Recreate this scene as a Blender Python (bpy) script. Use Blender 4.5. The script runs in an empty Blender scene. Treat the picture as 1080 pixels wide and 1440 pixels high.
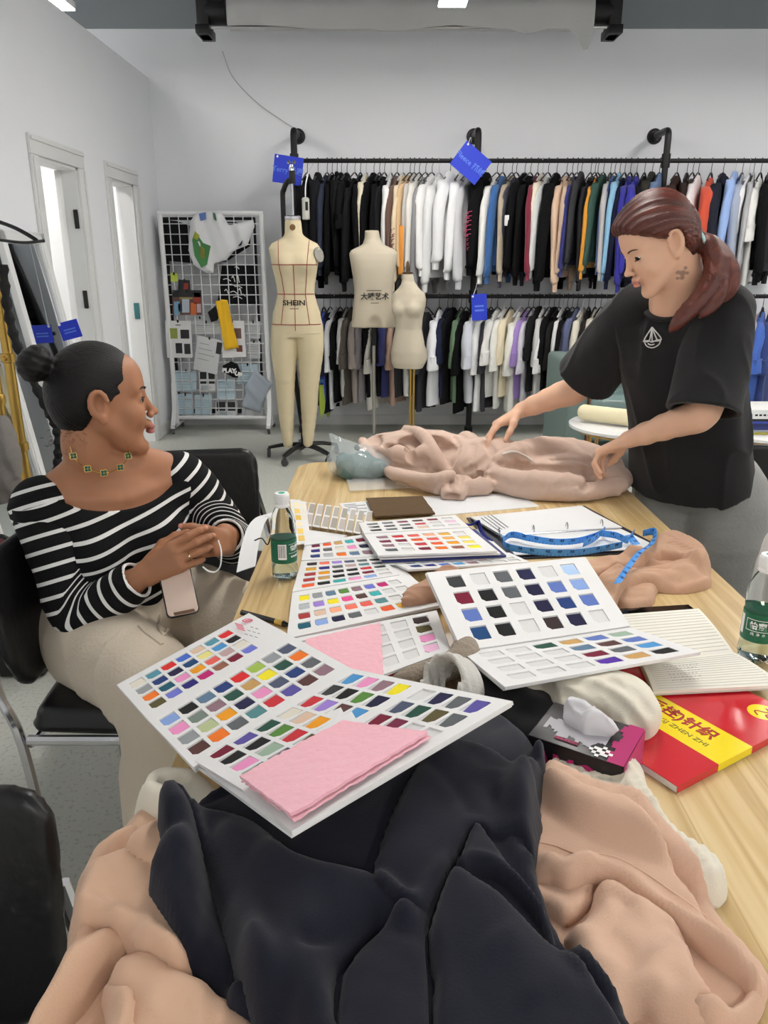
import bpy, bmesh, math, random
import numpy as np
from mathutils import Vector, Matrix
random.seed(7); rng = np.random.default_rng(7)
C = bpy.context.scene.collection
SC = bpy.context.scene
# ---------------------------------------------------------------- camera, world, exposure
EYE, PITCH, FPX = 1.40, math.radians(18), 1080.0
cam_data = bpy.data.cameras.new('camera'); cam = bpy.data.objects.new('camera', cam_data); C.objects.link(cam)
cam.location = (0, 0, EYE); cam.rotation_euler = (math.pi/2-PITCH, 0, 0)
cam_data.sensor_fit = 'HORIZONTAL'; cam_data.sensor_width = 36.0; cam_data.lens = 36.0; cam_data.clip_start = .02
SC.camera = cam
world = bpy.data.worlds.new('world'); SC.world = world; world.use_nodes = True
world.node_tree.nodes['Background'].inputs[0].default_value = (.85, .9, 1, 1)
world.node_tree.nodes['Background'].inputs[1].default_value = .25
SC.view_settings.view_transform = 'Standard'; SC.view_settings.look = 'None'
SC.view_settings.exposure = 0.0; SC.view_settings.gamma = 1.0; SC.view_settings.use_curve_mapping = False
LAMP = 54.0            # radiance of the ceiling LED panels

# ---------------------------------------------------------------- helpers
def ray(px, py):
    x = (px-540)/FPX; y = -(py-720)/FPX
    return np.array((x, math.cos(PITCH)+y*math.sin(PITCH), -math.sin(PITCH)+y*math.cos(PITCH)))
def atz(px, py, z):
    d = ray(px, py); return d*((z-EYE)/d[2])+np.array((0, 0, EYE))
def aty(px, py, y):
    d = ray(px, py); return d*(y/d[1])+np.array((0, 0, EYE))
def atx(px, py, x):
    d = ray(px, py); return d*(x/d[0])+np.array((0, 0, EYE))
def V3(*a): return np.array(a, float)
def lin(c):
    if isinstance(c, str): c = tuple(int(c[i:i+2], 16) for i in (0, 2, 4))
    return tuple(((v/255)/12.92 if v/255 <= .04045 else ((v/255+.055)/1.055)**2.4) for v in c)
_mats = {}
def M(name, col, rough=.6, metal=0., var=0., vscale=8., bump=0., bscale=60., trans=0., emit=0., sheen=0., coat=0., ior=1.45, stretch=None, attr=None, spec=.5, alpha=1.):
    if name in _mats: return _mats[name]
    m = bpy.data.materials.new(name); m.use_nodes = True; _mats[name] = m
    nt = m.node_tree; b = nt.nodes['Principled BSDF']; L = nt.links.new
    c = lin(col)+(1,)
    b.inputs['Base Color'].default_value = c; b.inputs['Roughness'].default_value = rough; b.inputs['Metallic'].default_value = metal
    b.inputs['IOR'].default_value = ior; b.inputs['Specular IOR Level'].default_value = spec
    if trans: b.inputs['Transmission Weight'].default_value = trans
    if alpha < 1: b.inputs['Alpha'].default_value = alpha
    if sheen: b.inputs['Sheen Weight'].default_value = sheen; b.inputs['Sheen Roughness'].default_value = .6
    if coat: b.inputs['Coat Weight'].default_value = coat; b.inputs['Coat Roughness'].default_value = .15
    if emit: b.inputs['Emission Color'].default_value = c; b.inputs['Emission Strength'].default_value = emit
    m.diffuse_color = c
    src = None
    if attr:
        a = nt.nodes.new('ShaderNodeAttribute'); a.attribute_name = attr; src = a.outputs['Color']
    if var or bump:
        tc = nt.nodes.new('ShaderNodeTexCoord'); co = tc.outputs['Object']
        if stretch:
            mp = nt.nodes.new('ShaderNodeMapping'); mp.inputs['Scale'].default_value = stretch; L(co, mp.inputs[0]); co = mp.outputs[0]
    if var:
        n = nt.nodes.new('ShaderNodeTexNoise'); n.inputs['Scale'].default_value = vscale; n.inputs['Detail'].default_value = 5; L(co, n.inputs['Vector'])
        r = nt.nodes.new('ShaderNodeMapRange'); r.inputs['To Min'].default_value = 1-var; r.inputs['To Max'].default_value = 1+var; L(n.outputs[0], r.inputs[0])
        mx = nt.nodes.new('ShaderNodeMix'); mx.data_type = 'RGBA'; mx.blend_type = 'MULTIPLY'; mx.inputs[0].default_value = 1
        mx.inputs[6].default_value = c
        if src: L(src, mx.inputs[6])
        L(r.outputs[0], mx.inputs[7]); src = mx.outputs[2]
    if src: L(src, b.inputs['Base Color'])
    if bump:
        n = nt.nodes.new('ShaderNodeTexNoise'); n.inputs['Scale'].default_value = bscale; n.inputs['Detail'].default_value = 3; L(co, n.inputs['Vector'])
        bp = nt.nodes.new('ShaderNodeBump'); bp.inputs['Strength'].default_value = bump; bp.inputs['Distance'].default_value = .01
        L(n.outputs[0], bp.inputs['Height']); L(bp.outputs[0], b.inputs['Normal'])
    return m
def thing(name, label, cat, loc=(0, 0, 0), group=None, rotz=0.):
    o = bpy.data.objects.new(name, None); C.objects.link(o); o.location = tuple(float(v) for v in loc); o.rotation_euler = (0, 0, rotz)
    o.empty_display_size = .05
    o['label'] = label; o['category'] = cat
    if group: o['group'] = group
    return o
def tag(o, label=None, cat=None, group=None, kind=None):
    for k, v in (('label', label), ('category', cat), ('group', group), ('kind', kind)):
        if v: o[k] = v
    return o
def link(name, me, parent=None, world=True):
    """world=True: the mesh is in world coordinates and its (unrotated) parent stands at parent.location"""
    o = bpy.data.objects.new(name, me); C.objects.link(o)
    if parent is not None:
        o.parent = parent
        if world and parent.type == 'EMPTY': o.location = -Vector(parent.location)
    return o
def mesh(name, v, f, mats, midx=None, smooth=True, cols=None):
    me = bpy.data.meshes.new(name)
    me.from_pydata(np.asarray(v, float).tolist() if len(v) < 2000 else np.asarray(v, np.float32), [], f)
    for m in (mats if isinstance(mats, (list, tuple)) else [mats]): me.materials.append(m)
    if midx is not None: me.polygons.foreach_set('material_index', np.asarray(midx, np.int32))
    if cols is not None:
        for k, a in cols.items():
            a = np.asarray(a, np.float32)
            if a.ndim == 1:
                at = me.attributes.new(k, 'FLOAT', 'POINT'); at.data.foreach_set('value', a)
            else:
                if a.shape[1] == 3: a = np.concatenate([a, np.ones((len(a), 1), np.float32)], 1)
                at = me.attributes.new(k, 'FLOAT_COLOR', 'POINT'); at.data.foreach_set('color', a.ravel())
    me.update()
    if smooth is True: me.shade_smooth()
    elif smooth: me.shade_smooth(); me.set_sharp_from_angle(angle=math.radians(smooth))
    return me
class MB:
    """collects shapes; build() links them as ONE mesh object"""
    def __init__(s): s.v = []; s.f = []; s.m = []; s.n = 0; s.mi = 0
    def raw(s, v, f, mi=None):
        v = np.asarray(v, float).reshape(-1, 3); s.v.append(v)
        s.f += [tuple(int(i)+s.n for i in q) for q in f]; s.m += [s.mi if mi is None else mi]*len(f); s.n += len(v); return s
    def box(s, lo, hi, b=0., R=None, at=(0, 0, 0)):
        lo, hi = np.array(lo, float), np.array(hi, float)
        if b:
            bm = bmesh.new(); bmesh.ops.create_cube(bm, size=1)
            for q in bm.verts: q.co = Vector(lo+(hi-lo)*(np.array(q.co)+.5))
            bmesh.ops.bevel(bm, geom=bm.edges[:], offset=b, segments=2, profile=.5, affect='EDGES')
            bm.verts.index_update()
            v = np.array([q.co[:] for q in bm.verts]); f = [[q.index for q in p.verts] for p in bm.faces]; bm.free()
        else:
            v = np.array([(x, y, z) for x in (lo[0], hi[0]) for y in (lo[1], hi[1]) for z in (lo[2], hi[2])])
            f = [(0, 1, 3, 2), (4, 6, 7, 5), (0, 4, 5, 1), (2, 3, 7, 6), (0, 2, 6, 4), (1, 5, 7, 3)]
        if R is not None: v = v@np.array(R).T
        return s.raw(v+np.array(at), f)
    def loft(s, rings, cap=True, closed=True):
        rings = [np.asarray(r, float) for r in rings]; n = len(rings[0]); f = []
        for i in range(len(rings)-1):
            for j in range(n if closed else n-1):
                k = (j+1) % n; f.append((i*n+j, i*n+k, (i+1)*n+k, (i+1)*n+j))
        if cap:
            f.append(tuple(range(n-1, -1, -1))); f.append(tuple((len(rings)-1)*n+j for j in range(n)))
        return s.raw(np.concatenate(rings), f)
    def tube(s, path, r, n=8, cap=True, flat=1.):
        p = np.array(path, float); r = np.broadcast_to(np.array(r, float), (len(p),))
        t = np.gradient(p, axis=0); t /= np.linalg.norm(t, axis=1)[:, None]+1e-12
        u = np.cross(t[0], (0, 0, 1.)); u = u if np.linalg.norm(u) > .1 else np.cross(t[0], (0, 1., 0)); u /= np.linalg.norm(u)
        R = []; a = np.arange(n)*2*math.pi/n
        for i in range(len(p)):
            u = u-t[i]*u.dot(t[i]); u /= np.linalg.norm(u); w = np.cross(t[i], u)
            R.append(p[i]+r[i]*(np.cos(a)[:, None]*u+flat*np.sin(a)[:, None]*w))
        return s.loft(R, cap)
    def lathe(s, prof, at=(0, 0, 0), n=24, R=None):
        a = np.arange(n)*2*math.pi/n; rings = []
        for r, z in prof:
            q = np.stack([r*np.cos(a), r*np.sin(a), np.full(n, z)], 1)
            if R is not None: q = q@np.array(R).T
            rings.append(q+np.array(at))
        return s.loft(rings, True)
    def prism(s, poly, d, off):
        """planar polygon (3-D points) pushed along vector d*off"""
        p = np.asarray(poly, float); n = len(p); q = p+np.asarray(d, float)*off
        return s.raw(np.concatenate([p, q]), [tuple(range(n-1, -1, -1)), tuple(range(n, 2*n))]+[(i, (i+1) % n, n+(i+1) % n, n+i) for i in range(n)])
    def build(s, name, mats, parent=None, smooth=35, world=True):
        me = mesh(name, np.concatenate(s.v), s.f, mats, s.m, smooth); return link(name, me, parent, world)
def struct(o): o['kind'] = 'structure'; return o
def spline(pts, n=8):
    """Catmull-Rom through pts (k,dim), n samples a span"""
    p = np.asarray(pts, float); q = np.concatenate([[2*p[0]-p[1]], p, [2*p[-1]-p[-2]]]); out = []
    for i in range(len(p)-1):
        a, b, c, d = q[i:i+4]
        for t in np.arange(n)/n: out.append(.5*(2*b+(c-a)*t+(2*a-5*b+4*c-d)*t*t+(3*b-a-3*c+d)*t**3))
    return np.array(out+[p[-1]])
def rotm(ax, deg): return np.array(Matrix.Rotation(math.radians(deg), 3, ax))
def frame(f, up=(0, 0, 1)):
    """columns: forward, left, up"""
    f = np.array(f, float); f /= np.linalg.norm(f); l = np.cross(up, f); l /= np.linalg.norm(l); return np.stack([f, l, np.cross(f, l)], 1)
_font = {}
def lettering(txt, size, mat, M4, parent=None, name='lettering', ext=.0004, align='CENTER', world=True, bold=0., sx=1.):
    cu = bpy.data.curves.new('txt', 'FONT'); cu.body = txt; cu.size = size; cu.extrude = ext; cu.align_x = align; cu.align_y = 'CENTER'; cu.offset = bold; cu.resolution_u = 2
    o = bpy.data.objects.new('txt', cu); C.objects.link(o); dg = bpy.context.evaluated_depsgraph_get()
    me = bpy.data.meshes.new_from_object(o.evaluated_get(dg)); bpy.data.objects.remove(o); bpy.data.curves.remove(cu)
    me.transform(Matrix(M4) @ Matrix.Diagonal((sx, 1, 1, 1))); me.materials.clear(); me.materials.append(mat); me.name = name
    return link(name, me, parent, world)
def M4(o, x, y, n=None):
    x = np.array(x, float); y = np.array(y, float); x /= np.linalg.norm(x); y = y-x*y.dot(x); y /= np.linalg.norm(y); n = np.cross(x, y)
    m = np.eye(4); m[:3, 0] = x; m[:3, 1] = y; m[:3, 2] = n; m[:3, 3] = o; return m.tolist()
# ---- signed-distance sculpting: smooth unions meshed by surface nets
def smin(a, b, k):
    if k <= 0: return np.minimum(a, b)
    h = np.maximum(k-np.abs(a-b), 0)/k; return np.minimum(a, b)-h*h*k*.25
class Sdf:
    def __init__(s): s.ops = []
    def _p(s, op, f, c, r, k): s.ops.append((op, f, np.array(c, float), float(r), k)); return s
    def ball(s, c, r, k=.02, op=0):
        c = np.array(c, float); return s._p(op, lambda P: np.linalg.norm(P-c, axis=1)-r, c, r, k)
    def ell(s, c, rad, k=.02, R=None, op=0):
        c = np.array(c, float); rad = np.array(rad, float); R = np.eye(3) if R is None else np.array(R)
        def f(P):
            q = (P-c)@R; a = np.linalg.norm(q/rad, axis=1); b = np.linalg.norm(q/(rad*rad), axis=1); return a*(a-1)/np.maximum(b, 1e-6)
        return s._p(op, f, c, rad.max(), k)
    def cone(s, a, b, ra, rb, k=.02, op=0):
        a, b = np.array(a, float), np.array(b, float); ab = b-a; L2 = max(ab.dot(ab), 1e-12)
        def f(P):
            t = np.clip((P-a)@ab/L2, 0, 1); return np.linalg.norm(P-a-t[:, None]*ab, axis=1)-(ra+(rb-ra)*t)
        return s._p(op, f, (a+b)/2, math.sqrt(L2)/2+max(ra, rb), k)
    def chain(s, pts, rs, k=.01, op=0, sp=0):
        pts = np.array(pts, float); rs = np.array(rs if np.ndim(rs) else [rs]*len(pts), float)
        if sp: q = spline(np.concatenate([pts, rs[:, None]], 1), sp); pts, rs = q[:, :3], q[:, 3]
        for i in range(len(pts)-1): s.cone(pts[i], pts[i+1], rs[i], rs[i+1], k, op)
        return s
    def box(s, c, half, rd=.01, k=.01, R=None, op=0):
        c = np.array(c, float); hf = np.array(half, float)-rd; R = np.eye(3) if R is None else np.array(R)
        def f(P):
            q = np.abs((P-c)@R)-hf; return np.linalg.norm(np.maximum(q, 0), axis=1)+np.minimum(q.max(1), 0)-rd
        return s._p(op, f, c, np.linalg.norm(half), k)
    def loft(s, z, cx, cy, a, b, R, o, k=.02, op=0, pw=2.4):
        """stack of superellipses along local z: R columns local x,y,z axes, o origin"""
        o = np.array(o, float); R = np.array(R); z = np.array(z, float)
        def f(P):
            q = (P-o)@R; t = q[:, 2]; A = np.interp(t, z, a); B = np.interp(t, z, b)
            x = (q[:, 0]-np.interp(t, z, cx))/A; y = (q[:, 1]-np.interp(t, z, cy))/B
            d = ((np.abs(x)**pw+np.abs(y)**pw)**(1/pw)-1)*np.minimum(A, B)
            e = np.maximum(z[0]-t, t-z[-1]); return np.where((d > 0) & (e > 0), np.hypot(d, np.maximum(e, 0)), np.maximum(d, e))
        return s._p(op, f, o+R@np.array([np.mean(cx), np.mean(cy), (z[0]+z[-1])/2]), math.hypot((z[-1]-z[0])/2, max(max(a), max(b))*1.3)+.05, k)
    def fn(s, f, c=(0, 0, 0), r=99, k=.01, op=0): return s._p(op, f, c, r, k)
    def disp(s, f): return s._p(3, f, (0, 0, 0), 99, 0)
    def __call__(s, P, bc=None, br=0, mg=.05):
        d = np.full(len(P), 9.)
        for op, f, c, r, k in s.ops:
            if bc is not None and op != 3 and np.linalg.norm(c-bc) > r+br+mg+k: continue
            if op == 0: d = smin(d, f(P), k)
            elif op == 1: d = -smin(-d, f(P), k)
            elif op == 2: d = -smin(-d, -f(P), k)
            else: d = d+f(P)
        return d
_CO = np.array([(i, j, k) for i in (0, 1) for j in (0, 1) for k in (0, 1)])
_ED = [(a, b) for a in range(8) for b in range(a+1, 8) if np.abs(_CO[a]-_CO[b]).sum() == 1]
def surfnet(sd, lo, hi, h, slack=1.6):
    lo, hi = np.array(lo, float), np.array(hi, float); nb = np.ceil((hi-lo)/(8*h)).astype(int)
    I = np.stack(np.meshgrid(*[np.arange(n) for n in nb], indexing='ij'), -1).reshape(-1, 3)
    cen = lo+(I+.5)*8*h; d = np.concatenate([sd(cen[i:i+60000]) for i in range(0, len(cen), 60000)])
    I = I[np.abs(d) < 8*h*.87*slack+.004]; I = I[np.lexsort((I[:, 2] % 3, I[:, 1] % 3, I[:, 0] % 3, I[:, 2]//3, I[:, 1]//3, I[:, 0]//3))]
    off = np.stack(np.meshgrid(*[np.arange(9)]*3, indexing='ij'), -1).reshape(-1, 3); N = nb*8+1
    keyf = lambda g: (g[..., 0]*N[1]+g[..., 1])*N[2]+g[..., 2]
    VK, VP, Q = [], [], []
    for s0 in range(0, len(I), 27):
        B = I[s0:s0+27]; G = B[:, None, :]*8+off; P = (lo+G*h).reshape(-1, 3)
        c = (P.min(0)+P.max(0))/2; r = np.linalg.norm(P.max(0)-P.min(0))/2
        F = sd(P, c, r, 14*h+.012).reshape(-1, 9, 9, 9); Sg = F < 0
        cs = [F[:, i:i+8, j:j+8, k:k+8] for i, j, k in _CO]; cnt = sum((x < 0).astype(np.int8) for x in cs)
        b, i, j, k = np.nonzero((cnt > 0) & (cnt < 8))
        if not len(b): continue
        val = np.stack([x[b, i, j, k] for x in cs], 1); acc = np.zeros((len(b), 3)); w = np.zeros(len(b))
        for e0, e1 in _ED:
            va, vb = val[:, e0], val[:, e1]; m = (va < 0) != (vb < 0); t = np.where(m, va/np.where(m, va-vb, 1), 0)
            acc += np.where(m[:, None], _CO[e0]+(_CO[e1]-_CO[e0])*t[:, None], 0); w += m
        g = B[b]*8+np.stack([i, j, k], 1); VK.append(keyf(g)); VP.append(lo+(g+acc/w[:, None])*h)
        for ax in range(3):
            s_a = Sg[:, :8, :8, :8]; sl = [slice(None)]+[slice(0, 8)]*3; sl[ax+1] = slice(1, 9); s_b = Sg[tuple(sl)]
            b, i, j, k = np.nonzero(s_a != s_b); g = B[b]*8+np.stack([i, j, k], 1)
            u, v = np.zeros(3, int), np.zeros(3, int); u[(ax+1) % 3] = 1; v[(ax+2) % 3] = 1
            q = np.stack([keyf(g-u-v), keyf(g-v), keyf(g), keyf(g-u)], 1); fl = ~s_a[b, i, j, k]; q[fl] = q[fl][:, ::-1]; Q.append(q)
    VK, VP, Q = np.concatenate(VK), np.concatenate(VP), np.concatenate(Q)
    o = np.argsort(VK); VK, VP = VK[o], VP[o]; ix = np.searchsorted(VK, Q); ix[ix >= len(VK)] = 0
    ok = (VK[ix] == Q).all(1); return VP, ix[ok]
def sculpt(name, sd, lo, hi, h, mats, parent=None, col=None, post=None, wr=None):
    v, f = surfnet(sd, lo, hi, h)
    if wr is not None: v = wrinkle(v, f, **wr)
    if post is not None: v = post(v)
    cols = None if col is None else col(v)
    return link(name, mesh(name, v, f, mats, None, True, cols), parent)
def wrinkle(v, f, stretch=.05, it=120, lim=(.004, .016), tan=.010, beta=.2, seed=0, fix=None, scale=18, dirn=None):
    """lets the surface buckle: every edge wants to be a little longer, bending resists; moves stay near the sculpted form"""
    v0 = np.array(v, float); f = np.asarray(f); n = len(v0)
    e = np.concatenate([f[:, [0, 1]], f[:, [1, 2]], f[:, [2, 3]], f[:, [3, 0]], f[:, [0, 2]], f[:, [1, 3]]]); e.sort(1); e = np.unique(e[:, 0].astype(np.int64)*n+e[:, 1]); i, j = e//n, e % n
    N = np.zeros_like(v0); fn = np.cross(v0[f[:, 2]]-v0[f[:, 0]], v0[f[:, 3]]-v0[f[:, 1]])
    for k in range(4):
        for c in range(3): N[:, c] += np.bincount(f[:, k], fn[:, c], n)
    N /= np.linalg.norm(N, axis=1)[:, None]+1e-12
    st = stretch
    if dirn is not None: ev = v0[j]-v0[i]; ev /= np.linalg.norm(ev, axis=1)[:, None]+1e-9; a = math.radians(dirn)+.5*wob(v0[i], 7, seed+3); st = stretch*(ev[:, 0]*np.cos(a)+ev[:, 1]*np.sin(a))**2
    L0 = np.linalg.norm(v0[j]-v0[i], axis=1)*(1+st); deg = np.maximum(np.bincount(i, minlength=n)+np.bincount(j, minlength=n), 1)[:, None]
    w = np.ones((n, 1)) if fix is None else np.where(fix, 0., 1.)[:, None]
    p = v0+N*(.0025*wob(v0, scale, seed)+.0015*wob(v0, scale*2.5, seed+9))[:, None]*w
    for t in range(it):
        d = p[j]-p[i]; l = np.linalg.norm(d, axis=1)+1e-9; c = d*((l-L0)/l*.5)[:, None]; a = np.stack([np.bincount(i, c[:, q], n)-np.bincount(j, c[:, q], n) for q in range(3)], 1)
        p = p+w*a/deg*2.6; u = p-v0; m = np.stack([np.bincount(i, u[j, q], n)+np.bincount(j, u[i, q], n) for q in range(3)], 1)/deg; u = u+beta*(m-u)*w
        h = (u*N).sum(1); ut = u-N*h[:, None]; tl = np.linalg.norm(ut, axis=1)+1e-9; p = v0+N*np.clip(h, -lim[0], lim[1])[:, None]+ut*np.minimum(1, tan/tl)[:, None]
    return p
def wob(P, s, seed=0):
    """cheap smooth pseudo-noise in [-1,1]"""
    r = np.random.default_rng(seed); o = np.zeros(len(P))
    for i in range(5):
        w = r.normal(size=3); w *= s*(.7+.5*i)/np.linalg.norm(w); o += np.sin(P@w+r.uniform(0, 6.3))/(1+.5*i)
    return o/3.1
# ---------------------------------------------------------------- the room
WX, WY, CEIL = -1.88, 6.89, 3.6
m_wall = M('wall paint', (240, 242, 246), .75, var=.02, vscale=1.5, bump=.03, bscale=180)
m_dark = M('dark grey ceiling paint', (138, 144, 148), .7, var=.05, vscale=2)
m_trim = M('white door trim', (225, 226, 226), .45)
m_black = M('black steel', (22, 22, 23), .4, spec=.4)
m_bmetal = M('black powder coat', (30, 30, 31), .45, metal=.3)
m_white = M('white enamel', (232, 233, 235), .4)
def floor_mat():
    m = M('speckled grey vinyl', (188, 190, 182), .42, var=.10, vscale=1.2, bump=.02, bscale=150); nt = m.node_tree; L = nt.links.new; b = nt.nodes['Principled BSDF']
    tc = nt.nodes.new('ShaderNodeTexCoord'); n = nt.nodes.new('ShaderNodeTexNoise'); n.inputs['Scale'].default_value = 75; n.inputs['Detail'].default_value = 2; L(tc.outputs['Object'], n.inputs['Vector'])
    r = nt.nodes.new('ShaderNodeMapRange'); r.inputs['From Min'].default_value = .56; r.inputs['From Max'].default_value = .64; r.inputs['To Max'].default_value = .55; L(n.outputs[0], r.inputs[0])
    mx = nt.nodes.new('ShaderNodeMix'); mx.data_type = 'RGBA'; mx.inputs[7].default_value = lin((152, 154, 148))+(1,)
    src = b.inputs['Base Color'].links[0].from_socket; L(src, mx.inputs[6]); L(r.outputs[0], mx.inputs[0]); L(mx.outputs[2], b.inputs['Base Color'])
    return m
struct(MB().box((-4.3, -3.2, -.1), (4.8, WY+.1, 0)).build('floor', floor_mat()))
struct(MB().box((-4.3, WY, 0), (4.8, WY+.1, 3.14)).build('wall_back', m_wall))
struct(MB().box((-4.3, WY-.004, 3.14), (4.8, WY+.1, CEIL)).build('trim_1', m_dark))
struct(MB().box((-4.3, -3.2, CEIL), (4.8, WY+.1, CEIL+.1)).build('ceiling', m_dark))
struct(MB().box((4.7, -3.2, 0), (4.8, WY, CEIL)).build('wall_right', m_wall))
struct(MB().box((-4.3, -3.3, 0), (4.8, -3.2, CEIL)).build('wall_near', m_wall))
struct(MB().box((-4.4, -3.2, 0), (-4.3, WY, CEIL)).build('wall_far_left', m_wall))
# partition with two door openings
D1, D2, PT = (4.53, 5.12), (5.70, 6.22), 2.80
T = .12; pw = MB()
def seg(y0, y1, z0, z1): pw.box((WX-T, y0, z0), (WX, y1, z1))
seg(-3.2, D1[0], 0, PT); seg(D1[1], D2[0], 0, PT); seg(D2[1], WY, 0, PT); seg(*D1, 1.96, PT); seg(*D2, 1.96, PT)
struct(pw.build('wall_left', m_wall))
bb = MB()
for y0, y1 in ((D1[1]+.1, D2[0]-.1), (D2[1]+.1, WY)): bb.box((WX, y0, 0), (WX+.012, y1, .09))
struct(bb.build('baseboard_left', m_trim))
struct(MB().box((WX, WY-.012, 0), (4.7, WY, .09)).build('baseboard_back', m_trim))
m_hinge = M('black hinge', (25, 25, 26), .5)
for n, (y0, y1) in enumerate((D1, D2), 1):
    d = struct(MB().box((WX-T, y0, 0), (WX-.0, y0+.025, 1.96)).box((WX-T, y1-.025, 0), (WX, y1, 1.96)).box((WX-T, y0, 1.935), (WX, y1, 1.96)).build('door_%d' % n, m_trim))
    for a, b_, z0, z1 in ((y0-.09, y0+.01, 0, 1.949), (y1-.01, y1+.09, 0, 1.949), (y0-.09, y1+.09, 1.95, 2.05)):
        k = MB().box((WX, a, z0), (WX+.018, b_, z1), .004)
        if z0 == 0: k.box((WX+.018, a+.012 if a < y0 else b_-.03, 0), (WX+.026, a+.03 if a < y0 else b_-.012, 1.94), .003)
        else: k.box((WX+.018, a+.01, z1-.03), (WX+.026, b_-.01, z1-.012), .003)
        k.build('casing', m_trim, d)
    if n == 1:                                                     # leaf swung into the far room
        hx, hy = WX-.09, y1-.03; dr = V3(-.62, .785, 0); nr = V3(.785, .62, 0)
        def lp(a, z, o): return V3(hx, hy, z)+dr*a-nr*o
        lf = MB(); R = np.stack([dr, -nr, V3(0, 0, 1)], 1)
        lf.box((0, 0, .01), (.60, .04, 1.93), .002, R, (hx, hy, 0))
        lf.build('door_leaf', m_trim, d)
        pn = MB()
        for z0, z1 in ((.2, .85), (1.0, 1.8)):
            for a, b_, c, e in ((.1, .5, z0, z0+.02), (.1, .5, z1-.02, z1), (.1, .12, z0, z1), (.48, .5, z0, z1)): pn.box((a, -.008, c), (b_, .001, e), .002, R, (hx, hy, 0))
            pn.box((.17, -.006, z0+.07), (.43, .001, z1-.07), .004, R, (hx, hy, 0))
        pn.build('panel_moulding', m_trim, d)
        for z in (1.12, 1.60): MB().box((WX-.040, y1-.036, z), (WX-.014, y1-.024, z+.11), .002).build('hinge', m_hinge, d)
    else:
        MB().box((WX-.07, y1-.034, .98), (WX-.03, y1-.024, 1.10), .003).build('latch', M('teal latch', (62, 118, 122), .4), d)
# LED panels hung under the ceiling
m_led = M('LED diffuser', (255, 250, 244), .5, emit=LAMP)
def led(x, y, label, L=1.2, w=.165, z=2.9):
    t = thing('ceiling_lamp', label, 'lamp', (x, y, z), 'LED ceiling lamps')
    MB().box((x-w/2-.006, y-L/2-.006, z+.006), (x+w/2+.006, y+L/2+.006, z+.05), .004).build('housing', m_white, t)
    MB().box((x-w/2, y-L/2, z), (x+w/2, y+L/2, z+.006)).build('diffuser', m_led, t)
    for s in (-.4, .4): MB().tube([(x, y+s*L, z+.05), (x, y+s*L, CEIL)], .004, 6).build('suspension_wire', m_black, t)
led(.42, 4.88, 'lit LED ceiling lamp hanging in front of the rolled backdrop')
led(-2.02, 4.95, 'lit LED ceiling lamp hanging just beyond the top of the white partition')
led(-3.2, 5.2, 'added unseen LED lamp brightening the white room behind the first doorway')  # extra panel, out of view, added to brighten the room behind the doorways
for x in (.42, -2.02, 2.9):
    for y in (4.88, 2.3, -.3, -2.2):
        if (y == 4.88 and x < 1) or (x == .42 and y == -.3): continue
        led(x, y, 'lit LED ceiling lamp hanging in the %s row, %s from the back wall' % ({.42: 'middle', -2.02: 'partition', 2.9: 'right wall'}[x], {4.88: 'first', 2.3: 'second', -.3: 'third', -2.2: 'fourth'}[y]))
# ---------------------------------------------------------------- rolled backdrop under the ceiling
def ORD(n): return ['first', 'second', 'third', 'fourth', 'fifth', 'sixth', 'seventh', 'eighth', 'ninth', 'tenth', 'eleventh', 'twelfth', 'thirteenth', 'fourteenth', 'fifteenth', 'sixteenth', 'seventeenth', 'eighteenth', 'nineteenth', 'twentieth'][n]
t = thing('backdrop_roll', 'grey rolled paper backdrop on black ceiling brackets with torn hanging edge', 'backdrop', (.19, 6.4, 3.6))
m_roll = M('grey backdrop paper', (190, 190, 190), .7, var=.03, vscale=4)
for x in (-1.30, 1.66):
    MB().box((x-.045, 6.32, 2.96), (x+.045, 6.48, CEIL), .01).box((x-.05, 6.28, 2.96), (x+.05, 6.52, 3.02), .008).build('bracket', m_black, t)
    MB().lathe([(.085, -.07), (.085, .07)], (x+(.09 if x < 0 else -.09), 6.4, 3.12), 16, rotm('Y', 90)).build('roll_holder', m_bmetal, t)
MB().lathe([(.115, -1.31), (.115, 1.31)], (.19, 6.4, 3.12), 32, rotm('Y', 90)).build('paper_roll', m_roll, t)
MB().tube([(-1.26, 6.33, 3.01), (1.62, 6.33, 3.01)], .012, 8).build('lower_rod', M('bright steel', (200, 200, 200), .25, metal=1), t)
xs = np.linspace(-1.12, 1.5, 90); lowz = 2.995+.012*np.sin(xs*5)+.02*np.interp(xs, [-1.12, -.1, .0, .15, .5, .9, 1.02, 1.18, 1.32, 1.40, 1.46, 1.5], [.4, .2, -.8, -1, .6, .5, -1.2, .2, -.2, -3.5, -9, -2])
v = []; f = []
for i, x in enumerate(xs):
    for z, y in ((3.12, 6.284), (3.03, 6.287), (lowz[i], 6.30), (lowz[i], 6.303), (3.03, 6.290), (3.12, 6.287)): v.append((x, y, z))
for i in range(89):
    for j in range(5): f.append((i*6+j, i*6+j+1, i*6+j+7, i*6+j+6))
MB().raw(v, f).build('torn_sheet', m_roll, t)
# wall cord
pts = spline([(-1.27, 6.86, 2.98), (-1.2, 6.87, 2.80), (-1.02, 6.87, 2.62), (-.84, 6.87, 2.50), (-.74, 6.87, 2.44)], 8)
tag(MB().tube(pts, .004, 6).build('thin_cord', M('pale cord', (196, 196, 198), .6)), 'thin pale cord running down the back wall to the first clothes rack post', 'cord')
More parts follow.
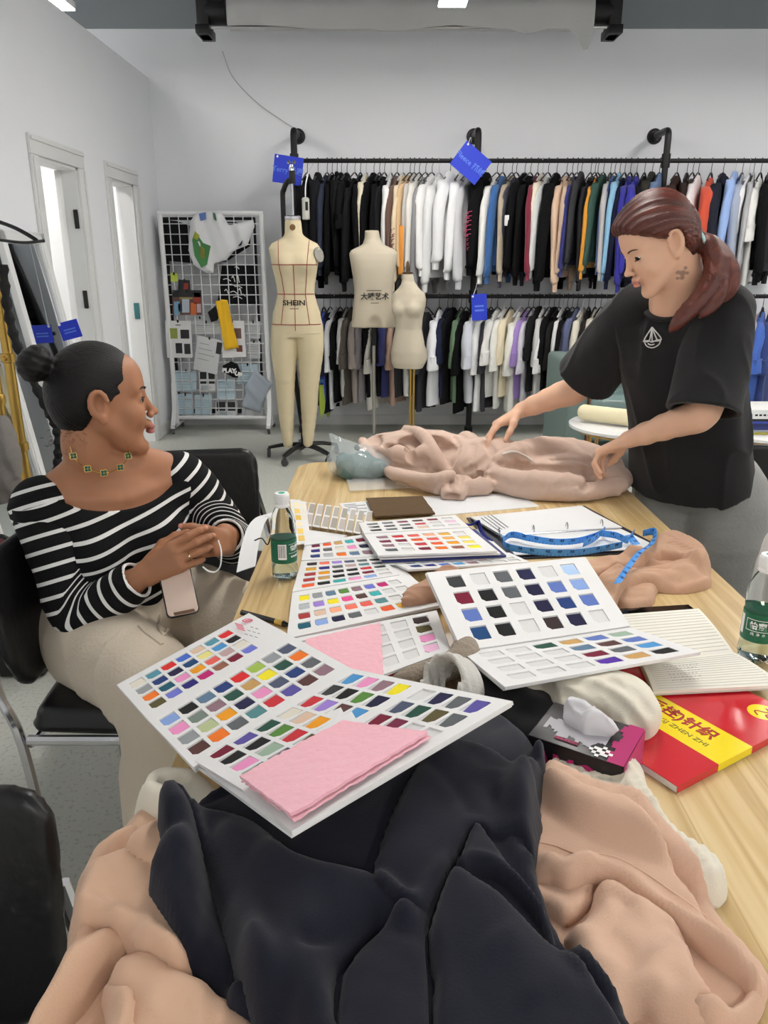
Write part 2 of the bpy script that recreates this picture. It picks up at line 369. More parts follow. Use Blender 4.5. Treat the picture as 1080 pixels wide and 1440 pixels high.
# ---------------------------------------------------------------- pipe clothes rack
RY = 6.55; ZU, ZL = 2.155, 1.135
t = thing('pipe_clothes_rack', 'black steel pipe clothes rack with two rails fixed to the back wall', 'clothes rack', (.9, RY, 0))
PX = (-.70, .73, 2.20)
for x in PX:
    k = MB().tube(spline([(x, WY-.02, 2.375), (x, 6.62, 2.375), (x, 6.565, 2.36), (x, RY, 2.31), (x, RY, 2.2)], 5), .026, 10).tube([(x, RY, 2.3), (x, RY, .0)], .024, 10)
    for z in (ZU, ZL): k.lathe([(.034, z-.05), (.034, z+.05)], (x, RY, 0), 14)
    k.lathe([(.036, .0), (.036, .05)], (x, RY, 0), 14); k.build('post', m_bmetal, t)
    MB().lathe([(.06, 0), (.06, .012), (.04, .016), (.034, .05)], (x, WY, 2.375), 20, rotm('X', 90)).build('wall_flange', m_bmetal, t)
for z in (ZU, ZL): MB().tube([(-.76, RY, z), (3.4, RY, z)], .0165, 10).build('rail', m_bmetal, t)
# ---------------------------------------------------------------- garments on the rails
def cloth_m(c): return M('cotton %02x%02x%02x' % c, c, .85, var=.05, vscale=6, bump=.25, bscale=35, sheen=.15 if max(c) > 90 else 0, spec=.5 if max(c) > 90 else .2)
def hanger_mesh(k):
    b = MB(); b.tube(spline([(.0, .0, -.085), (0, 0, -.04), (0, .022, -.012), (0, .012, .0195), (0, -.012, .0195), (0, -.02, .004)], 5), .0026, 5)
    b.tube(spline([(0, -.18, -.155), (0, -.09, -.115), (0, 0, -.085), (0, .09, -.115), (0, .18, -.155)], 4), .007, 6, flat=.5); b.tube([(0, -.18, -.155), (0, .18, -.155)], .004, 5)
    return mesh('hanger', np.concatenate(b.v), b.f, M('hanger %d' % k, ((24, 24, 25), (200, 200, 202))[k], .4, metal=.0), None, 40)
HANG = [hanger_mesh(0), hanger_mesh(1)]
def garment_meshes(seed, L, sl, sw, hood):
    """body, near/far sleeve, cuff, hem rib, hood: shared meshes, hook at the origin, width along y"""
    r = np.random.default_rng(seed); out = {}; th = np.linspace(0, 2*np.pi, 33)[:-1]; mk = M('fabric slot', (128, 128, 128))
    z = np.array([-.085, -.105, -.14, -.18, -.26, -.36, -.48, -.60, L*-.86, -L]); w = np.array([.055, .09, .185, .225, .235, .235, .232, .235, .238, .232])
    tk = np.array([.016, .022, .026, .032, .040, .044, .046, .048, .05, .044]); ph = r.uniform(0, 6, 5); nk = r.integers(3, 6)
    R = []
    for i in range(10):
        fo = np.clip((i-2)/5, 0, 1); c, s_ = np.cos(th), np.sin(th)
        x = tk[i]*np.sign(s_)*np.abs(s_)**.7+fo*.02*np.sin(nk*c*1.7+ph[0]+z[i]*3)+fo*.010*np.sin(7*c+ph[1]+z[i]*5)*np.abs(s_)
        y = w[i]*c*(1-.05*fo*np.abs(np.sin(ph[2]))); R.append(np.stack([x, y, np.full(32, z[i])+(.012*fo*np.sin(3*c+ph[3]) if i > 7 else 0)-.06*(np.abs(c)**2)*(w[i] > .1)*(i < 4)], 1))
    b = MB().loft(R, False)
    me = lambda b: mesh('garment', np.concatenate(b.v), b.f, mk, None, 60)
    out['body'] = me(b)
    if hood:
        q = MB(); a = np.linspace(0, 2*np.pi, 17)[:-1]
        q.loft([np.stack([.035*k*np.cos(a)+.03*np.sin(zz*20), .12*k*np.sin(a)*1.0, np.full(16, -.10-zz)], 1) for k, zz in ((.25, -.01), (.8, .0), (1, .04), (1.0, .10), (.75, .16), (.3, .20))])
        out['hood'] = me(q)
    for s in (-1, 1):
        e = r.uniform(-.02, .05, 3); P = spline([(0, s*.19, -.165), (.005+e[2]*.3, s*.235, -.23), (.012, s*(.262+e[0]*.4), -.38), (.01+e[1]*.6, s*(.265+e[0]*.9), -(.30+sl*.55)), (.0+e[1], s*(.25+e[0]), -sl)], 4)
        n = len(P); rr = np.interp(np.arange(n), [0, 2, 5, n-2, n-1], [.05, .062, .066, .056 if sw else .07, .043 if sw else .072])
        rings = []
        for i in range(n):
            a = np.linspace(0, 2*np.pi, 15)[:-1]; wr = 1+.13*np.sin(3*a+i*.9+ph[4])*min(i/4, 1)
            rings.append(np.stack([P[i, 0]+.62*rr[i]*wr*np.cos(a), P[i, 1]+rr[i]*wr*np.sin(a), P[i, 2]+0*a+.010*np.sin(a)], 1))
        out['sleeve%d' % s] = me(MB().loft(rings))
        if sw:
            c = P[-1]; a = np.linspace(0, 2*np.pi, 15)[:-1]
            out['cuff%d' % s] = me(MB().loft([np.stack([c[0]+.6*k*np.cos(a), c[1]+k*np.sin(a), np.full(14, c[2]+dz)], 1) for k, dz in ((.034, .012), (.039, 0), (.038, -.035), (.036, -.062), (.028, -.064))]))
    if sw:
        a = th; rb = [np.stack([.042*np.sign(np.sin(a))*np.abs(np.sin(a))**.7, wq*np.cos(a), np.full(32, -L+dz)], 1) for wq, dz in ((.228, .0), (.215, -.012), (.212, -.055), (.2, -.06))]
        out['hem_rib'] = me(MB().loft(rb, False))
    return out
GV = {}
for i in range(4): GV['s', i] = garment_meshes(10+i, .74, .83, True, False); GV['h', i] = garment_meshes(20+i, .74, .84, True, True)
for i in range(4): GV['t', i] = garment_meshes(30+i, .84, .42, False, False)
def hang_garment(x, zr, kind, col, rot, desc, label, group, n, drop=0, sc=1., tx=1., c2=None, hk=0):
    me = GV[kind, n % 4]; nm = {'s': 'sweatshirt', 'h': 'hoodie', 't': 't_shirt'}[kind]
    cat = {'s': 'sweatshirt', 'h': 'hoodie', 't': 't-shirt'}[kind]
    g = thing(nm, label, cat, (x, RY, zr-drop), group, rot); g.scale = (tx, 1, sc)
    for k, m in me.items():
        p = k.rstrip('-1'); o = bpy.data.objects.new(p, m); C.objects.link(o); o.parent = g
        o.material_slots[0].link = 'OBJECT'; o.material_slots[0].material = cloth_m(c2 if c2 and p in ('hem_rib', 'cuff') else col)
    h = bpy.data.objects.new('clothes_hanger', HANG[hk]); C.objects.link(h); h.location = (x, RY, zr); h.rotation_euler = (0, 0, rot)
    rl = 'upper' if zr > 2 else 'lower'
    tag(h, '%s clothes hanger hooked over the %s rack rail' % (('black', 'white')[hk], rl), 'hanger', '%s hangers on the %s rail' % (('black', 'white')[hk], rl))
    return g
K = (13, 13, 15); W = (232, 232, 232); CR = (226, 214, 190)
UP = [  # hook pixel, kind, colour, name, extra
 (432, 'h', K, 'black hoodie'), (447, 's', (24, 24, 28), 'black sweatshirt'), (460, 's', (52, 58, 74), 'navy grey sweatshirt'), (467, 's', K, 'black sweatshirt'), (474, 'h', K, 'black hoodie'), (480, 's', (26, 26, 28), 'black sweatshirt'),
 (488, 't', K, 'black t-shirt'), (499, 's', (24, 24, 26), 'black sweatshirt with white lining'), (507, 's', K, 'black sweatshirt'), (515, 's', (222, 214, 190), 'cream sweatshirt'), (526, 's', K, 'black sweatshirt'), (534, 's', K, 'black sweatshirt'), (541, 'h', (26, 27, 30), 'black hoodie'),
 (550, 's', W, 'white sweatshirt'), (559, 's', (98, 72, 60), 'brown sweatshirt'), (567, 's', (226, 208, 178), 'cream sweatshirt with printed sleeve'), (577, 's', (214, 182, 140), 'tan sweatshirt'), (583, 's', (196, 192, 188), 'pale grey sweatshirt with orange panel'), (590, 's', (224, 222, 216), 'off white sweatshirt'), (599, 'h', (140, 140, 144), 'mid grey long hoodie'),
 (608, 's', W, 'white sweatshirt'), (618, 'h', (222, 223, 224), 'white hoodie'), (634, 's', (228, 229, 232), 'white sweatshirt'), (648, 's', (234, 235, 238), 'shiny white puffy jacket'), (659, 's', (196, 197, 201), 'silver grey sweatshirt'),
 (684, 's', K, 'black sweatshirt with pink sleeve lettering'), (700, 's', (230, 230, 226), 'white sweatshirt'), (708, 's', (44, 96, 158), 'bright blue sweatshirt'), (721, 's', (182, 168, 146), 'beige sweatshirt'), (727, 'h', (74, 74, 86), 'charcoal blue hoodie'), (739, 's', K, 'black sweatshirt with small white patch'), (747, 'h', K, 'black hoodie'), (757, 's', (128, 28, 56), 'crimson sweatshirt'),
 (764, 's', (236, 226, 206), 'cream sweatshirt'), (772, 's', (216, 218, 218), 'pale grey sweatshirt'), (784, 's', K, 'black sweatshirt'), (798, 'h', (222, 190, 164), 'peach beige hoodie'), (806, 'h', (198, 174, 152), 'sand hoodie'), (813, 's', (40, 42, 120), 'royal blue sweatshirt'), (819, 's', (62, 62, 66), 'charcoal sweatshirt'), (832, 'h', (44, 44, 48), 'dark charcoal hoodie'), (838, 's', K, 'black sweatshirt'),
 (842, 's', (228, 154, 40), 'amber yellow sweatshirt'), (850, 's', (62, 90, 82), 'dark green sweatshirt'), (860, 's', (190, 186, 186), 'light grey sweatshirt'), (866, 's', (78, 102, 156), 'slate blue sweatshirt'), (873, 's', (140, 190, 224), 'sky blue sweatshirt'), (880, 's', (24, 26, 50), 'midnight sweatshirt'), (888, 'h', (44, 42, 150), 'royal blue hoodie'), (897, 'h', (46, 44, 160), 'royal blue hoodie'), (908, 's', (24, 24, 30), 'black sweatshirt'), (919, 's', (52, 50, 44), 'dark olive sweatshirt'), (929, 's', (96, 122, 164), 'denim blue sweatshirt'),
 (954, 's', (62, 46, 42), 'dark brown sweatshirt'), (968, 's', (50, 38, 34), 'deep brown sweatshirt'), (976, 's', (112, 94, 82), 'taupe sweatshirt'), (984, 's', (226, 218, 220), 'white sweatshirt'), (1002, 's', (206, 78, 52), 'orange red sweatshirt'), (1019, 'h', (36, 38, 50), 'dark navy hoodie'), (1036, 's', (150, 178, 230), 'light blue sweatshirt'), (1046, 's', (156, 166, 186), 'blue grey sweatshirt'), (1056, 't', (240, 240, 242), 'white t-shirt'), (1062, 's', (176, 176, 180), 'grey sweatshirt'), (1072, 't', (222, 222, 220), 'off white t-shirt'), (1083, 's', K, 'black sweatshirt'), (1094, 'h', (40, 40, 44), 'charcoal hoodie')]
LOW = [
 (444, 't', K, 'black t-shirt'), (455, 't', (44, 66, 170), 'royal blue t-shirt with lime tie-dye hem'), (464, 't', (26, 28, 44), 'dark navy t-shirt'), (471, 't', (214, 216, 220), 'white t-shirt'), (478, 't', K, 'black t-shirt'), (487, 't', (208, 208, 206), 'pale grey t-shirt'), (494, 't', (92, 84, 76), 'dark taupe t-shirt'), (504, 't', (166, 156, 150), 'warm grey t-shirt'), (513, 't', (140, 134, 140), 'mauve grey t-shirt'), (523, 't', K, 'black t-shirt'), (531, 't', (206, 204, 198), 'off white t-shirt'), (539, 't', K, 'black t-shirt'), (549, 't', (34, 38, 96), 'navy blue t-shirt'), (559, 't', (176, 146, 130), 'rose tan t-shirt'), (568, 't', (54, 54, 58), 'charcoal t-shirt'), (580, 't', (214, 214, 214), 'white t-shirt'), (590, 't', (30, 30, 34), 'black t-shirt'),
 (600, 't', (54, 55, 60), 'charcoal t-shirt'), (618, 't', (236, 238, 244), 'white t-shirt'), (630, 't', (34, 40, 66), 'navy t-shirt with white trim'), (637, 't', (24, 24, 27), 'black t-shirt'), (649, 't', (98, 126, 96), 'sage green t-shirt'), (656, 't', K, 'black t-shirt'), (668, 't', (206, 210, 220), 'pale blue grey t-shirt'), (683, 't', (234, 235, 236), 'white t-shirt'), (691, 't', (60, 60, 64), 'charcoal t-shirt'), (700, 't', (228, 228, 226), 'white t-shirt'), (711, 't', (232, 232, 226), 'white t-shirt'), (719, 't', (230, 218, 188), 'pale yellow t-shirt'), (733, 't', (236, 236, 230), 'white t-shirt'), (744, 't', (156, 128, 196), 'lilac t-shirt'), (751, 't', (206, 204, 214), 'pale lilac grey t-shirt'), (759, 't', (28, 28, 30), 'black t-shirt'), (766, 't', (200, 200, 200), 'light grey t-shirt'), (773, 't', (232, 232, 232), 'white t-shirt'), (780, 't', K, 'black t-shirt'), (787, 't', (30, 30, 30), 'black t-shirt'), (793, 't', (226, 226, 226), 'white t-shirt'), (799, 't', K, 'black t-shirt'), (806, 't', (58, 60, 74), 'slate t-shirt'), (813, 't', (86, 94, 130), 'slate blue t-shirt'), (821, 't', (222, 216, 200), 'cream t-shirt'), (829, 't', (40, 36, 34), 'brown black t-shirt'), (838, 't', (206, 202, 186), 'stone t-shirt'), (846, 't', (218, 216, 206), 'off white t-shirt'), (854, 't', (222, 222, 222), 'white t-shirt'), (864, 't', (44, 44, 48), 'charcoal t-shirt'),
 (1040, 't', K, 'black t-shirt'), (1052, 't', (158, 30, 52), 'crimson red t-shirt'), (1062, 't', (228, 218, 206), 'cream t-shirt'), (1075, 't', (66, 104, 190), 'cornflower blue t-shirt'), (1088, 't', (40, 60, 120), 'navy t-shirt')]
def run_rail(rows, z, rail, marks):
    cnt = {}
    for r in rows: cnt[r[3]] = cnt.get(r[3], 0)+1
    G = []
    for n, (px, kd, col, ds) in enumerate(rows):
        x = aty(px, 227 if z > 2 else 417, RY)[0]
        mk = [m for m in marks if m[0] <= px][-1]; i = len([r for r in rows if mk[0] <= r[0] < px])
        near = rows[n-1][3] if n else rows[1][3]
        lab = '%s on the %s rail, %s along from the %s' % (ds, rail, ORD(i), mk[1]) if cnt[ds] > 1 else '%s on the %s rail beside a %s' % (ds, rail, near)
        r2 = np.random.default_rng(n+int(z*10)); side = math.radians(np.interp(px, [430, 560, 700, 1080], [5, 17, 25, 30])+r2.uniform(-4, 5))
        drop = r2.uniform(0, .045); gap = min([abs(rows[m][0]-px) for m in (n-1, n+1) if 0 <= m < len(rows)])/165
        G.append(hang_garment(x, z, kd, col, -side, '%s on the %s rail, %s from the %s' % (ds, rail, ORD(i), mk[1]), lab, 'sweatshirts and hoodies on the upper rail' if z > 2 else 't-shirts on the lower rail', n, drop, r2.uniform(.90, 1.09), float(np.clip(gap/.070, .5, 1.15)), hk=1 if ds[:5] in ('white', 'cream', 'light') and n % 2 else 0))
    return G
GU = run_rail(UP, ZU, 'upper', [(0, 'Terry sign'), (601, 'mid grey hoodie'), (724, 'beige sweatshirt'), (870, 'slate blue sweatshirt'), (940, 'third rack post')])
GL = run_rail(LOW, ZL, 'lower', [(0, 'full-length dress form'), (595, 'smallest dress form'), (672, 'small blue tag'), (807, 'slate t-shirt'), (1000, 'black-shirted woman')])
def near_sleeve(g, z0, z1, y=-.335, w=.05):                         # frame on the outside of the sleeve that faces the room
    return g
def find(G, s): return [g for g in G if s in g['label']][0]
pk = M('pink print', (206, 84, 120), .7); r = np.random.default_rng(3)
for key, mt, z0, n in (('pink sleeve', pk, -.40, 9), ('printed sleeve', M('maroon print', (110, 50, 70), .7), -.46, 8)):
    g = find(GU, key); b = MB()
    for k in range(n):
        z = z0-.034*k; w_ = .024 if k < 6 else .010; y = -.330-.012*math.sin(k*.4)
        b.tube(spline([(w_, y, z), (-w_*r.uniform(.2, 1), y-.002, z-.008), (w_*r.uniform(-.3, .8), y-.002, z-.016), (-w_, y, z-.026)], 3), .0055 if k < 6 else .003, 5, flat=.5)
    b.build('sleeve_print', mt, g, world=False)
g = find(GU, 'white patch'); MB().box((-.028, -.336, -.50), (.022, -.330, -.42), .001).build('white_patch', M('white label', (235, 235, 235), .6), g, world=False)
g = find(GU, 'orange panel'); MB().box((-.04, -.342, -.80), (.035, -.334, -.46), .003).build('orange_panel', cloth_m((226, 150, 60)), g, world=False)
g = find(GL, 'tie-dye'); a = np.linspace(0, 2*np.pi, 25)[:-1]
for nm, c, z0, z1 in (('blue_hem', (70, 120, 170), -.64, -.70), ('lime_hem', (158, 178, 60), -.69, -.98)):
    MB().loft([np.stack([.056*k*np.cos(a)+.006*np.sin(5*a), .262*k*np.sin(a), np.full(24, z)+(0.03*np.sin(4*a) if z == z1 else 0)], 1) for k, z in ((.98, z0), (1.02, (z0+z1)/2), (.9, z1))], False).build(nm, cloth_m(c), g, world=False)
# signs hung on the rack
m_blue = M('royal blue card', (34, 58, 196), .5); m_sgl = M('pale blue print', (96, 130, 226), .6); m_wht = M('white print', (240, 240, 240), .6)
def card(label, px, py, w, h, Y, ang, txt, name='hanging_sign', mt=None, hook=None):
    c = aty(px, py, Y); t = thing(name, label, 'sign', c); a = math.radians(ang); x = V3(math.cos(a), 0, math.sin(a)); z = V3(-math.sin(a), 0, math.cos(a))
    MB().prism([c+x*sx*w/2+z*sz*h/2 for sx, sz in ((-1, -1), (1, -1), (1, 1), (-1, 1))], (0, 1, 0), .004).build('card', m_blue, t)
    if txt: lettering(txt, h*.26, mt or m_sgl, M4(c+V3(0, -.0012, 0)-z*.005, x, z), t, 'lettering', .0005, bold=.001)
    if not txt:
        for k in (0, 1): MB().prism([c+x*sx*w*.3+z*(h*(.04-.16*k)+sz*h*.035)+V3(0, -.0012, 0) for sx, sz in ((-1, -1), (1, -1), (1, 1), (-1, 1))], (0, 1, 0), .0008).build('print_line', m_sgl, t)
    MB().lathe([(.008, 0), (.008, .002)], c+x*(-w*.40)+z*h*.42+V3(0, -.001, 0), 10, rotm('X', 90)).build('eyelet', m_wht, t)
    p = c+x*(-w*.40)+z*h*.42; MB().tube([p+V3(0, -.004, 0), hook], .002, 5).build('string', m_wht, t) if hook is not None else MB().tube(spline([p+V3(0, -.004, 0), p+V3(.02, .02, .05), (p[0]+.06, RY+.02, max(p[2]+.06, 2.18)) if Y > 6 and p[2] > 1.5 else p+V3(.03, .03, .1)], 5), .002, 5).build('string', m_wht, t)
    return t
card('blue Terry sign hung at the rack post above the full-length dress form', 405, 239, .225, .20, 6.46, -8, 'Terry 毛圈')
card('blue Fleece sign tilted on the middle rack post', 662, 229, .24, .20, 6.22, -38, 'Fleece 抓绒')
card('small blue tag hung on the lower rail', 674, 432, .12, .20, 6.20, 4, '')
# steamer head hanging on the rack
t = thing('garment_steamer', 'grey handheld cylinder hung by a white loop beside the first black hoodie', 'steamer', aty(430, 294, 6.18))
c = aty(430, 294, 6.18); MB().lathe([(.022, -.075), (.028, -.07), (.028, .07), (.02, .08)], c, 16).build('body', M('pale grey plastic', (196, 196, 188), .4), t)
MB().box(c+V3(.0, -.032, -.01), c+V3(.02, -.026, .05), .003).build('button', m_black, t)
MB().tube(spline([c+V3(0, 0, .08), c+V3(.005, 0, .17), c+V3(.025, .05, .26), (c[0]+.03, RY-.02, ZU-.03), (c[0]+.03, RY, ZU+.02)], 6), .005, 6).build('hanging_loop', m_white, t)
# ---------------------------------------------------------------- dress forms
m_lin = M('cream linen', (214, 200, 166), .8, var=.02, vscale=10, bump=.1, bscale=300)
m_lin2 = M('natural linen', (198, 188, 168), .85, var=.03, vscale=14, bump=.12, bscale=300)
m_red = M('red seam thread', (150, 62, 56), .7); m_brass = M('brass tube', (196, 160, 84), .3, metal=.9); m_chrome = M('chrome', (205, 205, 208), .14, metal=1); m_caster = M('grey caster', (70, 70, 72), .4)
m_ink = M('black print', (40, 40, 42), .7)
def hug(sd, P, d, off=.0015):
    P = np.array(P, float); d = np.array(d, float); d = d/np.linalg.norm(d); P = P-d*.5
    for _ in range(60): P = P+np.clip(sd(P)-off, -.02, .05)[:, None]*d*.8
    return P
def wheel(c, t, r=.028, ang=0, name='caster'):
    R = rotm('Z', ang)@rotm('Y', 90); MB().lathe([(r*.6, -.011), (r, -.008), (r, .008), (r*.6, .011)], c, 14, R).tube([c, c+V3(0, .0, r+.02)], .006, 6).box(c+V3(-.014, -.012, r), c+V3(.014, .012, r+.012), .003).build(name, m_caster, t)
def star_base(t, c, n, r, ph, z=.075, m=None):
    for i in range(n):
        a = ph+2*math.pi*i/n; e = c+V3(math.cos(a)*r, math.sin(a)*r, z); p = c+V3(0, 0, z+.03)
        MB().tube(spline([p, (p+e)/2+V3(0, 0, .012), e], 4), [.032, .03, .03, .029, .028, .027, .026, .025, .02], 8, flat=.55).build('base_leg', m or m_bmetal, t)
        wheel(V3(e[0], e[1], .028), t, .028, math.degrees(a))
FY = 5.55; CX = -.612
F = Sdf().loft([.90, .93, .99, 1.06, 1.13, 1.193, 1.26, 1.33, 1.386, 1.44, 1.49, 1.525, 1.55, 1.575], [0]*14, [0, 0, 0, 0, 0, 0, 0, -.004, -.01, -.004, .006, .01, .012, .012],
    [.168, .172, .174, .166, .144, .128, .134, .148, .158, .166, .178, .155, .10, .062], [.10, .108, .112, .104, .09, .083, .088, .098, .106, .098, .085, .07, .06, .055], np.eye(3), (CX, FY, 0), .01, pw=2.3)
for s in (-1, 1): F.ball((CX+s*.072, FY-.072, 1.39), .052, .05).ball((CX+s*.08, FY+.06, .95), .075, .06)
F.cone((CX-.003, FY+.012, 1.50), (CX-.005, FY+.012, 1.675), .066, .054, .02)
F.chain([(CX-.085, FY, .95), (CX-.098, FY, .80), (CX-.10, FY, .55), (CX-.102, FY+.01, .38), (CX-.098, FY+.005, .13)], [.096, .090, .066, .058, .036], .012, sp=4)
F.chain([(CX+.085, FY, .95), (CX+.088, FY, .80), (CX+.072, FY, .55), (CX+.066, FY+.01, .38), (CX+.05, FY+.005, .135)], [.096, .090, .066, .057, .036], .012, sp=4)
F.fn(lambda P: P[:, 2]-1.675, k=.004, op=2)
t = thing('dress_form', 'full-length cream dress form with red seam lines and two legs on a black base', 'dress form', (CX, FY, 0))
sculpt('body', F, (CX-.3, FY-.25, .05), (CX+.3, FY+.25, 1.72), .008, m_lin, t)
def fl(zs, xs): return hug(F, [(x, FY, z) for x, z in zip(xs, zs)], (0, 1, 0))
for z in (1.386, 1.193, .991): MB().tube(fl([z]*41, CX+np.linspace(-.985, .985, 41)*{1.386: .158, 1.193: .126, .991: .172}[z]), .0028, 5).build('seam_line', m_red, t)
zz = np.linspace(1.386, .95, 30); MB().tube(fl(zz, CX+0*zz), .0024, 5).build('seam_line', m_red, t)
for s in (-1, 1):
    zz = np.linspace(1.545, .991, 40); MB().tube(fl(zz, CX+s*np.interp(zz, [.991, 1.193, 1.386, 1.545], [.098, .072, .095, .105])), .0024, 5).build('seam_line', m_red, t)
MB().tube(fl([.93]*16, CX+np.linspace(.03, .165, 16)), .002, 5).build('thigh_seam', m_lin2, t)
a = np.linspace(0, 2*np.pi, 25); MB().tube(np.stack([CX+.063*np.cos(a), FY+.012+.062*np.sin(a), 1.572+.012*np.sin(a)], 1), .0024, 5, False).build('neck_seam', m_red, t)
MB().lathe([(.055, 1.674), (.056, 1.695), (.05, 1.70), (.012, 1.702)], (CX-.005, FY+.012, 0), 24).build('neck_cap', m_chrome, t)
p = fl([1.625], [CX-.003])[0]; MB().lathe([(.02, 0), (.02, .002)], p, 16, rotm('X', 90)).build('neck_plate', M('bronze plate', (120, 92, 60), .4, metal=.6), t)
p = hug(F, [(CX+.3, FY, 1.45)], (-1, 0, 0))[0]; MB().lathe([(.052, 0), (.05, .008)], p+V3(-.006, -.03, 0), 20, rotm('Z', -32)@rotm('Y', 78)).build('armhole_plate', M('grey plate', (150, 148, 140), .4), t)
p = fl([1.135], [CX-.005])[0]; lettering('SHEIN', .048, m_ink, M4(p+V3(0, -.008, 0), (1, 0, 0), (0, 0, 1)), t, 'brand_lettering', .0006, bold=.0012, sx=1.2)
MB().box(p+V3(-.03, -.006, -.04), p+V3(.03, -.005, -.036)).build('brand_underline', m_ink, t)
star_base(t, V3(-.60, 5.62, 0), 5, .27, .5)
MB().tube([(-.60, 5.62, .08), (-.60, 5.62, .26)], .02, 10).tube(spline([(-.60, 5.70, .10), (-.66, 5.74, .6), (-.695, 5.74, 1.3), (-.70, 5.72, 1.80), (-.685, 5.68, 1.875), (-.65, 5.6, 1.915), (CX, FY+.012, 1.93)], 6), .018, 10).tube([(CX, FY+.012, 1.90), (CX, FY+.012, 1.98)], .022, 10).build('stand_pole', m_bmetal, t)
MB().tube([(CX-.005, FY+.012, 1.70), (CX-.003, FY+.012, 2.02)], .009, 10).lathe([(.016, 1.96), (.018, 2.0), (.01, 2.02)], (CX-.003, FY+.012, 0), 12).lathe([(.004, 2.02), (.014, 2.03), (.004, 2.045)], (CX-.02, FY+.012, 0), 10).lathe([(.004, 2.02), (.014, 2.03), (.004, 2.045)], (CX+.014, FY+.012, 0), 10).build('hanging_rod', m_chrome, t)
# second form: headless torso on a thin pole
TY = 5.95; TX = -.078
F = Sdf().loft([.935, .97, 1.05, 1.13, 1.20, 1.28, 1.36, 1.42, 1.46, 1.485, 1.51, 1.53], [0]*12, [0]*12, [.168, .166, .158, .147, .142, .15, .162, .172, .178, .165, .11, .06], [.10, .10, .096, .09, .088, .096, .104, .10, .09, .078, .066, .055], np.eye(3), (TX, TY, 0), .01, pw=2.4)
F.cone((TX, TY+.01, 1.48), (TX-.012, TY+.01, 1.625), .068, .05, .05).fn(lambda P: P[:, 2]-1.622, k=.006, op=2)
F.ell((TX+.01, TY-.15, .93), (.075, .085, .12), .015, op=1)
t = thing('dress_form', 'armless cream torso dress form on a thin silver pole between the other two forms', 'dress form', (TX, TY, 0))
sculpt('body', F, (TX-.25, TY-.2, .9), (TX+.25, TY+.2, 1.68), .008, m_lin2, t)
def fl(zs, xs): return hug(F, [(x, TY, z) for x, z in zip(xs, zs)], (0, 1, 0))
p = fl([1.16], [TX+.01])[0]; lettering('大唛艺术', .052, m_ink, M4(p+V3(0, -.004, 0), (1, 0, 0), (0, 0, 1)), t, 'brand_lettering', .0006, bold=.0012)
MB().box(p+V3(-.06, -.004, .042), p+V3(.05, -.003, .046)).box(p+V3(-.03, -.004, -.046), p+V3(.03, -.003, -.042)).build('brand_line', m_ink, t)
MB().tube([(TX, TY, .94), (TX, TY, .80)], .018, 10).build('clamp', m_bmetal, t)
MB().tube([(TX, TY, .85), (TX, TY, .02)], .0125, 10).build('pole', M('brushed steel', (176, 172, 164), .35, metal=.8), t)
MB().lathe([(.16, 0), (.16, .012), (.03, .022), (.02, .04)], (TX, TY, 0), 28).build('base_plate', m_bmetal, t)
# third form: small female bust
BX, BY = .178, 5.72
F = Sdf().loft([.66, .70, .78, .86, .94, 1.02, 1.09, 1.14, 1.19, 1.22, 1.25], [0]*11, [0]*11, [.108, .126, .130, .116, .098, .104, .120, .130, .118, .08, .05], [.08, .088, .092, .08, .068, .074, .086, .08, .066, .055, .045], rotm('Z', -22), (BX, BY, 0), .01, pw=2.2)
R_ = rotm('Z', -22)
for s in (-1, 1): F.ball(R_@V3(s*.058, -.062, 1.08)+V3(BX, BY, 0), .042, .035); F.ball(R_@V3(s*.066, .05, .75)+V3(BX, BY, 0), .06, .04)
F.cone((BX, BY, 1.2), (BX-.01, BY, 1.325), .052, .038, .03).fn(lambda P: P[:, 2]-1.322, k=.006, op=2).cone((BX+.01, BY-.1, .62), (BX+.01, BY+.1, .62), .03, .03, .02, 1)
t = thing('dress_form', 'small beige female bust dress form on a brass pole', 'dress form', (BX, BY, 0))
sculpt('body', F, (BX-.2, BY-.2, .62), (BX+.2, BY+.2, 1.36), .007, m_lin2, t)
MB().lathe([(.038, 1.322), (.038, 1.334), (.012, 1.338), (.01, 1.40), (.004, 1.41)], (BX-.01, BY, 0), 20).build('neck_cap', M('dark bronze', (92, 74, 54), .35, metal=.8), t)
for s in (-1, 1): MB().tube([(BX+.03+s*.012, BY, .70), (BX+.03+s*.012, BY, .03)], .009, 8).build('pole', m_brass, t)
MB().lathe([(.14, 0), (.14, .012), (.03, .022), (.03, .04)], (BX+.03, BY, 0), 28).build('base_plate', m_brass, t)
# ---------------------------------------------------------------- wheeled grid panel with pinned things
GY = 6.60; gx0, gx1, gz0, gz1 = -1.80, -.985, .10, 1.775
t = thing('grid_panel', 'white wire grid display panel on casters covered with pinned samples', 'display panel', ((gx0+gx1)/2, GY, 0))
m_wire = M('white wire', (226, 228, 230), .4)
fr = MB()
for x in (gx0, gx1): fr.tube([(x, GY, .06), (x, GY, gz1)], .02, 8)
for z in (gz0+.02, gz1): fr.tube([(gx0-.015, GY, z), (gx1+.015, GY, z)], .018, 8)
fr.build('frame', m_white, t)
_wm = {}
def wire(p, q):
    k = round(abs(q[0]-p[0]+q[2]-p[2]), 3)
    if k not in _wm:
        b = MB().tube([(0, 0, 0), (0, 0, k)], .0042, 5); _wm[k] = mesh('wire', np.concatenate(b.v), b.f, m_wire)
    o = link('wire', _wm[k], t, False); o.location = Vector(p)-Vector(t.location); o.rotation_euler = (0, math.pi/2 if q[0] != p[0] else 0, 0)
for i in range(1, 11):
    x = gx0+(gx1-gx0)*i/11; wire((x, GY-.004, gz0+.02), (x, GY-.004, gz1))
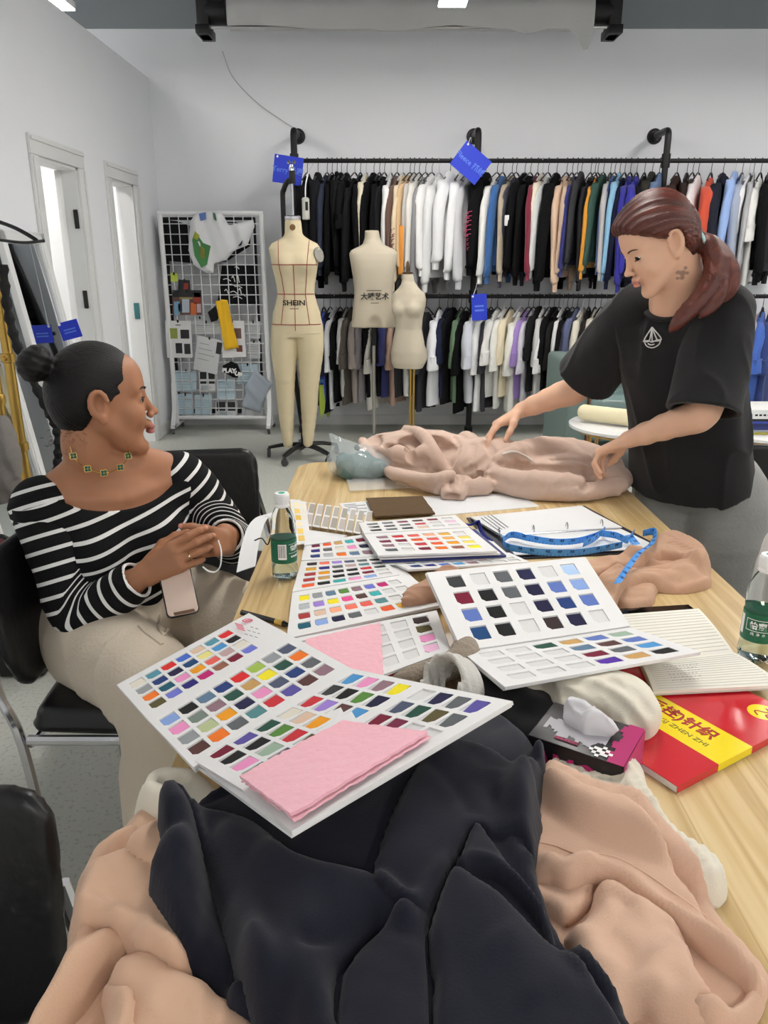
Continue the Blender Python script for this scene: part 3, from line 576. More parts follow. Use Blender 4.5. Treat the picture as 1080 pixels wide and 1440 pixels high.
for i in range(1, 21):
    z = gz0+.02+(gz1-gz0-.02)*i/21; wire((gx0, GY+.004, z), (gx1, GY+.004, z))
MB().box((gx0, GY+.19, .12), (gx1-.1, GY+.2, .16)).tube([(gx0-.02, GY+.19, .1), (gx0-.02, GY+.19, gz1-.02)], .016, 8).tube([(gx1-.09, GY+.19, .1), (gx1-.09, GY+.19, gz1-.02)], .012, 8).tube([(gx0-.02, GY+.19, gz1-.03), (gx1-.09, GY+.19, gz1-.03)], .012, 8).build('rear_frame', m_black, t)
for x in (gx0, gx1):
    MB().loft([np.array([(x-.018, y, z), (x+.018, y, z), (x+.018, y+w, z), (x-.018, y+w, z)]) for y, w, z in ((GY-.16, .05, .055), (GY-.06, .10, .20), (GY-.02, .04, .42))]).box((x-.018, GY-.16, .05), (x+.018, GY+.2, .08), .004).build('foot', m_white, t)
    for y in (GY-.14, GY+.17): wheel(V3(x, y, .028), t, .027, 20)
m_pap = M('white paper', (224, 225, 226), .8); m_gpap = M('grey paper', (206, 208, 210), .8); m_bpap = M('pale blue paper', (186, 208, 220), .8); m_txt = M('grey text print', (120, 124, 130), .8); m_dk = M('dark photo print', (40, 42, 44), .6)
def flat_corners(pts, y, tilt=0): return [aty(px, py, y) for px, py in pts]
def sheet(name, label, cat, pts, y, m, prints=(), th=.0015, group=None):
    """thin sheet pinned to the wires; prints: (u0,v0,u1,v1,material) in sheet fractions, v downwards"""
    P = [aty(a, b, y) for a, b in pts]; c = sum(P)/len(P); t = thing(name, label, cat, c, group)
    MB().prism(P[::-1], (0, 1, 0), th).build('sheet', m, t)
    A, B, D = P[0], P[1], P[3]
    for k, (u0, v0, u1, v1, mm) in enumerate(prints):
        q = [A+(B-A)*u+(D-A)*v+V3(0, -.0008, 0) for u, v in ((u0, v0), (u1, v0), (u1, v1), (u0, v1))]
        MB().prism(q[::-1], (0, 1, 0), .0006).build('print', mm, t)
    MB().box(P[0]+(P[1]-P[0])*.5+V3(-.006, -.006, -.016), P[0]+(P[1]-P[0])*.5+V3(.006, .004, .008), .002).build('clip', m_black, t)
    return t
m_g1, m_o1, m_r1, m_b1 = (M(n, c, .7) for n, c in (('green print', (150, 160, 80)), ('orange print', (206, 110, 60)), ('red photo print', (150, 60, 50)), ('blue photo print', (120, 160, 190))))
lines = lambda n, v0, v1, m=m_txt, u0=.12, u1=.8: [(u0, v0+(v1-v0)*i/n, u0+(u1-u0)*(.6+.4*((i*7) % 5)/4), v0+(v1-v0)*i/n+.014, m) for i in range(n)]
YS = GY-.016
sheet('printed_sheet', 'white sheet with a green oval and three dark pictures on the grid panel', 'paper', [(232, 451), (268, 451), (271, 503), (235, 503)], YS, m_pap, [(.16, .2, .46, .48, m_g1), (.58, .24, .92, .48, m_dk), (.36, .6, .62, .88, m_dk), (.70, .62, .94, .9, m_dk), (.4, .1, .6, .13, m_txt)])
sheet('printed_sheet', 'tilted grey sheet with faint lines at the middle of the grid panel', 'paper', [(278, 471), (311, 479), (305, 527), (272, 519)], YS-.004, m_gpap, lines(4, .2, .8)+[(.84, .06, 1.06, .40, m_dk)])
sheet('printed_sheet', 'white sheet with two small portraits behind the yellow cloth', 'paper', [(310, 451), (343, 451), (346, 502), (313, 503)], YS, m_pap, [(.55, .2, .86, .48, M('brown portrait', (110, 84, 74), .6)), (.62, .66, .88, .84, M('rust portrait', (110, 60, 54), .6)), (.2, .5, .4, .53, m_txt)])
ph = [(.0, .0, 1, .28, m_dk), (.05, .45, .25, 1, m_b1), (.2, .55, .32, .85, M('navy photo print', (40, 44, 70), .6)), (.33, .35, .58, .9, M('pale photo print', (176, 190, 204), .6)), (.25, .28, .7, .36, M('tan photo print', (150, 130, 80), .6)), (.62, .5, .82, 1, m_o1), (.74, .1, .96, .55, m_r1), (.84, .55, .98, .9, M('pink photo print', (196, 170, 176), .6))]
sheet('photo_print', 'colourful group photo with a dark top on the grid panel', 'photo', [(242, 408), (283, 408), (284, 443), (243, 443)], YS, M('brown photo print', (96, 70, 64), .6), ph)
sheet('photo_print', 'small dark red photo above the group photo', 'photo', [(251, 393), (267, 394), (268, 408), (250, 408)], YS+.004, m_dk, [(.5, .3, .9, .9, m_r1)])
sheet('sticky_note', 'lime green note pinned on the grid panel', 'note', [(240, 384), (249, 384), (250, 396), (240, 396)], YS, M('lime paper', (190, 206, 80), .8))
YB = GY+.014
for n, (x0, y0, x1, y1, m, pr) in enumerate([(247, 521, 276, 551, m_bpap, 'top row, first'), (280, 521, 303, 551, m_pap, 'top row, second'), (305, 533, 330, 562, m_bpap, 'top row, third'), (250, 554, 271, 583, m_bpap, 'bottom row, first'), (274, 555, 298, 583, m_bpap, 'bottom row, second'), (303, 564, 334, 586, m_gpap, 'bottom row, third'), (334, 512, 362, 540, m_bpap, 'top row, fourth'), (340, 545, 372, 584, m_gpap, 'bottom row, fourth')]):
    pp = [(.05, .05, .45, .4, m_dk), (.52, .05, .95, .4, m_dk), (.05, .46, .45, .62, m_dk), (.52, .46, .95, .62, m_dk)] if n in (1, 5) else []
    sheet('sample_sheet', '%s sample sheet low on the grid panel, %s' % ('pale blue' if m is m_bpap else 'white' if m is m_pap else 'grey', pr), 'paper', [(x0, y0), (x1, y0), (x1, y1), (x0, y1)], YB, m, pp+lines(6, .12 if not pp else .7, .9, M('slate text print', (130, 150, 160), .8)), group='sample sheets low on the grid panel')
for n, (x0, y0, x1, y1) in enumerate([(268, 452, 312, 470), (346, 452, 366, 476), (348, 480, 366, 504), (262, 424+22, 300, 452)]):
    sheet('sample_sheet', 'grey printed sheet behind the grid wires, %s' % ('over the tilted sheet', 'upper one right of the portraits', 'lower one right of the portraits', 'under the group photo')[n], 'paper', [(x0, y0), (x1, y0), (x1, y1), (x0, y1)], YB+.004*n, m_gpap, lines(5, .15, .9))
def drape(name, label, cat, pts, y, th, col, folds=3, amp=.012, sag=0, ang=0, mt=None, extra=None, seed=0):
    """hanging cloth: outline in the plane y, bulging folds towards the room"""
    P = np.array([aty(a, b, y) for a, b in pts])[:, [0, 2]]; lo, hi = P.min(0), P.max(0); r = np.random.default_rng(seed); ph = r.uniform(0, 6, 4); ca, sa = math.cos(math.radians(ang)), math.sin(math.radians(ang))
    def hgt(x, z, d):
        u = (x*ca+z*sa); e = np.sqrt(np.clip(1-(1-np.clip(d/(th*2.2), 0, 1))**2, 0, 1)); w = hi[0]-lo[0]
        return th*e+amp*e*(np.sin(u*folds*6.28/w+ph[0]+2*np.sin(z*4+ph[1]))+.4*np.sin(u*folds*11/w+ph[2]))
    v, f = patch(P, .011, hgt, .002); V = np.stack([v[:, 0], y-v[:, 2], v[:, 1]], 1)
    t = thing(name, label, cat, (P[:, 0].mean(), y, P[:, 1].mean())); link('cloth', mesh('cloth', V, f[:, ::-1].tolist(), mt or cloth_m(col), None, True), t)
    return t, lambda a, b: (lambda p: V[np.argmin((V[:, 0]-p[0])**2+(V[:, 2]-p[2])**2+(V[:, 1]-y > -.001)*1.)])(aty(a, b, y))
def inpoly(P, X):
    c = np.zeros(len(X), bool); n = len(P)
    for i in range(n):
        a, b = P[i], P[(i+1) % n]; m = (a[1] > X[:, 1]) != (b[1] > X[:, 1])
        with np.errstate(divide='ignore', invalid='ignore'): c ^= m & (X[:, 0] < (b[0]-a[0])*(X[:, 1]-a[1])/(b[1]-a[1])+a[0])
    return c
def polydist(P, X):
    bd = np.full(len(X), 9e9); bp = np.zeros_like(X); n = len(P)
    for i in range(n):
        a, ab = P[i], P[(i+1) % n]-P[i]; t = np.clip((X-a)@ab/max(ab@ab, 1e-12), 0, 1); q = a+t[:, None]*ab; d = np.linalg.norm(X-q, axis=1); m = d < bd; bd[m] = d[m]; bp[m] = q[m]
    return bd, bp
def patch(P, h, hgt, base=0.):
    """closed cushion-like mesh over polygon P (n,2): top at height hgt(x,y,d), flat underside at -base; returns verts (x,y,height), quads"""
    P = np.array(P, float); lo, hi = P.min(0)-h, P.max(0)+h; nx, ny = np.ceil((hi-lo)/h).astype(int)+1
    gx, gy = np.meshgrid(lo[0]+np.arange(nx)*h, lo[1]+np.arange(ny)*h, indexing='ij'); X = np.stack([gx.ravel(), gy.ravel()], 1)
    ins = inpoly(P, X); d, q = polydist(P, X); G = ins.reshape(nx, ny); I = np.arange(nx*ny).reshape(nx, ny)
    use = G[:-1, :-1] | G[1:, :-1] | G[:-1, 1:] | G[1:, 1:]; Q = np.stack([I[:-1, :-1], I[1:, :-1], I[1:, 1:], I[:-1, 1:]], -1)[use]
    near = (~ins) | (d < h*.3); X2 = np.where(near[:, None], q, X); dd = np.where(near, 0, d)
    z = hgt(X2[:, 0], X2[:, 1], dd); ids = np.unique(Q); mp = -np.ones(nx*ny, int); mp[ids] = np.arange(len(ids)); Q = mp[Q]
    top = np.concatenate([X2[ids], z[ids][:, None]], 1); bot = top.copy(); bot[:, 2] = np.minimum(-base, top[:, 2]-.001); n = len(ids)
    e = np.concatenate([Q[:, [0, 1]], Q[:, [1, 2]], Q[:, [2, 3]], Q[:, [3, 0]]]); k = e[:, 0]*n+e[:, 1]; rk = e[:, 1]*n+e[:, 0]; bd = e[~np.isin(k, rk)]
    side = np.stack([bd[:, 1], bd[:, 0], bd[:, 0]+n, bd[:, 1]+n], 1)
    return np.concatenate([top, bot]), np.concatenate([Q, Q[:, ::-1]+n, side])
drape('printed_t_shirt', 'black printed t-shirt hung behind the upper corner of the grid panel', 't-shirt', [(222, 308), (250, 311), (268, 318), (300, 312), (330, 312), (352, 318), (352, 346), (318, 368), (276, 371), (230, 366)], GY+.05, .016, (28, 28, 30), 5, .006)
drape('printed_t_shirt', 'black t-shirt with white graphic pinned at the middle of the grid panel', 't-shirt', [(312, 372), (360, 373), (362, 428), (334, 430), (306, 426)], GY+.045, .016, (26, 26, 28), 4, .004)
o = bpy.data.objects['printed_t_shirt.001']
for k, (a, b, w, h) in enumerate([(314, 393, 10, 3), (326, 391, 4, 8), (333, 391, 3, 9), (318, 401, 14, 3), (330, 403, 10, 3), (316, 409, 5, 6), (324, 411, 10, 4), (336, 408, 3, 8), (328, 418, 12, 3), (330, 376, 6, 3), (340, 415, 5, 3)]):
    p = aty(a, b, GY+.018); MB().tube(spline([p, p+V3(w*.003, -.002, h*.002), p+V3(w*.0061, 0, -h*.004)], 4), .006, 5, flat=.6).build('print_stroke', m_wht, o)
t, sf = drape('printed_sweatshirt', 'white sweatshirt with green print draped over the top of the grid panel', 'sweatshirt', [(267, 312), (277, 298), (296, 297), (312, 300), (322, 317), (356, 309), (358, 318), (348, 345), (330, 352), (318, 366), (301, 370), (300, 384), (290, 384), (272, 372), (265, 352)], YS-.03, .03, (222, 223, 226), 3, .012, ang=15)
def blob(pts, m, nm): MB().prism([sf(a, b)+V3(0, -.012, 0) for a, b in pts][::-1], (0, 1, 0), .008).build(nm, m, t)
for pts, m, nm in (([(276, 326), (288, 342), (297, 345), (294, 372), (284, 377), (276, 360), (272, 338)], M('leaf green print', (70, 128, 74), .8), 'green_print'), ([(276, 326), (282, 332), (280, 338), (274, 336)], M('yellow green print', (160, 164, 60), .8), 'yellow_print'), ([(283, 346), (290, 350), (290, 362), (284, 366)], M('olive print', (120, 120, 50), .8), 'olive_print'), ([(335, 346), (342, 337), (342, 343), (339, 347)], M('navy print', (40, 44, 70), .8), 'navy_mark'), ([(281, 300), (291, 299), (291, 308), (284, 312)], M('blue print', (96, 122, 180), .8), 'blue_print'), ([(300, 298), (304, 300), (306, 312), (303, 308)], M('dark green print', (74, 110, 84), .8), 'green_stripe')): blob(pts, m, nm)
drape('yellow_cloth', 'bright yellow cloth strip hanging at the middle of the grid panel', 'cloth', [(303, 424), (312, 421), (320, 422), (327, 455), (336, 489), (316, 493), (309, 455)], YS-.016, .018, (238, 186, 24), 2, .007)
drape('black_patch', 'black cloth patch clipped behind the yellow cloth strip', 'cloth', [(292, 439), (303, 430), (309, 445), (305, 451), (297, 453)], YS-.006, .008, (30, 30, 32), 1, .002)
t, sf = drape('black_patch', 'black pentagon patch lettered PLAYUP low on the grid panel', 'patch', [(313, 514), (325, 508), (334, 512), (339, 524), (335, 531), (328, 531), (314, 523)], YS-.006, .008, (26, 26, 28), 1, .002)
lettering('PLAY', .050, m_wht, M4(aty(322, 521.5, YS-.034), (1, 0, -.05), (0, 0, 1)), t, 'lettering', .002, bold=.003); lettering('UP', .050, m_wht, M4(aty(335, 526.5, YS-.034), (1, 0, -.45), (.4, 0, 1)), t, 'lettering', .002, bold=.003)
drape('grey_cloth', 'blue grey folded cloth hung over the lower right corner of the grid panel', 'cloth', [(358, 520), (384, 540), (376, 552), (365, 580), (339, 571), (346, 554), (344, 545)], YS-.02, .022, (164, 174, 186), 2, .009, ang=40)
# ---------------------------------------------------------------- leaning mirrors, brass garment stand
m_glass = M('mirror glass', (206, 212, 216), .03, metal=1)
def leaning(label, y0, y1, H_, xt, xb, fw=.05):
    t = thing('standing_mirror', label, 'mirror', (xb, (y0+y1)/2, 0)); up = V3(xt-xb, 0, math.sqrt(H_**2-(xt-xb)**2)); up /= np.linalg.norm(up); r = V3(0, -1, 0); n = np.cross(r, up); n = n if n[0] > 0 else -n; o = V3(xb, y1, .002)
    w = y1-y0; R = np.stack([r, up, n], 1); b = MB()
    for lo, hi in (((0, 0, 0), (fw, H_, .035)), ((w-fw, 0, 0), (w, H_, .035)), ((0, H_-fw, 0), (w, H_, .035)), ((0, 0, 0), (w, fw, .035))): b.box(lo, hi, .006, R, o)
    for lo, hi in (((fw-.004, fw, .0), (fw+.008, H_-fw, .028)), ((w-fw-.008, fw, 0), (w-fw+.004, H_-fw, .028)), ((fw, H_-fw-.008, 0), (w-fw, H_-fw+.004, .028))): b.box(lo, hi, .003, R, o)
    b.build('frame', m_trim, t); MB().box((fw, fw, .008), (w-fw, H_-fw, .014), 0, R, o).build('mirror_pane', m_glass, t)
    return o, R
leaning('white framed mirror leaning on the partition beside the first doorway', 3.86, 4.36, 1.56, WX+.03, WX+.26)
leaning('tall white framed mirror leaning behind the brass garment stand', 3.05, 3.62, 1.54, WX+.04, WX+.26)
card('blue tag hung on the leaning mirror beside the first doorway', 98, 464, .11, .095, 4.22, 14, '', hook=V3(WX+.05, 4.22, 1.555))
sx, sy = -1.41, 2.92
t = thing('garment_stand', 'brass pole garment stand with a black top beside the leaning mirrors', 'garment stand', (sx, sy, 0))
MB().tube([(sx, sy, .03), (sx, sy, 1.42)], .019, 14).build('pole', m_brass, t)
for z in (.38, .72, 1.06): MB().lathe([(.022, z-.018), (.027, z-.014), (.027, z+.014), (.022, z+.018)], (sx, sy, 0), 14).tube([(sx, sy-.02, z), (sx, sy-.045, z)], .009, 8).build('collar', m_brass, t)
MB().lathe([(.021, 1.36), (.023, 1.37), (.023, 1.475), (.02, 1.48)], (sx, sy, 0), 14).build('pole_cap', m_black, t)
MB().tube([(sx, sy, 1.46), (sx-.36, sy+.18, 1.46)], .012, 8).build('cross_bar', m_black, t)
for dx, dy in ((.22, .1), (-.2, -.12), (.1, -.22), (-.12, .24)): MB().tube([(sx, sy, .05), (sx+dx, sy+dy, .02)], .015, 8).build('foot', m_brass, t)
t = thing('garment_stand', 'second brass pole standing behind the garment stand over the maroon bag', 'garment stand', (-1.47, 3.0, 0)); p = aty(8, 620, 3.0)
MB().tube([(p[0], 3.0, .03), (p[0], 3.0, .98)], .017, 12).lathe([(.017, .0), (.1, .01), (.1, .02), (.017, .03)], (p[0], 3.0, 0), 16).build('pole', m_brass, t)
MB().lathe([(.020, .87), (.024, .88), (.024, .90), (.02, .91)], (p[0], 3.0, 0), 12).build('collar', m_brass, t)
c = aty(8, 322, 2.86)
t = thing('clothes_hanger', 'glossy black wide hanger on top of the brass garment stand', 'hanger', c)
m_gl = M('glossy black plastic', (18, 18, 19), .18)
MB().tube(spline([c+V3(-.16, .06, .07), c+V3(-.06, .02, .035), c+V3(.03, 0, .005), c+V3(.10, -.02, -.03), c+V3(.115, -.02, -.045)], 6), [.006]*4+[.011]*20+[.008], 10, flat=.6).build('arm', m_gl, t)
MB().tube(spline([c+V3(-.16, .06, -.02), c+V3(-.04, .02, -.035), c+V3(.06, -.01, -.045), c+V3(.14, -.03, -.04)], 6), .008, 10, flat=.7).build('bar', m_gl, t)
MB().tube(spline([c+V3(-.05, .02, -.03), c+V3(-.05, .03, -.06), (sx, sy, 1.478)], 5), .004, 6).build('hook', m_gl, t)
P = [aty(a, b, 2.86) for a, b in ((4, 372), (10, 430), (22, 480), (44, 530), (66, 575), (80, 605), (82, 640), (78, 672))]
t = thing('black_strap', 'long twisted black cloth strap hanging beside the brass pole', 'strap', P[-1])
q = spline(P, 8); b = MB(); b.tube(q+V3(0, 0, 0), .016+.004*np.sin(np.arange(len(q))*1.9), 10).build('strap', M('black ribbed cloth', (20, 20, 21), .8, bump=.6, bscale=60), t)
MB().tube(spline([P[-1], P[-1]+V3(-.02, 0, -.1), P[-1]+V3(-.03, 0, -.3)], 5), .008, 8).build('loose_end', m_black, t)
sd = Sdf().chain([aty(2, 596, 2.6), aty(4, 640, 2.6), aty(2, 690, 2.62)], [.03, .05, .055], .03, sp=3); sd.disp(lambda P: .006*wob(P, 60, 3)+.004*np.sin(P[:, 0]*160+P[:, 2]*20))
g = tag(sculpt('grey_garment', sd, aty(-40, 720, 2.5), aty(40, 560, 2.75), .007, M('grey melange knit', (122, 118, 114), .9, var=.1, vscale=40, bump=.3)), 'grey knit garment hanging low beside the second brass pole', 'garment')
c = atz(2, 770, 0.0)
t = thing('maroon_bag', 'maroon soft bag with black base on the floor under the brass poles', 'bag', (-1.35, 2.5, 0))
sd = Sdf().box((-1.32, 2.52, .30), (.11, .12, .16), .05, .02).disp(lambda P: .008*wob(P, 25, 5)); sculpt('body', sd, (-1.5, 2.3, .05), (-1.1, 2.75, .55), .01, M('maroon nylon', (84, 24, 36), .5, bump=.2, bscale=20), t)
MB().box((-1.44, 2.40, .0), (-1.20, 2.64, .15), .02).build('base', m_black, t); MB().tube(spline([(-1.30, 2.39, .44), (-1.30, 2.37, .53), (-1.24, 2.37, .54), (-1.22, 2.39, .44)], 5), .008, 6).build('handle', m_black, t); MB().box((-1.27, 2.395, .26), (-1.225, 2.4, .30)).build('label_patch', m_pap, t)
# ---------------------------------------------------------------- furniture behind the standing woman
m_teal = M('teal grey upholstery', (108, 126, 122), .8, var=.03, bump=.15, bscale=120); m_gold = M('gold tube', (190, 150, 90), .3, metal=.9); m_marb = M('white marble', (226, 226, 224), .2, var=.04, vscale=3)
t = thing('armchair', 'teal grey armchair with copper edge behind the marble table', 'armchair', (1.60, 5.3, 0))
sd = Sdf().box((1.26, 5.32, .43), (.07, .36, .36), .03, .02); sculpt('arm', sd, (1.1, 4.9, .0), (1.4, 5.8, .9), .014, m_teal, t)
sd = Sdf().box((2.0, 5.32, .43), (.07, .36, .36), .03, .02); sculpt('arm', sd, (1.8, 4.9, .0), (2.2, 5.8, .9), .014, m_teal, t)
sd = Sdf().box((1.63, 5.62, .44), (.32, .07, .36), .04, .02); sculpt('backrest', sd, (1.2, 5.5, .0), (2.1, 5.8, 1.0), .016, m_teal, t)
sd = Sdf().box((1.63, 5.26, .36), (.30, .30, .09), .04, .02); sculpt('seat', sd, (1.2, 4.9, .2), (2.1, 5.7, .5), .014, m_teal, t)
MB().tube([(1.335, 4.955, .08), (1.335, 4.955, .79), (1.335, 5.0, .795)], .008, 8).build('edge_trim', M('copper', (176, 116, 84), .35, metal=.9), t)
for x in (1.28, 1.98):
    for y in (5.0, 5.6): MB().tube([(x, y, 0), (x, y, .09)], .014, 8).build('leg', m_black, t)
c = V3(1.56, 5.06, .52); sd = Sdf().box(c, (.22, .17, .075), .06, .02).disp(lambda P: .006*wob(P, 22, 8))
t = thing('wrapped_cushion', 'teal cushion in clear plastic wrapping on the armchair seat', 'cushion', c); sculpt('cushion', sd, c-.32, c+.32, .012, M('teal cushion', (110, 132, 130), .25, bump=.3, bscale=18, coat=.5), t)
MB().box(c+V3(-.06, -.176, -.065), c+V3(.2, -.17, -.03), .002).build('lace_edge', M('pale lace', (176, 180, 178), .7, var=.3, vscale=90), t)
def side_table(label, c, r, z):
    t = thing('side_table', label, 'table', c); MB().lathe([(r-.006, z-.022), (r, z-.018), (r, z-.004), (r-.006, z)], c, 40).build('table_top', m_marb, t)
    for k in range(4):
        a = .6+k*math.pi/2; MB().tube([c+V3(math.cos(a)*r*.8, math.sin(a)*r*.8, z-.02), c+V3(math.cos(a)*r*.9, math.sin(a)*r*.9, 0)], .010, 8).build('leg', m_gold, t)
    b = MB(); a = np.linspace(0, 2*np.pi, 33); b.tube(np.stack([c[0]+r*.86*np.cos(a), c[1]+r*.86*np.sin(a), 0*a+z-.035], 1), .007, 6, False).build('ring', m_gold, t)
side_table('round white marble side table with gold legs holding the cream roll', V3(1.35, 4.15, 0), .33, .56)
side_table('white side table with gold legs under the stacked books', V3(2.10, 4.18, 0), .33, .53)
c0, c1 = V3(1.11, 4.2, .615), V3(1.36, 4.02, .61)
sd = Sdf().chain([c0, c1], [.042, .046], .01).disp(lambda P: .003*wob(P, 40, 9)); t = thing('cream_roll', 'rolled cream towel lying on the marble side table', 'towel', c1); sculpt('roll', sd, (1.0, 3.9, .5), (1.5, 4.3, .7), .007, M('cream towel', (232, 222, 186), .9, bump=.4, bscale=80), t)
cols = [('yellow olive', (176, 166, 60), .012), ('grey', (150, 154, 160), .014), ('navy', (34, 46, 110), .02), ('dark blue', (30, 40, 90), .014), ('blue', (50, 70, 160), .012), ('black', (30, 30, 34), .012), ('white', (222, 222, 220), .05)]
z = .531
for n, (nm, cc, h) in enumerate(cols):
    w = .17+.008*((n*5) % 3); x0 = 2.06+.006*((n*3) % 4); y0 = 4.0
    t = thing('book', '%s book in the stack on the white side table, %s from the bottom' % (nm, ORD(n)), 'book', (x0, y0, z), 'books stacked on the side table')
    MB().box((x0-w, y0, z), (x0+w, y0+.26, z+h-.001), .0015).build('cover', M('book '+nm, cc, .4), t); MB().box((x0-w+.004, y0-.001, z+.003), (x0+w-.004, y0+.25, z+h-.004)).build('pages', m_pap, t) if h > .03 else None
    if n == 6: [MB().box((x0-.12+.022*k, y0-.002, z+.016), (x0-.106+.022*k, y0-.001, z+.026)).build('spine_print', m_ink, t) for k in range(4)]
    z += h
# ---------------------------------------------------------------- table
TZ, TX0, TX1, TY0, TY1 = .75, -.29, .735, .12, 2.56
def wood_mat():
    m = M('light oak laminate', (206, 180, 132), .38, coat=.15); nt = m.node_tree; L = nt.links.new; b = nt.nodes['Principled BSDF']
    tc = nt.nodes.new('ShaderNodeTexCoord'); mp = nt.nodes.new('ShaderNodeMapping'); mp.inputs['Scale'].default_value = (26, 1.3, 10); L(tc.outputs['Object'], mp.inputs[0])
    n = nt.nodes.new('ShaderNodeTexNoise'); n.inputs['Scale'].default_value = 1.6; n.inputs['Detail'].default_value = 6; n.inputs['Distortion'].default_value = .8; L(mp.outputs[0], n.inputs['Vector'])
    cr = nt.nodes.new('ShaderNodeValToRGB'); e = cr.color_ramp.elements; e[0].position = .28; e[0].color = lin((178, 146, 96))+(1,); e[1].position = .72; e[1].color = lin((226, 204, 158))+(1,)
    k = cr.color_ramp.elements.new(.5); k.color = lin((208, 180, 128))+(1,); L(n.outputs[0], cr.inputs[0])
    br = nt.nodes.new('ShaderNodeTexBrick'); br.offset = .37; br.inputs['Scale'].default_value = 1; br.inputs['Mortar Size'].default_value = .0012; br.inputs['Brick Width'].default_value = 1.9; br.inputs['Row Height'].default_value = .125
    br.inputs['Color1'].default_value = (1, 1, 1, 1); br.inputs['Color2'].default_value = (.90, .89, .87, 1); br.inputs['Mortar'].default_value = (.80, .78, .74, 1)
    rt = nt.nodes.new('ShaderNodeMapping'); rt.inputs['Rotation'].default_value = (0, 0, math.pi/2); L(tc.outputs['Object'], rt.inputs[0]); L(rt.outputs[0], br.inputs['Vector'])
    mx = nt.nodes.new('ShaderNodeMix'); mx.data_type = 'RGBA'; mx.blend_type = 'MULTIPLY'; mx.inputs[0].default_value = 1; L(cr.outputs[0], mx.inputs[6]); L(br.outputs[0], mx.inputs[7]); L(mx.outputs[2], b.inputs['Base Color'])
    return m
m_wood = wood_mat()
t = thing('table', 'long light oak laminate worktable covered with garments and colour cards', 'table', (.22, 1.35, 0))
def rrect(x0, y0, x1, y1, r, n=6):
    P = []
    for cx, cy, a0 in ((x1-r, y1-r, 0), (x0+r, y1-r, 90), (x0+r, y0+r, 180), (x1-r, y0+r, 270)):
        for k in range(n+1): a = math.radians(a0+90*k/n); P.append((cx+r*math.cos(a), cy+r*math.sin(a)))
    return P
def ring(P, z, ins=0):
    P = np.array(P); c = P.mean(0); return np.concatenate([P+(c-P)*ins, np.full((len(P), 1), z)], 1)
P = rrect(TX0, TY0, TX1, TY1, .09)
MB().loft([ring(P, TZ-.035, .004), ring(P, TZ-.031), ring(P, TZ-.004), ring(P, TZ, .004)]).build('table_top', m_wood, t)
m_leg = M('grey table steel', (120, 122, 124), .4, metal=.5)
for x in (TX0+.10, TX1-.10):
    for y in (TY0+.2, TY1-.25): MB().box((x-.03, y-.03, 0), (x+.03, y+.03, TZ-.035), .004).build('leg', m_leg, t)
MB().box((TX0+.1, TY1-.27, TZ-.10), (TX1-.1, TY1-.23, TZ-.035)).box((TX0+.1, TY0+.18, TZ-.10), (TX1-.1, TY0+.22, TZ-.035)).build('apron', m_leg, t)
# ---------------------------------------------------------------- chairs
m_leather = M('black leatherette', (20, 20, 21), .36, var=.2, vscale=30, bump=.12, bscale=45)
def chair(label, c, ang, tear=None):
    """ang: heading of the sitter, degrees from +x"""
    t = thing('office_chair', label, 'chair', c, 'black chrome chairs around the table', math.radians(ang)); t['group'] = 'black chairs around the table'
    sd = Sdf().box((.02, 0, .445), (.23, .225, .035), .03, .01).disp(lambda P: .012*((P[:, 1]/.22)**2)*(P[:, 2] > .44)-.002); v, f = surfnet(sd, (-.3, -.3, .36), (.3, .3, .52), .012); link('seat', mesh('seat', v, f, m_leather), t, False)
    def back(P):
        z = P[:, 2]; y = P[:, 1]; x = P[:, 0]+.235+.16*(z-.46)-.22*y*y*1.2; q = np.stack([np.abs(x)-.014, np.abs(y)-(.205-.02*np.clip((z-.7)/.15, 0, 1)**2-.035*np.clip((.58-z)/.1, 0, 1)), np.abs(z-.648)-.158], 1)+.0
        k = .045; a = np.maximum(q[:, 1:]+k, 0); d2 = np.hypot(a[:, 0], a[:, 1])+np.minimum(np.maximum(q[:, 1], q[:, 2])+k, 0)-k
        e = np.stack([q[:, 0], d2], 1)+.012; return np.linalg.norm(np.maximum(e, 0), axis=1)+np.minimum(e.max(1), 0)-.012
    v, f = surfnet(Sdf().fn(back), (-.42, -.3, .42), (-.1, .3, .9), .011); link('backrest', mesh('backrest', v, f, m_leather), t, False)
    for s in (-1, 1):
        MB().tube(spline([(-.19, s*.245, .02), (-.215, s*.245, .40), (-.262, s*.225, .52), (-.285, s*.19, .66)], 5), .0115, 8).build('leg', m_chrome, t, world=False)
        MB().tube(spline([(.25, s*.235, .02), (.22, s*.24, .40), (.17, s*.245, .425), (-.2, s*.245, .415)], 6), .0115, 8).build('leg', m_chrome, t, world=False)
    MB().tube([(.2, -.235, .405), (.2, .235, .405)], .009, 8).tube([(-.2, -.24, .40), (-.2, .24, .40)], .009, 8).build('cross_bar', m_chrome, t, world=False)
    if tear:
        b = MB(); x, y, z = tear; b.loft([np.array([(x, y, z), (x-.003, y+.006, z), (x, y+.010, z+.002)])+np.array(d) for d in ((0, 0, 0), (.002, .005, -.02), (-.001, .002, -.045))]); b.build('torn_patch', M('torn white lining', (200, 202, 206), .7), t, world=False)
    return t
chair('black leather chair with chrome legs under the seated woman in stripes', (-.558, 1.665, 0), -3, (-.268, -.218, .72))
chair('black leather chair behind the striped shoulder with empty seat', (-.58, 2.22, 0), -80)
chair('black leather chair back with a white tear beside the overhanging beige garment', (-.585, .48, 0), -88, (-.272, .170, .745))
chair('black leather chair behind the standing woman', (1.36, 2.86, 0), 82)
chair('black chair under the white cloth bag', (1.22, 1.62, 0), 180)
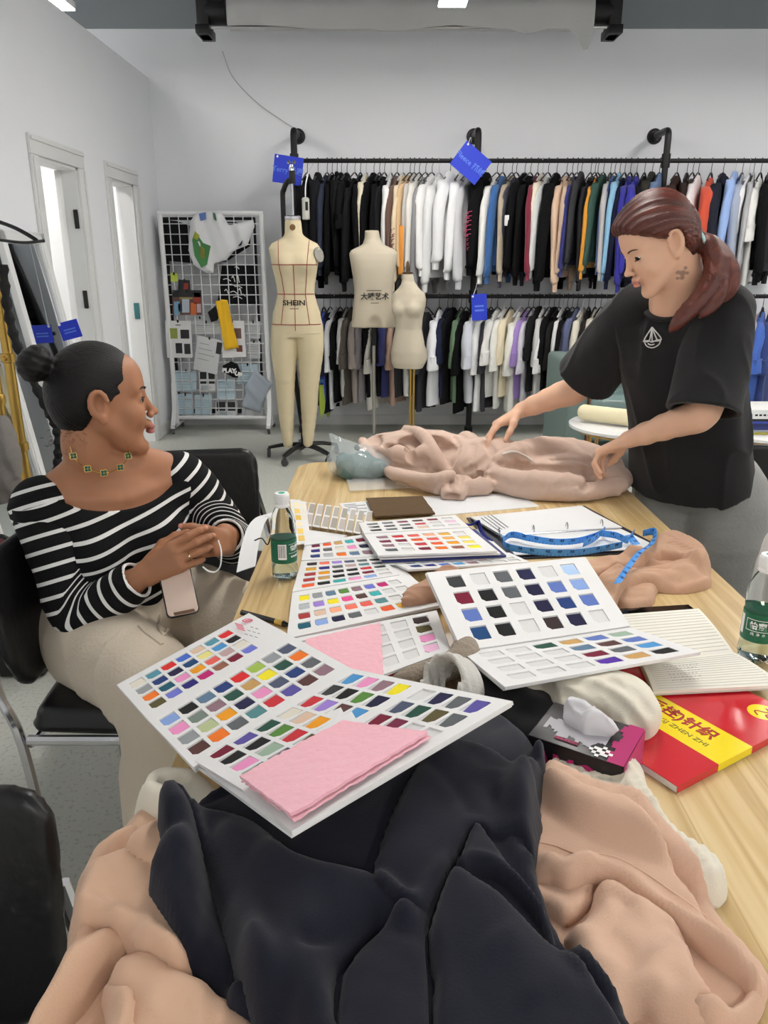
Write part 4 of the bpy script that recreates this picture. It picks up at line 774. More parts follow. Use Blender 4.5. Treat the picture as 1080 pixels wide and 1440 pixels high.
sd = Sdf().ell((.950, 1.62, .66), (.075, .15, .15), .05).ell((.985, 1.60, .77), (.07, .13, .08), .05).cone((.90, 1.56, .56), (.97, 1.70, .76), .05, .05, .05).disp(lambda P: .010*wob(P, 26, 12)+.004*wob(P, 70, 4))
tag(sculpt('cloth_bag', sd, (.76, 1.38, .42), (1.14, 1.86, .92), .008, M('white cotton canvas', (214, 212, 210), .85, bump=.3, bscale=90)), 'white cloth bag slung over the chair at the right of the table', 'bag')
# ---------------------------------------------------------------- colour cards
m_card = M('white card', (226, 226, 226), .6); m_blank = M('blank white recess', (214, 214, 214), .7)
PAL = dict(w=None, cw=(226, 220, 206), gy=(150, 154, 158), or_=(240, 122, 40), ol=(92, 84, 50), tb=(86, 150, 170), bl=(36, 62, 120), te=(30, 92, 112), pe=(112, 120, 210), rd=(222, 44, 44), nv=(34, 34, 72), pk=(238, 150, 200), nb=(44, 38, 120), lb=(70, 110, 204), am=(240, 160, 30), mg=(190, 30, 112), be=(222, 192, 168), py=(236, 226, 140), co=(232, 100, 90), bw=(150, 96, 76), sk=(78, 150, 208), dp=(190, 160, 160), cr=(120, 24, 52), bk=(26, 26, 28), lc=(160, 190, 84), ye=(246, 230, 40), sl=(78, 86, 110), sb=(96, 124, 150), mv=(146, 114, 126), gg=(120, 134, 124), pg=(186, 196, 150), dg=(36, 80, 66), tg=(86, 138, 142), tn=(200, 158, 96), hp=(236, 84, 150), br=(88, 56, 54), gr=(96, 100, 104), re=(204, 52, 62), lbl=(138, 168, 224), pu=(92, 84, 160), gn=(88, 136, 60), vi=(84, 46, 160), dgr=(58, 60, 62), sg=(156, 180, 160), nn=(30, 28, 62), cb=(30, 72, 120), pb=(96, 120, 190), lp=(178, 206, 240), db=(56, 44, 44), ca=(240, 120, 100), pc=(248, 176, 140), lo=(244, 170, 90), ly=(244, 220, 110), mr=(120, 40, 70), og=(236, 96, 50), lm=(224, 170, 60), lv=(160, 130, 214), mt=(60, 176, 176), ts=(180, 186, 190), su=(170, 60, 60), li=(240, 190, 220))
PAL['or'] = PAL.pop('or_')
def swm(k): c = PAL[k]; return M('felt swatch '+k, c, .95, var=.06, vscale=60, bump=.25, bscale=200)
def panel(t, c4, rows, cols, grid, mg=(.05, .04, .06, .04), gap=(.22, .26), th=.0045, fill=None, dep=.0022, n_up=(0, 0, 1), nm='page'):
    """card with cut windows; c4 = TL,TR,BR,BL; grid rows of colour keys, '-' a blank window; mg top,right,bottom,left"""
    A, B, D_, E = [np.array(p, float) for p in c4]; n = np.cross(B-A, E-A); n /= np.linalg.norm(n); n = n if n@np.array(n_up) > 0 else -n
    W = lambda u, v: A*(1-u)*(1-v)+B*u*(1-v)+D_*u*v+E*(1-u)*v
    us = np.linspace(mg[3], 1-mg[1], cols+1); vs = np.linspace(mg[0], 1-mg[2], rows+1); b = MB(); flip = np.cross(B-A, E-A)@n > 0
    def quad(*p): p = list(p); b.raw(p if flip else p[::-1], [tuple(range(len(p)))])
    for i in range(cols):
        quad(W(us[i], 0), W(us[i+1], 0), W(us[i+1], vs[0]), W(us[i], vs[0])); quad(W(us[i], vs[-1]), W(us[i+1], vs[-1]), W(us[i+1], 1), W(us[i], 1))
    quad(W(0, 0), W(us[0], 0), W(us[0], vs[0]), *[W(us[0], v) for v in vs[1:]], W(us[0], 1), W(0, 1)); quad(W(1, 1), W(us[-1], 1), *[W(us[-1], v) for v in vs[::-1]], W(us[-1], 0), W(1, 0))
    sw = []
    for r in range(rows):
        for c in range(cols):
            u0, u1, v0, v1 = us[c], us[c+1], vs[r], vs[r+1]; du, dv = (u1-u0)*gap[0]/2, (v1-v0)*gap[1]/2; a, bb, cc, d = u0+du, u1-du, v0+dv, v1-dv; k = .22
            O = [W(u0, v0), W(u1, v0), W(u1, v1), W(u0, v1)]; w = [(a, cc), (bb, cc), (bb, d), (a+(bb-a)*k, d), (a, d-(d-cc)*k)]; I = [W(*q) for q in w]; L = [q-n*dep for q in I]
            quad(O[0], O[1], I[1], I[0]); quad(O[1], O[2], I[2], I[1]); quad(O[2], O[3], I[3], I[2]); quad(O[3], I[4], I[3]); quad(O[3], O[0], I[0], I[4])
            for q in range(5): quad(I[q], I[(q+1) % 5], L[(q+1) % 5], L[q])
            b.mi = 1; quad(*L); b.mi = 0
            key = grid[r][c] if grid is not None and r < len(grid) and c < len(grid[r]) else (fill(r, c) if fill else '-')
            if key not in ('-', 'w'): sw.append((L, key))
    bt = [q-n*th for q in (A, B, D_, E)]; quad(*bt[::-1])
    for q in range(4): p0, p1 = (A, B, D_, E)[q], (A, B, D_, E)[(q+1) % 4]; quad(p1, p0, bt[q], bt[(q+1) % 4])
    o = b.build(nm, [m_card, m_blank], t, smooth=False); me0 = None
    for L, key in sw:
        P = np.array(L); c = P.mean(0); x = P[1]-P[0]; y = P[4]-P[0]
        if me0 is None:
            me0 = MB().prism([(-.5, -.42, 0), (.5, -.42, 0), (.5, .5, 0), (-.28, .5, 0), (-.5, .29, 0)], (0, 0, 1), 1.).raw([], []); me0 = mesh('swatch', np.concatenate(me0.v)*np.array((.97, .97, .0013)), me0.f, swm('w' if False else key), None, False)
        s = bpy.data.objects.new('swatch', me0); C.objects.link(s); s.parent = o
        m = np.eye(4); m[:3, 0] = x; m[:3, 1] = (P[3]+P[2])/2-(P[0]+P[1])/2; m[:3, 2] = n; m[:3, 3] = (P[0]+P[1]+P[2]+(P[2]+P[0]-P[1]))/4+n*.0001; s.matrix_basis = Matrix(m.tolist())
        s.material_slots[0].link = 'OBJECT'; s.material_slots[0].material = swm(key)
    return o
rk = random.Random(3); KEYS = [k for k in PAL if k != 'w']
def rnd(p=.0): return lambda r, c: '-' if rk.random() < p else rk.choice(KEYS)
Z = lambda *q: [atz(*p) for p in q]
def S(s): return [r.split() for r in s.split('/')]
# front book with the pink cloth
t = thing('colour_card_book', 'open colour card book with pink cloth sheet lying on the navy garment', 'colour card', atz(450, 1000, .84))
TLf, TRf = (264, 1062, .832), (494, 940, .872)
panel(t, Z((164, 963, .80), (350, 862, .845), (408, 893, .858), (208, 1012, .818)), 4, 7, S('cw tb rd lb be tb rd/gy bl nv cb py sk bk/or te pk am co dp cw/ol pe nb mg bw cr pe'), (.10, .20, .10, .05), (.18, .2))
panel(t, Z((208, 1012, .818), (408, 893, .858), (494, 940, .872), (272, 1079, .835)), 4, 8, S('lbl bk sb bl rd lc gy sl/pk gg mv dg tn ye dg or/gy pg am nv pk sl bl gr/br or gr tg re pu br mv'), (.08, .05, .10, .03), (.18, .2))
panel(t, Z((268, 1066, .832), (494, 940, .8735), (596, 961, .893), (340, 1110, .866)), 4, 7, S('cr pu dg cw re dgr sk/bk bk gn be lv bk pk/pk sg re am br gn mv/sg sl ol cr sk nn ye'), (.09, .03, .05, .05), (.18, .2))
panel(t, Z((340, 1110, .866), (596, 961, .893), (721, 986, .916), (410, 1169, .902)), 4, 7, S('br ol am nn cr sl -/sg tn pu re mr dg nv/gr co sb bl - ol gr/am vi te br - gr pu'), (.05, .03, .12, .06), (.18, .2))
bt = Z((170, 968, .793), (350, 866, .838), (496, 944, .864), (275, 1083, .826))
MB().prism(bt, (0, 0, -1), .004).build('back_cover', m_card, t, smooth=False)
MB().prism(Z((270, 1072, .824), (498, 946, .865), (720, 990, .909), (410, 1174, .894)), (0, 0, -1), .004).build('back_cover', m_card, t, smooth=False)
m_cpr = M('crimson print', (210, 60, 100), .6); c = atz(348, 873, .8462); b = MB(); a = np.linspace(0, 2*np.pi, 19)
b.tube(np.stack([c[0]+.0075*np.cos(a), c[1]+.0055*np.sin(a), 0*a+c[2]+.0005], 1), .0012, 5, False, flat=.4).tube([c+V3(-.004, -.001, .0006), c+V3(.004, .001, .0006)], .0014, 5, flat=.4); b.build('header_emblem', m_cpr, t)
for k in range(4): MB().prism(Z(*[(330+k*1.2+a, 876+k*2.4+b_, .8465) for a, b_ in ((0, 0), (11, 3.4), (11.6, 4.4), (.6, 1.2))]), (0, 0, 1), .0004).build('header_print', m_cpr, t, smooth=False)
for k in range(3):
    for q in range(3): MB().prism(Z(*[(352+7*k-4*q+a, 881+2*k+5*q+b_, .848) for a, b_ in ((0, 0), (4, 1.4), (4.6, 2), (.6, .8))]), (0, 0, 1), .0004).build('header_line', m_txt, t, smooth=False)
pp = np.array(Z((339, 1096, .876), (483, 1018, .896), (603, 1034, .913), (411, 1151, .909))); uu, vv = np.meshgrid(np.linspace(0, 1, 25), np.linspace(0, 1, 25), indexing='ij')
Wp = lambda u, v: pp[0]*(1-u)[:, None]*(1-v)[:, None]+pp[1]*u[:, None]*(1-v)[:, None]+pp[2]*u[:, None]*v[:, None]+pp[3]*(1-u)[:, None]*v[:, None]
m_pink = M('pink felt', (240, 178, 192), .95, var=.04, vscale=14, bump=.3, bscale=90, sheen=.3)
def soft_sheet(name, c4, m, th=.004, amp=.002, n=24, seed=0, cat=None, label=None, parent=None, edge=.0007):
    pp = np.array(c4, float); u, v = [a.ravel() for a in np.meshgrid(np.linspace(0, 1, n+1), np.linspace(0, 1, n+1), indexing='ij')]; r = np.random.default_rng(seed)
    P = pp[0]*((1-u)*(1-v))[:, None]+pp[1]*(u*(1-v))[:, None]+pp[2]*(u*v)[:, None]+pp[3]*((1-u)*v)[:, None]; nn = np.cross(pp[1]-pp[0], pp[3]-pp[0]); nn /= np.linalg.norm(nn); nn = nn if nn[2] > 0 else -nn
    e = np.minimum(np.minimum(u, 1-u), np.minimum(v, 1-v)); P = P+np.where(e < 1e-6, 1, 0)[:, None]*r.normal(size=P.shape)*edge*np.array((1, 1, 0)); P = P+nn*(amp*wob(P, 45, seed)*np.minimum(e*8, 1)+amp)[:, None]
    N = (n+1)**2; I = np.arange(N).reshape(n+1, n+1); q = np.stack([I[:-1, :-1], I[1:, :-1], I[1:, 1:], I[:-1, 1:]], -1).reshape(-1, 4); fl = np.cross(pp[1]-pp[0], pp[3]-pp[0])@nn > 0; q = q if fl else q[:, ::-1]
    bd = np.concatenate([I[0, :], I[1:, -1], I[-1, -2::-1], I[-2:0:-1, 0]]); sd = [(int(bd[k]), int(bd[(k+1) % len(bd)]), int(bd[(k+1) % len(bd)])+N, int(bd[k])+N) for k in range(len(bd))]
    o = link(name, mesh(name, np.concatenate([P+nn*th, P]), q.tolist()+(q[:, ::-1]+N).tolist()+sd, m, None, 50), parent)
    return tag(o, label, cat)
soft_sheet('pink_cloth', pp, m_pink, .0035, .0012, cat='cloth', label='pink felt sheet lying over the open front colour card book', seed=4)
soft_sheet('pink_cloth', pp+V3(.002, -.0015, -.0025), m_pink, .002, .0005, cat='cloth', label='lower pink felt sheet just showing under the front pink sheet', seed=5, edge=.0012)
# middle book
t = thing('colour_card_book', 'open colour card book with navy and grey swatches propped in the middle of the table', 'colour card', atz(740, 860, .80))
panel(t, Z((600, 805, .862), (822, 783, .852), (885, 880, .795), (650, 915, .800)), 4, 6, S('dgr - gr nv - lp/cr bk gr nn pb lbl/pb bk - nn bl pb/cb bk - db nn -'), (.05, .07, .06, .07), (.34, .26))
panel(t, Z((650, 917, .797), (886, 882, .792), (985, 917, .825), (710, 966, .822)), 4, 6, S('- - dg tn pb sg/- - - sb br pb/- - - cr gr sk/- - - vi tn bk'), (.06, .05, .08, .05), (.22, .3))
MB().prism(Z((598, 806, .856), (824, 784, .846), (887, 881, .789), (648, 917, .794)), (0, 0, -1), .004).build('back_cover', m_card, t, smooth=False)
MB().prism(Z((648, 918, .790), (888, 883, .785), (984, 919, .818), (708, 969, .815)), (0, 0, -1), .003).build('back_cover', m_card, t, smooth=False)
# left book
t = thing('colour_card_book', 'accordion colour card book with bright swatches beside the water bottle', 'colour card', atz(500, 850, .76))
panel(t, Z((430, 764, .765), (514, 751, .772), (536, 782, .772), (424, 788, .765)), 3, 5, S('mr og tn mt cr/nb gr cw pk nn/bl ts or sb mv'), (.08, .05, .06, .08), (.25, .35))
panel(t, Z((424, 789, .765), (537, 783, .774), (562, 808, .774), (411, 832, .763)), 5, 6, S('db ca lv sl gr bk/lm nb gr dp tg gr/su am bk bk re dgr/su tn bk bk cr -/og bk mt pk lbl -'), (.03, .04, .04, .06), (.18, .34))
panel(t, Z((411, 833, .763), (562, 809, .774), (622, 850, .774), (403, 898, .763)), 4, 8, S('ye gy sb gn mv pe mg -/ts lv ye hp br mt - -/su be pc ca co tg - mv/te lbl nn gr - og lm mv'), (.07, .05, .09, .05), (.24, .34))
panel(t, Z((403, 900, .763), (614, 858, .772), (633, 914, .785), (440, 985, .775)), 4, 6, S('- - - - - db/- - - - - ol/- - - - - pk/- - - - - li'), (.05, .05, .07, .03), (.3, .22))
MB().prism(Z((428, 765, .759), (516, 752, .766), (624, 852, .766), (403, 901, .756)), (0, 0, -1), .003).build('back_cover', m_card, t, smooth=False)
MB().prism(Z((404, 903, .757), (615, 861, .766), (635, 916, .778), (441, 988, .768)), (0, 0, -1), .004).build('back_cover', M('crimson cover', (150, 30, 50), .5), t, smooth=False)
soft_sheet('pink_cloth', Z((430, 902, .768), (535, 879, .772), (540, 953, .783), (436, 990, .778)), m_pink, .004, .001, seed=6, cat='cloth', label='pink felt piece on the left accordion colour card book')
# far book with red and yellow rows
t = thing('colour_card_book', 'stacked colour card pages with crimson to yellow rows behind the middle book', 'colour card', atz(600, 760, .77))
panel(t, Z((504, 735, .772), (640, 724, .772), (660, 741, .790), (512, 750, .786)), 3, 6, S('gr gr mr br cr -/dgr dgr gr re - li/bk gr dgr be - -'), (.08, .04, .08, .05), (.28, .4))
panel(t, Z((512, 751, .784), (660, 742, .788), (699, 775, .797), (532, 781, .793)), 4, 6, S('mv re co pc lm -/mr cr og co lo ly/mv - re og am ly/gr - cr or bw ye'), (.10, .07, .12, .07), (.26, .34))
panel(t, Z((537, 784, .772), (716, 777, .775), (745, 790, .778), (575, 801, .776)), 3, 8, S('lbl pb nv lb dp li pk -/bl nb vi lbl pk re dp -/bl nb lb sk mv - - -'), (.08, .03, .10, .05), (.2, .3))
for k, dz in enumerate((.0, .006, .012)): MB().prism(Z((508+4*k, 741+3*k, .778-dz), (662+6*k, 744, .782-dz), (704+8*k, 778+3*k, .789-dz), (534+4*k, 785+4*k, .786-dz)), (0, 0, -1), .004).build('cover', (m_card, M('navy cover', (44, 52, 110), .5), m_card)[k], t, smooth=False)
# grey fan deck and cream fan deck
t = thing('colour_fan_deck', 'fan deck of warm grey swatch strips spread behind the water bottle', 'colour fan', atz(480, 730, .76))
for k in range(9):
    a = atz(424+5*k, 704+1.2*k+.6, .775-.002*k); b_ = atz(450+9.5*k, 742+1.6*k, .763+.0005*k); c = np.array(Z((424+11.5*k, 705+1.6*k, .778-.001*k), (432+11.5*k, 706+1.6*k, .778-.001*k), (428+11.5*k-2, 738+1.8*k, .770), (416+11.5*k, 736+1.8*k, .770)))
    o = MB().prism(c, (0, 0, -1), .002).build('strip', m_card, t, smooth=False)
    for q in range(2):
        W = lambda u, v: c[0]*(1-u)*(1-v)+c[1]*u*(1-v)+c[2]*u*v+c[3]*(1-u)*v
        MB().prism([W(.18, .06+q*.48)+V3(0, 0, .0003), W(1, .06+q*.48)+V3(0, 0, .0003), W(1, .46+q*.48)+V3(0, 0, .0003), W(.18, .46+q*.48)+V3(0, 0, .0003)], (0, 0, 1), .0004).build('colour_patch', M('warm grey patch %d' % ((k+q) % 4), [(176, 170, 160), (160, 154, 144), (186, 180, 176), (168, 164, 152)][(k+q) % 4], .6), o, smooth=False)
t = thing('colour_fan_deck', 'narrow fan deck of cream and yellow strips standing beside the water bottle', 'colour fan', atz(424, 760, .76))
for k in range(4):
    c = np.array(Z((408+3*k, 702+k, .80-.004*k), (421+3*k, 703+k, .80-.004*k), (432+1.5*k, 764-2*k, .764-.001*k), (416+1.5*k, 766-2*k, .764-.001*k))); o = MB().prism(c, (0, 0, -1), .0015).build('strip', m_card, t, smooth=False)
    for q in range(6):
        W = lambda u, v: c[0]*(1-u)*(1-v)+c[1]*u*(1-v)+c[2]*u*v+c[3]*(1-u)*v
        MB().prism([W(.3, .08+q*.15)+V3(0, 0, .0003), W(.85, .08+q*.15)+V3(0, 0, .0003), W(.85, .19+q*.15)+V3(0, 0, .0003), W(.3, .19+q*.15)+V3(0, 0, .0003)], (0, 0, 1), .0004).build('colour_patch', M('yellow patch %d' % (q % 3), [(240, 226, 190), (240, 208, 110), (226, 190, 90)][q % 3], .6), o, smooth=False)
soft_sheet('white_strip_sheet', Z((432, 748, .762), (488, 756, .764), (474, 764, .762), (428, 770, .762)), m_pap, .002, .004, 14, 8, 'paper', 'curled white strip sheet lying under the grey fan deck', edge=0)
P = spline([atz(398, 726, .80), atz(378, 722, .81), atz(362, 735, .80), atz(352, 765, .775), atz(346, 800, .745)], 5); Wd = V3(.055, .055, 0)*.55
ribv = np.concatenate([P-Wd*.6, P+Wd*.6, P+Wd*.6-V3(0, 0, .0015), P-Wd*.6-V3(0, 0, .0015)]); n = len(P)
tag(link('paper_strip', mesh('paper_strip', ribv, [(i+a*n, i+1+a*n, i+1+((a+1) % 4)*n, i+((a+1) % 4)*n) for i in range(n-1) for a in range(4)], m_pap, None, 40)), 'curled white paper strip bending over the table edge behind the bottle', 'paper')
tag(MB().tube(spline([atz(358, 760, .80), atz(368, 757, .80), atz(376, 766, .785), atz(380, 756, .80), atz(382, 745, .80)], 5), .0016, 6).build('black_cord', m_black), 'short black cord loop on the white paper strip', 'cord').name = 'looped_string'
# ---------------------------------------------------------------- bottles
m_pet = M('clear bottle plastic', (240, 246, 246), .05, trans=1., ior=1.12, spec=.6); m_water = M('water', (225, 240, 240), .02, trans=1., ior=1.2); m_green = M('green bottle label', (16, 96, 66), .35); m_capw = M('white bottle cap', (236, 238, 238), .4)
def bottle(label, c, ang, water, txt=False):
    t = thing('water_bottle', label, 'bottle', c); k = .19/.19
    prof = [(.002, .004), (.020, .0), (.026, .004), (.0275, .012), (.0275, .03), (.0262, .034), (.0272, .038), (.0272, .092), (.0262, .096), (.0272, .10), (.0275, .112), (.0262, .120), (.0268, .126), (.024, .138), (.0185, .152), (.0135, .160), (.0125, .166), (.0125, .170)]
    a = np.arange(36)*2*math.pi/36; rings = [np.stack([r*np.cos(a)*(1+.05*np.cos(5*a)*(z < .03)), r*np.sin(a)*(1+.05*np.cos(5*a)*(z < .03)), np.full(36, z+.004*np.cos(5*a)*(z < .01))], 1)+c for r, z in prof]
    MB().loft(rings).build('body', m_pet, t)
    MB().lathe([(.0145, .160), (.0160, .163), (.0145, .166), (.0145, .170)], c, 24).build('neck_ring', m_capw, t)
    b = MB().lathe([(.0148, .168), (.0155, .169), (.0155, .187), (.0143, .190)], c, 30)
    for q in range(30): x = q*math.pi/15; b.box((.0150, -.0006, .170), (.0162, .0006, .186), 0, rotm('Z', math.degrees(x)), c)
    b.build('cap', m_capw, t); MB().lathe([(.007, .1902), (.007, .1906)], c, 16).build('cap_mark', M('mint mark', (60, 170, 140), .5), t)
    MB().lathe([(.0015, .006), (.0225, .006), (.0250, .012), (.0252, water-.001), (.0250, water)], c, 32).build('water', m_water, t)
    MB().lathe([(.0273, .040), (.0279, .0405), (.0279, .0905), (.0273, .091)], c, 40).build('label_band', m_green, t)
    def onlab(x, z): q = math.radians(ang)+x/.028; return c+V3(math.cos(q)*.0282, math.sin(q)*.0282, z), V3(-math.sin(q), math.cos(q), 0)
    def box_(x0, x1, z0, z1, m, nm):
        n = 6; v = []; 
        for i in range(n+1):
            p, _ = onlab(x0+(x1-x0)*i/n, 0); q = (p-c)*V3(1, 1, 0); q /= np.linalg.norm(q); v += [p+V3(0, 0, z0), p+V3(0, 0, z1), p+V3(0, 0, z1)+q*.0003, p+V3(0, 0, z0)+q*.0003]
        f = [(i*4+a, i*4+(a+1) % 4, i*4+4+(a+1) % 4, i*4+4+a) for i in range(n) for a in range(4)]+[(0, 3, 2, 1), (n*4, n*4+1, n*4+2, n*4+3)]; MB().raw(v, f).build(nm, m, t, smooth=False)
    for q in range(2 if txt else 1):
        x = (0, .0)[q]; 
    if txt:
        for i, ch in enumerate('怡寶'):
            p, tg = onlab(-.008+.0135*i, .070); lettering(ch, .0135, m_wht, M4(p, tg, V3(0, 0, 1)), t, 'brand_lettering', .0003, bold=.0005)
        for i, ch in enumerate('纯净水'):
            p, tg = onlab(-.009+.009*i, .0555); lettering(ch, .006, m_wht, M4(p, tg, V3(0, 0, 1)), t, 'label_lettering', .0002)
        for z0, z1 in ((.0805, .0815), (.0605, .0615)): box_(-.021, .021, z0, z1, m_wht, 'label_border')
        for x in (-.021, .0203): box_(x, x+.0007, .0605, .0815, m_wht, 'label_border')
        for x in (.035, .046): box_(-x, -x+.008, .05, .085, m_wht, 'label_panel') if x < .04 else None
    else:
        box_(-.012, .006, .050, .084, m_wht, 'bar_code_panel')
        for i in range(9): box_(-.0105+.0017*i, -.0105+.0017*i+.0006+.0004*(i % 3 == 0), .054, .082, m_ink, 'bar_code_stripe')
        for i, ch in enumerate('怡寶'):
            p, tg = onlab(.020+.011*i, .073); lettering(ch, .012, m_wht, M4(p, tg, V3(0, 0, 1)), t, 'brand_lettering', .0003, bold=.0005)
        for z0, z1 in ((.0825, .0832), (.0625, .0632)): box_(.011, .040, z0, z1, m_wht, 'label_border')
        for i in range(4): box_(.016+.005*i, .0195+.005*i, .053, .057, m_wht, 'label_print')
bottle('water bottle with green bar code label beside the accordion colour card book', atz(401, 811, TZ+.001), -84, .094)
bottle('water bottle with green label standing beside the open notebook', atz(1060, 925, TZ+.004), -118, .098, True)
# ---------------------------------------------------------------- papers, binder, tape measure
def flat(name, label, cat, q, m, th=.001, z=TZ+.0012, prints=()):
    P = np.array([atz(a, b, z) for a, b in q]); t = thing(name, label, cat, P.mean(0)); MB().prism(P, (0, 0, -1), th).build('sheet', m, t, smooth=False)
    for u0, v0, u1, v1, mm in prints: MB().prism([P[0]*(1-u)*(1-v)+P[1]*u*(1-v)+P[2]*u*v+P[3]*(1-u)*v+V3(0, 0, .0004) for u, v in ((u0, v0), (u1, v0), (u1, v1), (u0, v1))], (0, 0, -1), .0003).build('print', mm, t, smooth=False)
    return t
flat('paper_sheet', 'plain white paper sheet beside the brown fabric swatch', 'paper', [(592, 698), (727, 693), (759, 712), (604, 726)], m_pap)
flat('paper_sheet', 'printed note sheet at the left of the brown fabric swatch', 'paper', [(477, 708), (520, 704), (528, 724), (490, 724)], m_pap, prints=[(.1, .15+.12*i, .5+.3*((i*3) % 2), .19+.12*i, m_txt) for i in range(6)])
soft_sheet('brown_swatch', Z((515, 703, TZ+.006), (594, 700, TZ+.006), (611, 724, TZ+.006), (527, 729, TZ+.006)), M('brown felt', (92, 72, 48), .95, bump=.3, bscale=120), .005, .001, 16, 9, 'cloth', 'dark brown felt swatch lying on white papers')
t = thing('ring_binder', 'open ring binder with white pages under the blue tape measure', 'binder', atz(780, 755, TZ)); m_cov = M('navy black cover', (30, 32, 44), .5)
MB().prism(Z((656, 728, TZ+.004), (822, 711, TZ+.004), (940, 775, TZ+.004), (712, 786, TZ+.004)), (0, 0, -1), .003).build('cover', m_cov, t, smooth=False)
for k in range(5): MB().prism(Z((660+k*.6, 727, TZ+.007+.0022*k), (818-k*.5, 711, TZ+.007+.0022*k), (871+k, 741, TZ+.007+.0022*k), (699+k, 751, TZ+.007+.0022*k)), (0, 0, -1), .0018).build('page', m_pap, t, smooth=False)
for k in range(3): MB().prism(Z((702+k, 753, TZ+.006+.002*k), (872, 743, TZ+.006+.002*k), (930-k, 771, TZ+.006+.002*k), (722+k, 780, TZ+.006+.002*k)), (0, 0, -1), .0017).build('page', m_pap, t, smooth=False)
for k in range(4): MB().prism(Z(*[(676+4.5*k+a, 728-1.5*k+b, TZ+.0172) for a, b in ((0, 0), (1.2, 0), (26, 18), (24.6, 18))]), (0, 0, 1), .0003).build('ruled_line', m_txt, t, smooth=False)
MB().tube(Z((700, 753, TZ+.012), (872, 742, TZ+.012)), .0035, 8).build('ring_spine', m_chrome, t)
for px, py in ((702, 750), (750, 746), (797, 742), (846, 738)):
    p = atz(px, py, TZ+.016); a = np.linspace(0, 2*np.pi, 17); MB().tube(np.stack([p[0]+0*a, p[1]+.011*np.cos(a), p[2]+.013*np.sin(a)], 1), .0016, 6, False).build('ring', m_chrome, t)
m_tape = M('blue tape vinyl', (80, 156, 230), .45); m_navyrib = M('navy lanyard', (28, 36, 120), .7)
def ribbon(P, W, m, name, parent, th=.0007):
    P, W = np.array(P), np.array(W); n = len(P); T_ = np.gradient(P, axis=0); N = np.cross(T_, W); N /= np.linalg.norm(N, axis=1)[:, None]+1e-9; v = np.concatenate([P-W/2, P+W/2, P+W/2-N*th, P-W/2-N*th])
    return link(name, mesh(name, v, [(i+a*n, i+1+a*n, i+1+((a+1) % 4)*n, i+((a+1) % 4)*n) for i in range(n-1) for a in range(4)]+[(0, n, 2*n, 3*n)[::-1], (n-1, 2*n-1, 3*n-1, 4*n-1)], m, None, 40), parent)
t = thing('tape_measure', 'blue dressmaker tape measure curled over the ring binder', 'tape measure', atz(790, 755, TZ+.02))
up = V3(0, -.006, .018)
runs = [([(706, 760, .777), (720, 752, .777), (745, 757, .777), (780, 762, .777), (815, 760, .777), (845, 750, .777), (850, 744, .777), (838, 756, .777), (820, 765, .777)], [up]*9), ([(706, 758, .776), (712, 768, .776), (740, 774, .776), (770, 777, .776), (810, 777, .776), (845, 772, .776), (875, 766, .776)], [up]*7),
        ([(846, 750, .776), (866, 753, .777), (882, 760, .777), (886, 756, .782), (892, 748, .784)], [up]*5), ([(884, 752, .783), (890, 760, .785), (895, 766, .781)], [V3(.018, 0, .004)]*3),
        ([(904, 750, .800), (920, 748, .807), (916, 764, .812), (900, 776, .814), (884, 796, .812), (868, 820, .806)], [V3(-.003, -.006, .017), V3(.004, .0, .018), V3(.017, .003, .007), V3(.017, .006, .0), V3(.017, .006, 0), V3(.017, .006, 0)])]
for P, W in runs:
    q = spline(np.concatenate([Z(*P), W], 1), 7); rb = ribbon(q[:, :3], q[:, 3:], m_tape, 'tape', t)
    tk = MB(); arc = np.concatenate([[0], np.cumsum(np.linalg.norm(np.diff(q[:, :3], axis=0), axis=1))])
    for s in np.arange(.004, arc[-1]-.002, .006):
        i = min(np.searchsorted(arc, s), len(q)-1); p, w = q[i, :3], q[i, 3:]; tn = q[min(i+1, len(q)-1), :3]-q[max(i-1, 0), :3]; tn /= np.linalg.norm(tn); nn = np.cross(tn, w); nn /= np.linalg.norm(nn); nn = nn if nn@(V3(0, 0, EYE)-p) > 0 else -nn
        hl = .42 if int(s/.006) % 5 == 0 else .22; a = p-w*.46+nn*.0009; b_ = p+w*(hl-.46)+nn*.0009; tk.prism([a-tn*.0005, a+tn*.0005, b_+tn*.0005, b_-tn*.0005], nn, .0002)
    tk.build('tick_marks', M('tape ink', (24, 50, 110), .6), rb, smooth=False)['kind'] = 'stuff'
    for j, s in enumerate(np.arange(.02, arc[-1]-.01, .03)):
        i = np.searchsorted(arc, s); p, w = q[i, :3], q[i, 3:]; tn = q[i+1, :3]-q[i-1, :3]; nn = np.cross(tn, w); nn /= np.linalg.norm(nn); nn = nn if nn@(V3(0, 0, EYE)-p) > 0 else -nn
        lettering(str((j*7+13) % 60+1), .010, M('tape ink', (24, 50, 110), .6), M4(p+w*.18+nn*.0009, np.cross(w, nn), w), rb, 'tape_numeral', .0001, bold=.0003)
c = Z((704, 762, .778))[0]; MB().tube(spline(Z((653, 737, .775), (662, 738, .785), (672, 734, .785), (676, 745, .775), (682, 756, .772), (692, 764, .768)), 6), .008, 8, flat=.35).tube(spline(Z((655, 740, .77), (668, 750, .775), (680, 752, .772)), 6), .007, 8, flat=.4).build('lanyard', m_navyrib)
tag(bpy.data.objects['lanyard'], 'dark blue cloth lanyard lying at the corner of the ring binder', 'lanyard')
